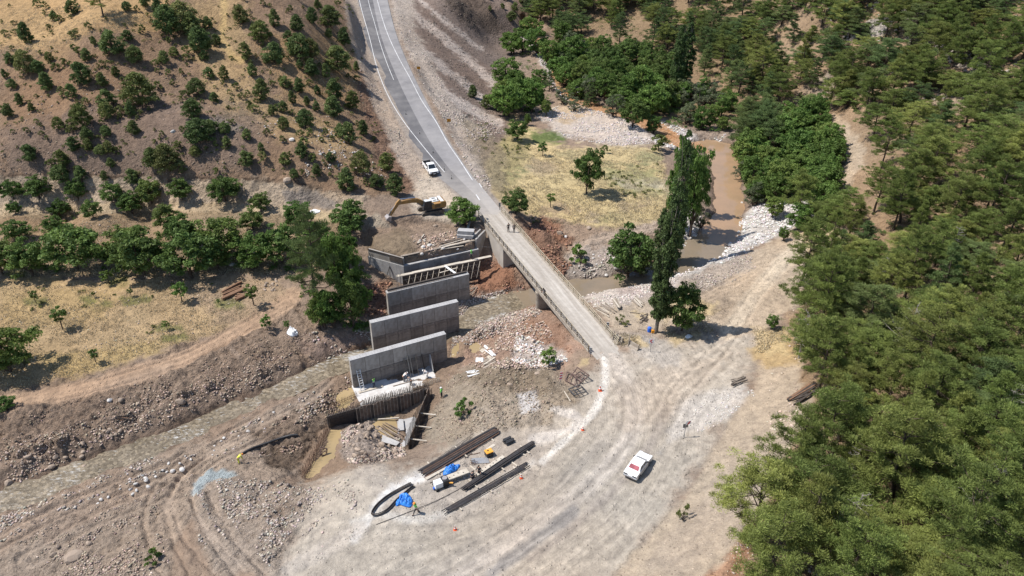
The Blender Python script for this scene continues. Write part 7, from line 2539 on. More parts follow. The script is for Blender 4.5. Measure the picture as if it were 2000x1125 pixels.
# red and white striped marker
P = hit1(1093, 750)
t = thing("hazard_marker", "narrow red and white striped hazard marker panel beside the rusty frames", "road sign", P, facing_cam(P) * .5)
t.rotation_euler[1] = R(6)
post_of(t, 1.05, .06)
MB().box(-.15, -.05, .75, .15, -.031, 2.0).build("panel", M_REFLECT, t)
for k in range(3):
    z = .80 + k * .42
    MB().hexa([(-.15, -.062, z), (.15, -.062, z + .16), (.15, -.062, z + .36), (-.15, -.062, z + .20)], [(-.15, -.051, z), (.15, -.051, z + .16), (.15, -.051, z + .36), (-.15, -.051, z + .20)]).build("red_stripe", M_RED, t)


def bw_marker(u, v, label, h=1.55, z=None):
    P = hit1(u, v) if z is None else WP(u, v, z)
    t = thing("bridge_end_marker", label, "marker post", P, facing_cam(P) * .5, "striped markers at the bridge ends")
    post_of(t, .7, .07, M_GREYPAINT)
    MB().box(-.17, -.05, .55, .17, -.03, h).build("panel", M_REFLECT, t)
    n = 3
    for k in range(n):
        zz = .6 + k * (h - .6) / n
        MB().hexa([(-.17, -.062, zz), (.17, -.062, zz + .07), (.17, -.062, zz + .24), (-.17, -.062, zz + .17)], [(-.17, -.051, zz), (.17, -.051, zz + .07), (.17, -.051, zz + .24), (-.17, -.051, zz + .17)]).build("black_stripe", M_BLACKPAINT, t)


bw_marker(1153, 697, "black and white striped marker at the near left railing end")
bw_marker(1186, 647, "black and white striped marker at the near right railing end")
for u, v, lab in ((942, 437, "dark marker plate at the far left railing end"), (976, 411, "thin dark post at the far right railing end")):
    P = hit1(u, v)
    t = thing("bridge_end_marker", lab, "marker post", P, facing_cam(P), "striped markers at the bridge ends")
    post_of(t, 1.5, .09, M_GREYPAINT)
    MB().box(-.17, -.06, .8, .17, -.046, 1.6).build("panel", M_SIGNBACK, t)

# brown and yellow warning signs on the embankment
for u, v, lab in ((818, 141, "farther small orange-brown road sign on the embankment shoulder"), (877, 244, "nearer small orange-brown road sign on the embankment shoulder")):
    P = hit1(u, v)
    t = thing("roadwork_sign", lab, "road sign", P, facing_cam(P), "orange signs on the embankment")
    post_of(t, 1.5)
    MB().box(-.45, -.06, .75, .45, -.036, 1.5).build("board", M_BROWNSIGN, t)
    MB().box(-.38, -.075, .85, .38, -.061, 1.4).build("face", M_ORANGECAN, t)
    MB().box(-.14, -.09, 1.0, .14, -.076, 1.28).build("emblem", M_BROWNSIGN, t)
P = hit1(781, 273)
t = thing("roadside_post", "thin dark post on the gravel shoulder left of the asphalt road", "marker post", P)
post_of(t, 1.5, .12, M_GREYPAINT)
MB().box(-.12, -.08, 1.1, .12, -.062, 1.5).build("reflector", M_SIGNBACK, t)
# lane delineators on the asphalt
for u, v, lab in ((793, 224, "delineator post farthest up the closed lane"), (820, 262, "delineator post second from the top of the closed lane"), (846, 299, "delineator post beside the pickup truck's rear"), (868, 333, "delineator post beside the pickup truck's nose"), (882, 350, "delineator post nearest the bridge on the closed lane")):
    P = hit1(u, v)
    t = thing("lane_delineator", lab, "delineator", (P.x, P.y, P.z + .08), 0, "delineators along the closed lane")
    MB().cone((0, 0, 0), .16, .13, .05, 10).build("foot", M_BLACK, t)
    MB().cone((0, 0, .05), .05, .045, .45, 8).build("stem", M_PLASTIC, t)
    MB().cone((0, 0, .5), .046, .046, .12, 8).build("white_band", M_REFLECT, t)
    MB().cone((0, 0, .62), .045, .03, .18, 8).build("cap", M_PLASTIC, t)


# concrete barriers and stakes
def barrier(u0, v0, u1, v1, label):
    a, b = hit1(u0, v0), hit1(u1, v1)
    d = b - a
    L = d.length
    t = thing("concrete_barrier", label, "barrier", a, math.atan2(d.y, d.x), "concrete barriers by the bridge end")
    MB().prism([(-.30, 0), (.30, 0), (.26, .12), (.12, .32), (.09, .8), (-.09, .8), (-.12, .32), (-.26, .12)], 0, L).build("body", M_OLDCONC, t).rotation_euler = (0, 0, R(-90))
    MB().box(L * .2, -.02, .8, L * .2 + .1, .02, .86).build("lifting_eye", M_GREYPAINT, t)
    MB().box(L * .8 - .1, -.02, .8, L * .8, .02, .86).build("lifting_eye", M_GREYPAINT, t)


barrier(1202, 661, 1216, 669, "shorter concrete barrier nearer the bridge railing")
barrier(1229, 674, 1247, 684, "longer concrete barrier nearer the chevron sign")
for u, v, h, lab in ((1196, 664, 1.5, "slanting dark stake left of the shorter barrier"), (1203, 668, 1.5, "dark stake right in front of the shorter barrier"), (1226, 676, 1.6, "dark stake at the left end of the longer barrier")):
    P = hit1(u, v)
    o = MB().bar((0, 0, -.3), (.22, .1, h), .22, .08).build("wooden_stake", M_WOODGREY)
    o.location = P
    tag(o, lab, "stake", "stakes by the barriers")
# cans at the poplar
P = hit1(1268, 648)
t = thing("blue_drum", "blue plastic drum at the foot of the front poplar", "drum", P)
MB().tube([(0, 0, 0), (0, 0, .08), (0, 0, .5), (0, 0, .75), (0, 0, .8)], [.24, .29, .30, .28, .2], 14).build("body", M_BLUEDRUM, t)
MB().tube([(.08, 0, .8), (.08, 0, .86)], .06, 8).build("cap", M_PLASTIC, t)
P = hit1(1275, 650)
t = thing("orange_canister", "small orange canister beside the blue drum under the poplar", "canister", P)
MB().box(-.2, -.14, 0, .2, .14, .48).build("body", M_ORANGECAN, t, .03)
MB().bar((-.12, 0, .53), (.1, 0, .53), .05, .05).build("handle", M_ORANGECAN, t)
MB().tube([(.15, 0, .48), (.15, 0, .56)], .04, 8).build("cap", M_PLASTIC, t)


# ------------------------------------------------------------------ vehicles
def wheel(t, x, y, r, w, name="wheel"):
    s = 1 if y > 0 else -1
    o = MB().tube([(0, -w / 2, 0), (0, -w / 2 + .03, 0), (0, w / 2 - .03, 0), (0, w / 2, 0)], [r * .9, r, r, r * .9], 18).build(name, M_BLACK, t)
    o.location = (x, y, r)
    k = MB().tube([(0, s * (w / 2 - .02), 0), (0, s * (w / 2 + .012), 0)], r * .58, 14).build("rim", M_CHROME, o)
    return o


def roof_shell(z0, z1, base, top, mb=None):
    """frustum: base and top are (x0, x1, half width rear, half width front)"""
    mb = mb or MB()
    b = [(base[0], -base[2], z0), (base[1], -base[3], z0), (base[1], base[3], z0), (base[0], base[2], z0)]
    t = [(top[0], -top[2], z1), (top[1], -top[3], z1), (top[1], top[3], z1), (top[0], top[2], z1)]
    return mb.hexa(b, t), b, t


def pane(b, t, i, j, m, lift=.012):
    """glass on one side of the frustum between base corners i, j, inset by m"""
    B0, B1, T0, T1 = Vector(b[i]), Vector(b[j]), Vector(t[i]), Vector(t[j])
    f = lambda s, h: (B0.lerp(B1, s)).lerp(T0.lerp(T1, s), h)
    return MB().quad(f(m[0], m[2]), f(m[1], m[2]), f(m[1], m[3]), f(m[0], m[3]), lift)


def sedan():
    a, b = hit1(1231, 936), hit1(1260, 897)
    d = b - a
    t = thing("white_sedan", "white boxy sedan with a red rear shelf parked on the dirt road", "car", (a + b) / 2, math.atan2(d.y, d.x))
    prof = [(-2.02, .34), (-2.08, .52), (-2.07, .80), (-1.98, .93), (-1.2, .97), (.82, .97), (1.0, .95), (1.95, .85), (2.05, .72), (2.06, .40), (1.98, .26), (1.75, .24), (-1.75, .24)]
    MB().prism(prof, -.80, .80).build("body", M_WHITE, t, .03)
    mb, B, T = roof_shell(.965, 1.40, (-1.34, .86, .75, .76), (-.84, .30, .66, .67))
    mb.build("cabin", M_WHITE, t, .02)
    pane(B, T, 3, 0, (.10, .90, .14, .90)).build("rear_window", M_GLASSRED, t)
    pane(B, T, 1, 2, (.07, .93, .10, .90)).build("windscreen", M_GLASS, t)
    for i, j, nm in ((0, 1, "side_window"), (2, 3, "side_window")):
        pane(B, T, i, j, (.10, .48, .12, .86)).build(nm, M_GLASS, t)
        pane(B, T, i, j, (.52, .90, .12, .86)).build(nm, M_GLASS, t)
    MB().box(-2.13, -.80, .46, -2.06, .80, .60).build("rear_bumper", M_CHROME, t, .01)
    MB().box(2.06, -.80, .40, 2.14, .80, .54).build("front_bumper", M_CHROME, t, .01)
    MB().box(-2.095, -.76, .70, -2.06, -.30, .86).build("taillight", M_PLASTIC, t)
    MB().box(-2.095, .30, .70, -2.06, .76, .86).build("taillight", M_PLASTIC, t)
    MB().box(-2.1, -.26, .64, -2.06, .26, .76).build("number_plate", M_PLATE, t)
    for y in (-.6, .6):
        MB().box(2.04, y - .16, .58, 2.075, y + .16, .78).build("headlight", M_LAMP, t)
    MB().box(2.04, -.42, .60, 2.07, .42, .76).build("grille", M_PLASTIC, t)
    MB().box(.90, -.62, .968, .96, .62, .98).build("cowl", M_PLASTIC, t)
    for y in (-.86, .86):
        MB().box(.55, y - .07, .98, .68, y + .07, 1.10).build("door_mirror", M_PLASTIC, t)
        MB().box(-1.6, y - .055 if y > 0 else y + .045, .52, 1.6, y - .045 if y > 0 else y + .055, .56).build("trim_strip", M_PLASTIC, t)
    for x in (-.15,):
        for y in (-.806, .806):
            MB().box(x - .01, y - .004, .35, x + .01, y + .004, .95).build("door_seam", M_PLASTIC, t)
    for y in (-.806, .806):
        for x in (-.9, .1):
            MB().box(x, y - .02, .80, x + .16, y + .02, .84).build("door_handle", M_CHROME, t)
    for x in (-1.22, 1.25):
        for y in (-.74, .74):
            wheel(t, x, y, .29, .19)
    return t


sedan()


def pickup():
    a, b = hit1(832, 322), hit1(850, 347)
    d = b - a
    P = (a + b) / 2
    t = thing("white_pickup", "white pickup truck with an open bed parked on the closed lane of the asphalt road", "pickup truck", (P.x, P.y, P.z + .03), math.atan2(d.y, d.x))
    MB().prism([(-2.6, .48), (-2.62, .95), (-.55, .95), (-.55, .48)], -.90, .90).build("bed_floor", M_WHITE, t, .02)
    for y in (-.9, .9):
        MB().box(-2.62, min(y, y * .93), .95, -.56, max(y, y * .93), 1.32).build("bed_side", M_WHITE, t, .015)
    MB().box(-2.66, -.9, .95, -2.58, .9, 1.32).build("tailgate", M_PLASTIC, t, .015)
    MB().box(-2.57, -.83, .951, -.57, .83, .975).build("bed_liner", M_PLASTIC, t)
    MB().prism([(-.55, .42), (-.55, 1.05), (1.25, 1.07), (1.6, 1.08), (2.55, .98), (2.72, .82), (2.74, .45), (2.6, .36)], -.92, .92).build("body", M_WHITE, t, .05)
    mb, B, T = roof_shell(1.06, 1.80, (-.52, 1.55, .86, .84), (-.38, .62, .72, .72))
    mb.build("cab", M_WHITE, t, .04)
    pane(B, T, 1, 2, (.07, .93, .08, .88)).build("windscreen", M_GLASS, t)
    pane(B, T, 3, 0, (.15, .85, .3, .85)).build("rear_window", M_GLASS, t)
    for i, j in ((0, 1), (2, 3)):
        pane(B, T, i, j, (.08, .46, .16, .84)).build("side_window", M_GLASS, t)
        pane(B, T, i, j, (.50, .92, .16, .84)).build("side_window", M_GLASS, t)
    # roll bar behind the cab
    for y in (-.78, .78):
        MB().bar((-.75, y, 1.32), (-.7, y * .92, 1.86), .08, .08).build("roll_bar_leg", M_PLASTIC, t)
        MB().bar((-1.55, y, 1.34), (-.75, y * .95, 1.70), .07, .07).build("roll_bar_stay", M_PLASTIC, t)
    MB().bar((-.7, -.75, 1.86), (-.7, .75, 1.86), .09, .09).build("roll_bar", M_PLASTIC, t)
    MB().bar((-2.3, -.86, 1.42), (-2.3, .86, 1.42), .08, .08).build("rear_bar", M_PLASTIC, t)
    MB().box(2.715, -.55, .62, 2.765, .55, .88).build("grille", M_PLASTIC, t)
    MB().box(2.68, -.92, .36, 2.82, .92, .56).build("front_bumper", M_PLASTIC, t, .02)
    MB().box(2.80, -.26, .44, 2.83, .26, .56).build("number_plate", M_PLATE, t)
    MB().box(-2.80, -.85, .46, -2.62, .85, .60).build("rear_bumper", M_PLASTIC, t, .02)
    for y in (-.74, .74):
        MB().box(2.60, y - .15, .76, 2.735, y + .15, .93).build("headlight", M_LAMP, t)
        MB().box(-2.675, y - .1, 1.0, -2.64, y + .1, 1.28).build("taillight", M_REDLAMP, t)
    for y in (-1.03, 1.03):
        MB().box(1.05, y - .1, 1.08, 1.22, y + .1, 1.28).build("door_mirror", M_PLASTIC, t)
    for x in (-1.75, 1.72):
        for y in (-.82, .82):
            wheel(t, x, y, .38, .25)
    for y in (-.925, .925):
        for x in (-.2, .75):
            MB().box(x, y - .02, .92, x + .2, y + .02, .97).build("door_handle", M_PLASTIC, t)


pickup()


def excavator():
    P = hit1(842, 415)
    q = hit1(772, 424)
    d = q - P
    t = thing("crawler_excavator", "orange-yellow crawler excavator digging beside the road end", "excavator", P, math.atan2(d.y, d.x))
    # undercarriage, turned a little against the house
    for s, nm in ((-1, "track"), (1, "track")):
        pr = []
        for k in range(9):
            a = math.pi / 2 + math.pi * k / 8
            pr.append((-1.75 + .42 * math.cos(a), .44 + .42 * math.sin(a)))
        for k in range(9):
            a = -math.pi / 2 + math.pi * k / 8
            pr.append((1.75 + .42 * math.cos(a), .44 + .42 * math.sin(a)))
        y0 = s * 1.25
        o = MB().prism(pr, y0 - .30, y0 + .30).build(nm, M_TRACK, t)
        mb = MB()
        for k in range(22):
            x = -1.75 + 3.5 * k / 21
            mb.box(x - .03, y0 - .31, .86, x + .03, y0 + .31, .90)
            mb.box(x - .03, y0 - .31, -.02, x + .03, y0 + .31, .02)
        mb.build("track_shoes", M_TRACK, o)
        MB().box(-1.6, y0 + s * .29, .25, 1.6, y0 + s * .33, .6).build("track_frame", M_GREYPAINT, o)
    MB().box(-1.1, -1.0, .45, 1.1, 1.0, .85).build("undercarriage", M_GREYPAINT, t)
    MB().tube([(0, 0, .85), (0, 0, 1.1)], .75, 16).build("slewing_ring", M_GREYPAINT, t)
    # house
    MB().box(-2.3, -1.35, 1.1, 1.3, 1.35, 1.3).build("house_floor", M_GREYPAINT, t)
    MB().prism([(-2.45, 1.25), (-2.6, 1.45), (-2.6, 2.25), (-2.3, 2.45), (-1.55, 2.45), (-1.55, 1.25)], -1.38, 1.38).build("counterweight", M_YELLOW, t, .05)
    MB().box(-1.54, -1.36, 1.31, .25, 1.36, 2.22).build("engine_house", M_YELLOW, t, .03)
    MB().box(-2.2, -1.25, 2.451, -1.58, 1.25, 2.50).build("engine_cover", M_COVER, t)
    MB().box(-1.54, -1.3, 2.221, -.2, .55, 2.36).build("engine_cover", M_COVER, t, .03)
    MB().box(-1.1, -.9, 2.361, -.5, -.7, 2.42).build("cover_vent", M_PLASTIC, t)
    MB().box(-1.1, .0, 2.361, -.5, .2, 2.42).build("cover_vent", M_PLASTIC, t)
    MB().tube([(-1.3, .3, 2.36), (-1.3, .3, 2.85)], .08, 8).build("exhaust", M_PLASTIC, t)
    for k in range(4):
        MB().box(-1.4, 1.362, 1.5 + .16 * k, -.4, 1.375, 1.58 + .16 * k).build("side_grille", M_PLASTIC, t)
    MB().box(.26, -1.36, 1.31, 1.1, -.55, 1.95).build("fuel_tank", M_YELLOW, t, .03)
    MB().box(.4, -1.2, 1.951, .8, -.8, 2.25).build("pre_cleaner", M_COVER, t)
    # cab on the near (left) side
    cb = [(.15, .48, 1.31), (1.85, .48, 1.31), (1.85, 1.38, 1.31), (.15, 1.38, 1.31)]
    ct = [(.15, .50, 2.95), (1.45, .52, 2.95), (1.45, 1.34, 2.95), (.15, 1.36, 2.95)]
    MB().hexa(cb, ct).build("cab", M_PLASTIC, t, .02)
    MB().box(.15, .52, 2.952, 1.42, 1.34, 3.02).build("cab_roof", M_COVER, t, .02)
    B, T = cb, ct
    pane(B, T, 1, 2, (.08, .92, .12, .92)).build("windscreen", M_GLASS, t)
    pane(B, T, 2, 3, (.08, .48, .40, .92)).build("side_window", M_GLASS, t)
    pane(B, T, 2, 3, (.53, .93, .40, .92)).build("side_window", M_GLASS, t)
    # boom: kneed box girder on the centre line
    def girder(pts, nm, hs, w, mat, parent):
        mb = MB()
        n = len(pts)
        up, lo = [], []
        for i, (x, z) in enumerate(pts):
            x0, z0 = pts[max(i - 1, 0)]
            x1, z1 = pts[min(i + 1, n - 1)]
            L = math.hypot(x1 - x0, z1 - z0)
            nx, nz = -(z1 - z0) / L, (x1 - x0) / L
            up.append((x + nx * hs[i] / 2, z + nz * hs[i] / 2))
            lo.append((x - nx * hs[i] / 2, z - nz * hs[i] / 2))
        mb.prism(up + lo[::-1], -w / 2, w / 2)
        o = mb.build(nm, mat, parent)
        o.location.y = -.1
        return o
    boom = girder([(1.0, 1.75), (1.8, 2.5), (2.7, 2.95), (3.7, 3.05), (5.0, 3.0), (6.1, 2.95)], "boom", [.55, .72, .80, .72, .55, .4], .5, M_YELLOW, t)
    st = girder([(5.65, 3.6), (6.1, 3.0), (6.95, 1.9), (7.75, .75)], "stick", [.35, .62, .48, .3], .42, M_YELLOW, t)
    mb = MB()
    for y in (-.42, .22):
        mb.tube([(1.35, y, 1.5), (2.6, y, 2.4)], .10, 8)
    mb.build("boom_cylinder", M_CHROME, t)
    MB().tube([(2.8, -.1, 3.5), (5.66, -.1, 3.72)], .10, 8).build("stick_cylinder", M_CHROME, t)
    MB().tube([(5.9, -.1, 3.5), (7.45, -.1, 1.75)], .08, 8).build("bucket_cylinder", M_CHROME, t)
    MB().bar((7.45, -.1, 1.75), (7.95, -.1, 1.0), .3, .08).build("bucket_link", M_GREYPAINT, t)
    bo = MB()
    prof = [(7.6, .85), (8.1, .95), (8.55, .6), (8.65, .05), (8.35, -.4), (7.85, -.5), (8.25, -.3), (8.5, .05), (8.42, .5), (8.05, .82)]
    bo.prism(prof, -.75, .55)
    for y in (-.78, .55):
        bo.prism([(7.6, .85), (8.1, .95), (8.55, .6), (8.65, .05), (8.35, -.4), (7.85, -.5)], y, y + .03)
    b = bo.build("bucket", M_STEEL, t)
    for k in range(5):
        y = -.66 + .28 * k
        MB().bar((7.88, y, -.5), (7.6, y, -.58), .1, .06).build("bucket_tooth", M_STEEL, b)
    mb = MB()
    for y in (-1.3, -.7):
        mb.tube([(.3, y, 1.96), (.3, y, 2.75), (1.0, y, 2.75), (1.0, y, 1.96)], .03, 5)
    mb.build("handrail", M_PLASTIC, t)
    for y in (1.2, .6):
        MB().box(1.4, y - .05, 2.96, 1.5, y + .05, 3.08).build("work_lamp", M_LAMP, t)


excavator()


# ------------------------------------------------------------------ people
M_SKIN = simple_mat("skin", (.42, .25, .17), .6, var=.06)
M_DARKCLOTH = simple_mat("dark_clothing", (.030, .032, .038), .85, var=.2, rnd=.2)
M_NAVY = simple_mat("navy_trousers", (.035, .045, .075), .85, var=.2)
M_GREYCLOTH = simple_mat("grey_clothing", (.16, .16, .165), .85, var=.15)
M_WHITECLOTH = simple_mat("white_shirt", (.70, .70, .69), .8, var=.08)
M_VEST = simple_mat("green_safety_vest", (.16, .62, .10), .6, var=.1)
M_YVEST = simple_mat("yellow_work_suit", (.58, .60, .06), .6, var=.1)
M_HAIR = simple_mat("dark_hair", (.02, .016, .013), .8, var=.2)
M_HELMW = simple_mat("white_helmet", (.78, .78, .76), .4, var=.04)
M_HELMG = simple_mat("green_helmet", (.20, .55, .12), .4, var=.04)
M_HELMO = simple_mat("orange_helmet", (.75, .26, .04), .4, var=.04)
M_BOOT = simple_mat("work_boot", (.05, .04, .03), .8, var=.2)
M_YBOOT = simple_mat("yellow_boot", (.62, .45, .04), .6, var=.1)


def skinned(name, verts, edges, rad, mat, parent, levels=1):
    me = bpy.data.meshes.new(name)
    me.from_pydata([tuple(v) for v in verts], edges, [])
    me.materials.append(mat)
    o = obj(name, me, parent)
    sk = o.modifiers.new("skin", 'SKIN')
    sk.use_smooth_shade = True
    sv = me.skin_vertices[0].data
    for i, r_ in enumerate(rad):
        rr = r_ if isinstance(r_, tuple) else (r_, r_)
        sv[i].radius = rr
        sv[i].use_root = (i == 0)
    sb = o.modifiers.new("smooth", 'SUBSURF')
    sb.levels = sb.render_levels = levels
    return o


def person(P, rotz, label, pose="stand", top=M_DARKCLOTH, legs=M_NAVY, vest=None, hat=None, boots=M_BOOT, hgt=1.74, group="workers on the site", sleeves=True):
    t = thing("person", label, "person", P, rotz, group)
    t.scale = (hgt / 1.74,) * 3
    # joints: x right, y forward, z up
    J = {}
    if pose == "stand":
        pel, chest, neck, head = (0, 0, .93), (0, .02, 1.28), (0, .02, 1.48), (0, .04, 1.60)
        kn = {-1: (-.10, .03, .49), 1: (.10, .02, .49)}
        an = {-1: (-.12, -.02, .08), 1: (.12, -.01, .08)}
        el = {-1: (-.27, -.02, 1.14), 1: (.27, -.02, 1.14)}
        wr = {-1: (-.27, .10, .90), 1: (.27, .10, .90)}
    elif pose == "walk":
        pel, chest, neck, head = (0, 0, .91), (0, .05, 1.27), (0, .07, 1.46), (0, .10, 1.58)
        kn = {-1: (-.10, .22, .50), 1: (.10, -.06, .47)}
        an = {-1: (-.11, .34, .09), 1: (.11, -.36, .13)}
        el = {-1: (-.27, -.12, 1.13), 1: (.27, .12, 1.14)}
        wr = {-1: (-.26, -.06, .89), 1: (.25, .30, .96)}
    elif pose == "bend":
        pel, chest, neck, head = (0, -.10, .86), (0, .28, 1.10), (0, .44, 1.20), (0, .56, 1.22)
        kn = {-1: (-.13, .06, .47), 1: (.13, .04, .47)}
        an = {-1: (-.15, -.04, .08), 1: (.15, -.05, .08)}
        el = {-1: (-.26, .40, .86), 1: (.26, .40, .86)}
        wr = {-1: (-.16, .50, .62), 1: (.16, .50, .62)}
    elif pose == "crouch":
        pel, chest, neck, head = (0, -.16, .36), (0, .04, .70), (0, .12, .87), (0, .17, .98)
        kn = {-1: (-.17, .26, .48), 1: (.17, .28, .46)}
        an = {-1: (-.16, .02, .08), 1: (.16, .04, .08)}
        el = {-1: (-.28, .20, .55), 1: (.28, .20, .55)}
        wr = {-1: (-.14, .42, .42), 1: (.14, .42, .42)}
    else:                                       # leaning on the railing
        pel, chest, neck, head = (0, -.08, .92), (0, .08, 1.26), (0, .17, 1.43), (0, .26, 1.53)
        kn = {-1: (-.10, -.03, .49), 1: (.10, .02, .49)}
        an = {-1: (-.11, -.10, .08), 1: (.12, .0, .08)}
        el = {-1: (-.28, .24, 1.10), 1: (.28, .24, 1.10)}
        wr = {-1: (-.12, .42, 1.08), 1: (.12, .42, 1.08)}
    v3 = lambda a: Vector(a)
    pel, chest, neck, head = map(v3, (pel, chest, neck, head))
    up = (neck - pel).normalized()
    fwd = Vector((0, 1, 0))
    sh = {s: chest + (neck - chest) * .62 + Vector((s * .19, 0, 0)) for s in (-1, 1)}
    hip = {s: pel + Vector((s * .09, 0, -.02)) for s in (-1, 1)}
    verts, edges, rad = [], [], []

    def add(p, r_, to=None):
        verts.append(p)
        rad.append(r_)
        if to is not None:
            edges.append((to, len(verts) - 1))
        return len(verts) - 1
    i_p = add(pel, (.135, .105))
    i_c = add(pel.lerp(chest, .55), (.125, .095), i_p)
    i_ch = add(chest, (.15, .11), i_c)
    i_n = add(chest.lerp(neck, .85), (.065, .06), i_ch)
    i_h0 = add(neck.lerp(head, .5), (.055, .055), i_n)
    i_h1 = add(head, (.078, .092), i_h0)
    i_h2 = add(head + (head - neck).normalized() * .10, (.066, .075), i_h1)
    for s in (-1, 1):
        a = add(sh[s], (.062, .062), i_ch)
        e = add(v3(el[s]), (.044, .044), a)
        w = add(v3(wr[s]), (.030, .026), e)
        hd = (v3(wr[s]) - v3(el[s])).normalized()
        palm = add(v3(wr[s]) + hd * .075, (.036, .018), w)
        sd = hd.cross(fwd if abs(hd.y) < .8 else Vector((0, 0, 1))).normalized()
        for k, (o_, l_) in enumerate(((-.030, .072), (-.010, .082), (.010, .078), (.029, .062))):
            b0 = v3(wr[s]) + hd * .10 + sd * o_
            f1 = add(b0 + hd * l_ * .5 + fwd * .006, .009, palm)
            add(b0 + hd * l_ + fwd * .022, .0075, f1)
        th = add(v3(wr[s]) + hd * .055 - sd * .045 + fwd * .012, .0105, palm)
        add(v3(wr[s]) + hd * .095 - sd * .055 + fwd * .022, .009, th)
        h = add(hip[s], (.092, .095), i_p)
        k1 = add(v3(kn[s]), (.060, .062), h)
        k2 = add(v3(kn[s]).lerp(v3(an[s]), .4), (.052, .056), k1)
        a2 = add(v3(an[s]), (.036, .038), k2)
        add(v3(an[s]) + Vector((0, .15, -.045)), (.040, .026), a2)
    skinned("body", verts, edges, rad, M_SKIN, t)
    # clothes: the same skeleton, a little wider, ending at cuffs and hems
    # trousers
    V_, E_, R_ = [], [], []

    def ad(p, r_, to=None):
        V_.append(p)
        R_.append(r_)
        if to is not None:
            E_.append((to, len(V_) - 1))
        return len(V_) - 1
    p0 = ad(pel, (.150, .122))
    ad(pel + up * .12, (.142, .112), p0)
    for s in (-1, 1):
        h = ad(hip[s] + Vector((0, 0, -.04)), (.104, .108), p0)
        k1 = ad(v3(kn[s]), (.076, .078), h)
        ad(v3(an[s]) + Vector((0, 0, .05)), (.062, .066), k1)
    skinned("trousers", V_, E_, R_, legs, t)
    V_, E_, R_ = [], [], []
    c0 = ad(chest, (.166, .128))
    c1 = ad(pel.lerp(chest, .5), (.150, .120), c0)
    ad(pel + up * .02, (.156, .126), c1)
    ad(chest.lerp(neck, .72), (.095, .085), c0)
    for s in (-1, 1):
        a = ad(sh[s], (.078, .078), c0)
        e = ad(v3(el[s]), (.058, .058), a)
        if sleeves:
            ad(v3(el[s]).lerp(v3(wr[s]), .9), (.044, .042), e)
    skinned("jacket", V_, E_, R_, top, t)
    if vest is not None:
        V_, E_, R_ = [], [], []
        c0 = ad(chest, (.182, .146))
        c1 = ad(pel.lerp(chest, .5), (.168, .138), c0)
        ad(pel + up * .06, (.172, .142), c1)
        ad(chest.lerp(neck, .62), (.12, .10), c0)
        skinned("safety_vest", V_, E_, R_, vest, t)
        mid = pel.lerp(chest, .55)
        for q in (.25, .72):
            m_ = pel.lerp(chest, q)
            o = MB().tube([(0, 0, -.02), (0, 0, .02)], 1, 16, False).build("reflective_band", M_REFLECT, t)
            o.location = m_
            o.scale = (.186, .155, 1)
            o.rotation_euler = (math.atan2(-up.y, up.z) if False else -math.atan2(up.y, up.z), 0, 0)
    hu = (head - neck).normalized()
    hc = head + hu * .05
    if hat is not None:
        mb = MB()
        mb.tube([(0, 0, .03), (0, 0, .08), (0, 0, .125), (0, 0, .15)], [.125, .118, .08, .02], 14)
        mb.tube([(0, .02, .022), (0, .02, .034)], [.155, .15], 14)
        o = mb.build("helmet", hat, t)
    else:
        o = MB().ball((0, -.012, .03), .098, 1, 1.08, 1.0, 2).build("hair", M_HAIR, t)
    o.location = head
    o.rotation_euler = (-math.atan2(hu.y, hu.z) * .8, 0, 0)
    # face
    o = MB().bar((0, .088, .0), (0, .104, -.02), .022, .03).build("nose", M_SKIN, t)
    o.location = head
    for s in (-1, 1):
        e = MB().ball((s * .032, .083, .022), .011, 1, .6, .7, 1).build("eye", M_HAIR, t)
        e.location = head
        b = MB().ball((s * .082, 0, -.005), .022, .35, .7, 1.2, 1).build("ear", M_SKIN, t)
        b.location = head
        bt = MB().box(-.05, -.08, -.08, .05, .19, .0).build("boot", boots, t, .02)
        bt.location = v3(an[s]) + Vector((0, 0, .0))
    m_ = MB().box(-.022, .083, -.052, .022, .09, -.044).build("mouth", M_HELMO if False else M_SKIN, t)
    m_.location = head
    return t


def ppos(u, v, z=None):
    return hit1(u, v) if z is None else WP(u, v, z)


person(ppos(813, 1003), R(115), "person in a bright green vest and orange helmet walking beside the round blue tarp", "walk", M_VEST, M_DARKCLOTH, M_VEST, M_HELMO, sleeves=False)
person(ppos(936, 931), R(150), "person in dark clothes with yellow boots standing at the bending bench", "stand", M_DARKCLOTH, M_DARKCLOTH, None, None, M_YBOOT, 1.78)
person(ppos(922, 934), R(-70), "person in dark clothes crouching beside the bending bench", "crouch", M_DARKCLOTH, M_DARKCLOTH)
fz = -5.74
person(ppos(731, 757, fz), R(30), "person in a green vest and yellow boots standing on the slab by the ladder", "stand", M_NAVY, M_NAVY, M_VEST, None, M_YBOOT)
person(ppos(789, 744, fz), R(-60), "person in a white shirt and helmet bending over on the footing slab", "bend", M_WHITECLOTH, M_GREYCLOTH, None, M_HELMW)
person(ppos(803, 752, fz), R(60), "person in grey clothes stooping over the starter bars", "bend", M_GREYCLOTH, M_DARKCLOTH, None, None)
person(ppos(835, 738, fz), R(80), "person in white clothes working beside the leaning light panel", "bend", M_WHITECLOTH, M_WHITECLOTH, None, M_HELMW)
person(ppos(863, 776), R(70), "person with a white helmet and green vest standing beyond the wing formwork", "stand", M_VEST, M_DARKCLOTH, M_VEST, M_HELMW)
person(WP(921, 505.5, -2.12), R(170), "person in a green vest standing on the plank walkway of the braced formwork", "stand", M_DARKCLOTH, M_DARKCLOTH, M_VEST, M_HELMG)
person(WP(811, 571, -5.6), R(90), "person in a green vest and white helmet half hidden behind the far pier wall", "stand", M_VEST, M_DARKCLOTH, M_VEST, M_HELMW)
person(ppos(467, 905), R(-60), "person in a yellow work suit bending at the end of the black hose", "bend", M_YVEST, M_YVEST, None, M_HELMO)
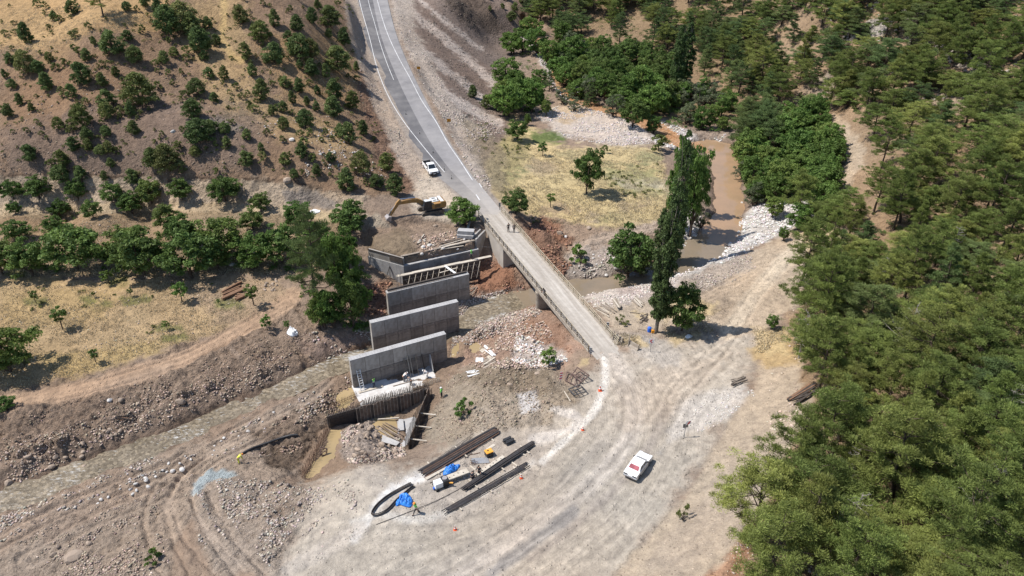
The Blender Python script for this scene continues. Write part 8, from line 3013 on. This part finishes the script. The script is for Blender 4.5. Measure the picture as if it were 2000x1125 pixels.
person(WP(993, 452.5, .055), R(200), "left one of two dark-clothed people standing at the bridge railing", "stand", M_DARKCLOTH, M_DARKCLOTH)
person(WP(1004, 453.5, .055), R(160), "right one of two dark-clothed people standing at the bridge railing", "stand", M_DARKCLOTH, M_DARKCLOTH, None, None, M_BOOT, 1.7)
person(WP(1064, 580, .055), R(110), "person in black leaning on the bridge's near railing", "lean", M_DARKCLOTH, M_DARKCLOTH)


# ------------------------------------------------------------------ boulders and stones
def rock_mesh(seed, sub=2, flat=.7):
    r = np.random.default_rng(seed)
    bm = bmesh.new()
    bmesh.ops.create_icosphere(bm, subdivisions=sub, radius=1)
    dirs = r.normal(size=(9, 3))
    dirs /= np.linalg.norm(dirs, axis=1, keepdims=True)
    offs = r.uniform(.62, .95, 9)
    for v in bm.verts:
        p = np.array(v.co)
        for d_, o_ in zip(dirs, offs):
            k = p @ d_
            if k > o_:
                p = p - d_ * (k - o_) * .9
        p += r.normal(0, .03, 3)
        v.co = Vector((p[0], p[1] * .85, p[2] * flat))
    me = bpy.data.meshes.new("boulder")
    bm.to_mesh(me)
    bm.free()
    return me


ROCKS_W, ROCKS_B = [], []
for k in range(6):
    for L_, m_ in ((ROCKS_W, M_BOULDER), (ROCKS_B, M_BOULDERBR)):
        me = rock_mesh(100 + k)
        me.materials.append(m_)
        L_.append(me)


def boulder(P, size, label, group=None, white=True, rr=random):
    o = obj("boulder", random.choice(ROCKS_W if white else ROCKS_B), None, (P[0], P[1], P[2] + size * .12), random.random() * 6.28)
    o.scale = (size * .5 * random.uniform(.85, 1.25), size * .5 * random.uniform(.8, 1.1), size * .5 * random.uniform(.75, 1.15))
    o.rotation_euler[0] = random.gauss(0, .2)
    return tag(o, label, "boulder", group)


OWN = [(146, 1090, 1.75, 0, "biggest lone rounded boulder near the lower left corner"), (104, 1085, .95, 0, "smaller boulder left of the biggest one at lower left"), (174, 1062, .7, 0, "boulder upper right of the biggest one at lower left"), (113, 1068, .55, 0, "small boulder above the smaller one at lower left"),
       (18, 945, 1.1, 0, "flat brown boulder on the near river bank at the left picture edge"), (352, 786, 1.3, 0, "large dark boulder at the far river edge"), (236, 782, .9, 0, "rounded boulder upper left of the driftwood"), (215, 783, .8, 1, "pale boulder left of the rounded one above the driftwood"),
       (329, 517, 1.9, 1, "large white boulder under the big orchard tree"), (454, 519, 1.2, 1, "flat white boulder beneath the orchard's right trees"), (1049, 731, 1.0, 0, "single round boulder on top of the earth mound"), (996, 753, .9, 0, "pale boulder on the front of the earth mound"),
       (827, 484, 1.0, 1, "round white boulder on the fill behind the abutment"), (839, 480, .9, 1, "white boulder right beside the round one on the fill"), (824, 497, .8, 1, "boulder at the rim of the abutment's fill"), (850, 442, .9, 0, "brown boulder on top of the excavator's heap"),
       (963, 205 + 240, 1.0, 0, "brown boulder at the bridge's red bank"), (1150, 447, 1.2, 0, "brown rock lump where the red bank meets the meadow"), (1093, 457, 1.5, 0, "large brown boulder on the red bank right of the bridge"), (1105, 463, .8, 1, "white boulder beside the large brown one on the red bank"),
       (338, 258, 1.1, 1, "white rock on the brown middle hillside"), (570, 274, 1.2, 1, "white rock on the right side of the hillside"), (627, 302, .8, 1, "pale rock low on the hillside near the road"), (562, 355, 2.0, 0, "tall grey rock at the top of the eroded cut bank"),
       (412, 242, 2.2, 0, "grey rock outcrop left part on the hillside"), (440, 244, 1.8, 0, "grey rock outcrop right part on the hillside"), (165, 912, .8, 0, "brown boulder beside the far water's edge, left"), (55, 893, .8, 0, "boulder on the far bank near the left edge"),
       (160, 907 - 14, .8, 0, "boulder on the far bank above its darker neighbour"), (1395, 449, .9, 1, "white boulder at the waterline under the leaning tree"), (1449, 397, .8, 1, "white stone standing in the pool's right edge"), (1421, 473, 1.2, 1, "flat white boulder reaching into the pool's lower right")]
for u, v, s, wh, lab in OWN:
    boulder(hit1(u, v), s, lab, None, bool(wh))
GROUPS = [([(1445, 432), (1475, 405), (1590, 385), (1590, 415), (1500, 465), (1400, 510), (1330, 535), (1330, 528), (1420, 490)], 72, (.5, 1.25), 1, "white boulder in the bank along the pool's lower right shore", "boulders on the pool's right bank"),
          ([(1322, 465), (1348, 412), (1368, 420), (1360, 460), (1335, 490)], 24, (.4, .95), 1, "white boulder in the bank along the pool's left shore", "boulders on the pool's left bank"),
          ([(1290, 240), (1350, 262), (1390, 278), (1345, 298), (1300, 275)], 20, (.4, .9), 1, "white boulder beside the brook at the pool's head", "boulders at the brook"),
          ([(1100, 505), (1180, 495), (1250, 525), (1180, 540), (1110, 540)], 18, (.4, 1.0), 1, "pale boulder on the stream bank right of the bridge", "boulders on the stream bank"),
          ([(0, 905), (110, 868), (180, 850), (280, 815), (270, 828), (180, 880), (60, 930)], 26, (.3, .9), 0, "brown boulder along the far edge of the river", "boulders along the far river edge"),
          ([(160, 990), (260, 935), (340, 895), (440, 855), (540, 800), (560, 800), (470, 860), (300, 950), (200, 1000)], 32, (.3, .75), 1, "pale boulder along the near edge of the river", "boulders along the near river edge"),
          ([(670, 850), (720, 822), (770, 856), (780, 884), (730, 895), (690, 890)], 42, (.4, 1.1), 0, "stone on the rubble heap in the works pit", "stones on the rubble heap"),
          ([(512, 572), (520, 545), (548, 540), (551, 562), (535, 572)], 14, (.4, .85), 0, "stone in the heap at the end of the log pile", "stones of the field heap"),
          ([(820, 470), (930, 450), (930, 480), (840, 500)], 16, (.3, .8), 1, "stone on the fill behind the abutment", "stones on the abutment fill")]
for poly, n, (s0, s1), wh, lab, grp in GROUPS:
    for q in scatter(poly, n, .35, tries=60):
        boulder(q, s0 + (s1 - s0) * random.random() ** 1.7, lab, grp, bool(wh))


# uncountable stones: one cover per kind of ground
def stones(name, jobs, seed, dens=1.8):
    r = np.random.default_rng(seed)
    base_v = np.array([(1, 0, 0), (-1, 0, 0), (0, 1, 0), (0, -1, 0), (0, 0, 1), (0, 0, -1)], float)
    base_f = np.array([(0, 2, 4), (2, 1, 4), (1, 3, 4), (3, 0, 4), (2, 0, 5), (1, 2, 5), (3, 1, 5), (0, 3, 5)])
    Vs, Fs, Cs, n = [], [], [], 0
    for poly, cnt, (s0, s1), col, spread in jobs:
        cnt = int(cnt * dens)
        P = np.array(poly, float)
        u = r.uniform(P[:, 0].min(), P[:, 0].max(), cnt * 4)
        v = r.uniform(P[:, 1].min(), P[:, 1].max(), cnt * 4)
        k_ = in_poly(P, u, v)
        u, v = u[k_][:cnt], v[k_][:cnt]
        Q_ = hit(u, v)
        cl = fbm(Q_[:, 0], Q_[:, 1], 3.5, 3, seed + 3)
        Q_ = Q_[(cl * 1.5 + r.normal(0, .16, len(Q_)) > -.02) & (bilin(TRK, Q_[:, 0], Q_[:, 1]) < .35 + .3 * r.random(len(Q_)))]
        m = len(Q_)
        s = s0 * .9 + (s1 * 1.25 - s0) * r.random(m) ** 3.4
        rot = r.random(m) * 6.28
        jit = r.uniform(.6, 1.25, (m, 6, 1))
        v0 = base_v[None] * jit
        sc = np.stack([s * r.uniform(.8, 1.2, m), s * r.uniform(.6, 1.0, m), s * r.uniform(.45, .8, m)], 1) * .5
        v0 = v0 * sc[:, None]
        ca, sa = np.cos(rot)[:, None], np.sin(rot)[:, None]
        x = v0[..., 0] * ca - v0[..., 1] * sa
        y = v0[..., 0] * sa + v0[..., 1] * ca
        V = np.stack([x, y, v0[..., 2]], -1) + (Q_ + np.stack([0 * s, 0 * s, s * .08], 1))[:, None]
        Vs.append(V.reshape(-1, 3))
        Fs.append((base_f[None] + (np.arange(m) * 6)[:, None, None] + n).reshape(-1, 3))
        c = np.asarray(col)[None] * (1 + r.normal(.06, spread * 1.25, (m, 1))) * (1 + r.normal(0, .04, (m, 3)))
        Cs.append(np.repeat(np.clip(c, .02, .8), 6, 0))
        n += m * 6
    me = mesh_np(name, np.concatenate(Vs), np.concatenate(Fs), M_STONES, False, {"soil": np.concatenate(Cs)})
    o = obj(name, me)
    tag(o, kind="stuff")


def stones_material():
    m, nt, b = new_mat("loose_stones")
    a = nd(nt, "ShaderNodeAttribute", attribute_name="soil").outputs["Color"]
    tc = nd(nt, "ShaderNodeTexCoord").outputs["Object"]
    f = ramp(nt, noise(nt, 6, 4, .6, tc).outputs[0], [(.3, (.85,) * 3), (.7, (1.12,) * 3)])
    nt.links.new(mixc(nt, 1, a, f.outputs[0], 'MULTIPLY'), b.inputs["Base Color"])
    b.inputs["Roughness"].default_value = .9
    b.inputs["Specular IOR Level"].default_value = .15
    return m


M_STONES = stones_material()
WH, BR, GR, RD = srgb(214, 208, 202), srgb(160, 140, 122), srgb(180, 168, 156), srgb(156, 120, 100)
stones("river_cobbles", [
    ([(0, 1010), (250, 905), (420, 845), (560, 790), (690, 725), (700, 760), (560, 840), (400, 900), (250, 960), (0, 1060)], 5200, (.12, .5), GR, .2),
    ([(0, 880), (200, 805), (420, 735), (560, 690), (690, 680), (600, 720), (420, 790), (200, 870), (0, 960)], 3300, (.10, .42), srgb(182, 163, 146), .26),
    ([(0, 960), (240, 880), (420, 815), (600, 725), (700, 690), (640, 735), (430, 840), (200, 930), (0, 1015)], 1300, (.1, .35), GR, .25),
    ([(600, 650), (720, 640), (740, 680), (640, 700)], 700, (.15, .6), GR, .2),
    ([(890, 590), (1010, 560), (1060, 610), (1010, 640), (940, 660), (880, 700)], 3600, (.12, .45), GR, .22),
    ([(930, 640), (1040, 600), (1110, 690), (1060, 720), (960, 720), (900, 720)], 3200, (.12, .5), srgb(186, 166, 150), .2),
    ([(1010, 650), (1090, 680), (1110, 705), (1050, 720), (1000, 705)], 1300, (.15, .5), WH, .1),
    ([(1040, 660), (1110, 660), (1120, 690), (1070, 690)], 700, (.12, .45), RD, .2)], 11)
stones("bar_gravel", [
    ([(1130, 575), (1200, 548), (1290, 535), (1340, 505), (1350, 520), (1310, 570), (1230, 590), (1160, 600)], 4200, (.12, .42), srgb(206, 196, 186), .15),
    ([(1040, 225), (1100, 205), (1180, 215), (1260, 250), (1280, 280), (1200, 285), (1110, 270)], 4200, (.15, .55), srgb(208, 198, 190), .14),
    ([(1430, 440), (1470, 400), (1600, 380), (1600, 420), (1500, 470), (1400, 520), (1310, 545), (1310, 530)], 3200, (.2, .7), WH, .1),
    ([(1320, 480), (1345, 405), (1370, 420), (1362, 460), (1335, 490)], 900, (.2, .6), WH, .1),
    ([(1250, 225), (1290, 235), (1390, 270), (1430, 250), (1400, 285), (1340, 300), (1280, 280)], 1500, (.2, .7), WH, .12),
    ([(1030, 60), (1060, 60), (1080, 120), (1130, 180), (1100, 200), (1060, 140)], 1200, (.25, .8), WH, .12),
    ([(1320, 540), (1390, 515), (1460, 490), (1480, 520), (1400, 570), (1330, 575)], 1800, (.12, .4), GR, .2),
    ([(1090, 500), (1200, 480), (1290, 450), (1320, 480), (1250, 530), (1180, 545), (1100, 540)], 2600, (.15, .6), GR, .2)], 12)
stones("rubble", [
    ([(0, 968), (130, 925), (260, 875), (380, 828), (460, 790), (620, 720), (690, 695), (700, 705), (540, 778), (460, 812), (260, 900), (0, 1005)], 1500, (.3, .62), srgb(160, 150, 136), .25),
    ([(374, 966), (378, 945), (392, 927), (412, 916), (446, 920), (464, 931), (440, 938), (412, 942), (398, 954), (388, 970)], 420, (.08, .26), srgb(168, 174, 174), .15),
    ([(0, 1060), (250, 950), (430, 870), (600, 790), (690, 760), (640, 840), (560, 880), (420, 930), (330, 1000), (330, 1125), (0, 1125)], 5200, (.08, .30), srgb(176, 160, 145), .28),
    ([(0, 820), (200, 770), (420, 700), (560, 640), (640, 660), (560, 700), (300, 790), (0, 890)], 3600, (.08, .32), srgb(168, 148, 130), .28),
    ([(560, 960), (700, 900), (820, 930), (900, 900), (1000, 850), (1080, 850), (1020, 930), (880, 1030), (700, 1060), (600, 1110)], 1600, (.06, .2), srgb(188, 178, 165), .2),
    ([(380, 950), (480, 930), (620, 955), (690, 930), (700, 1010), (600, 1080), (500, 1125), (420, 1125), (370, 1010)], 4200, (.10, .45), GR, .18),
    ([(0, 1090), (120, 1020), (300, 960), (330, 1125), (0, 1125)], 2400, (.10, .4), srgb(172, 154, 138), .2),
    ([(665, 845), (720, 815), (780, 858), (795, 890), (740, 905), (680, 905)], 2600, (.12, .5), srgb(184, 168, 154), .18),
    ([(480, 850), (580, 795), (690, 735), (690, 800), (620, 860), (560, 890)], 1800, (.12, .5), BR, .25),
    ([(860, 740), (940, 700), (1060, 705), (1130, 770), (1060, 830), (950, 840), (850, 870)], 2600, (.08, .35), srgb(164, 148, 130), .2),
    ([(1280, 880), (1330, 780), (1450, 745), (1480, 770), (1400, 830), (1310, 870)], 900, (.08, .3), WH, .12),
    ([(1010, 480), (1040, 430), (1100, 450), (1130, 500), (1100, 540), (1050, 520)], 1600, (.15, .6), RD, .22),
    ([(930, 500), (1000, 520), (1030, 560), (980, 590), (920, 570)], 1000, (.15, .6), RD, .22),
    ([(800, 455), (940, 445), (935, 490), (830, 502)], 1100, (.12, .5), srgb(190, 168, 150), .2),
    ([(700, 560), (765, 550), (765, 600), (740, 625), (700, 620)], 600, (.2, .7), RD, .2)], 13)
stones("embankment_stones", [
    ([(757, -10), (800, -10), (812, 60), (850, 130), (880, 200), (930, 270), (960, 370), (940, 380), (890, 280), (840, 190), (800, 110), (770, 50)], 4200, (.15, .5), srgb(196, 184, 172), .16),
    ([(800, 0), (900, 0), (1000, 90), (985, 180), (960, 230), (900, 190), (850, 100)], 4200, (.15, .55), srgb(136, 122, 110), .25),
    ([(820, 130), (880, 180), (960, 230), (990, 260), (940, 290), (880, 220)], 1600, (.2, .6), srgb(184, 170, 158), .18),
    ([(690, 0), (712, 80), (750, 190), (800, 285), (850, 355), (830, 370), (770, 300), (728, 210), (700, 130)], 1600, (.15, .5), srgb(186, 174, 162), .18),
    ([(0, 120), (690, 100), (740, 240), (780, 350), (560, 345), (0, 340)], 4200, (.12, .5), srgb(150, 134, 120), .28),
    ([(500, 230), (690, 250), (760, 350), (600, 345)], 700, (.15, .7), srgb(196, 188, 180), .15),
    ([(0, 410), (680, 420), (690, 500), (540, 540), (0, 545)], 2200, (.12, .45), srgb(180, 164, 146), .2),
    ([(0, 560), (540, 545), (560, 590), (290, 690), (0, 760)], 1200, (.1, .35), srgb(190, 174, 152), .18),
    ([(1530, 790), (1580, 770), (1590, 810), (1540, 860), (1490, 850), (1500, 820)], 260, (.08, .36), srgb(198, 182, 165), .18),
    ([(1440, 1060), (1500, 980), (1520, 1000), (1440, 1140), (1370, 1140)], 330, (.08, .34), srgb(200, 186, 170), .15),
    ([(1500, 600), (2000, 560), (2000, 1125), (1500, 1125)], 2200, (.12, .5), srgb(190, 172, 152), .2),
    ([(1600, 0), (2000, 0), (2000, 200), (1700, 200)], 1500, (.25, 1.3), srgb(186, 178, 168), .15)], 14, 1.3)
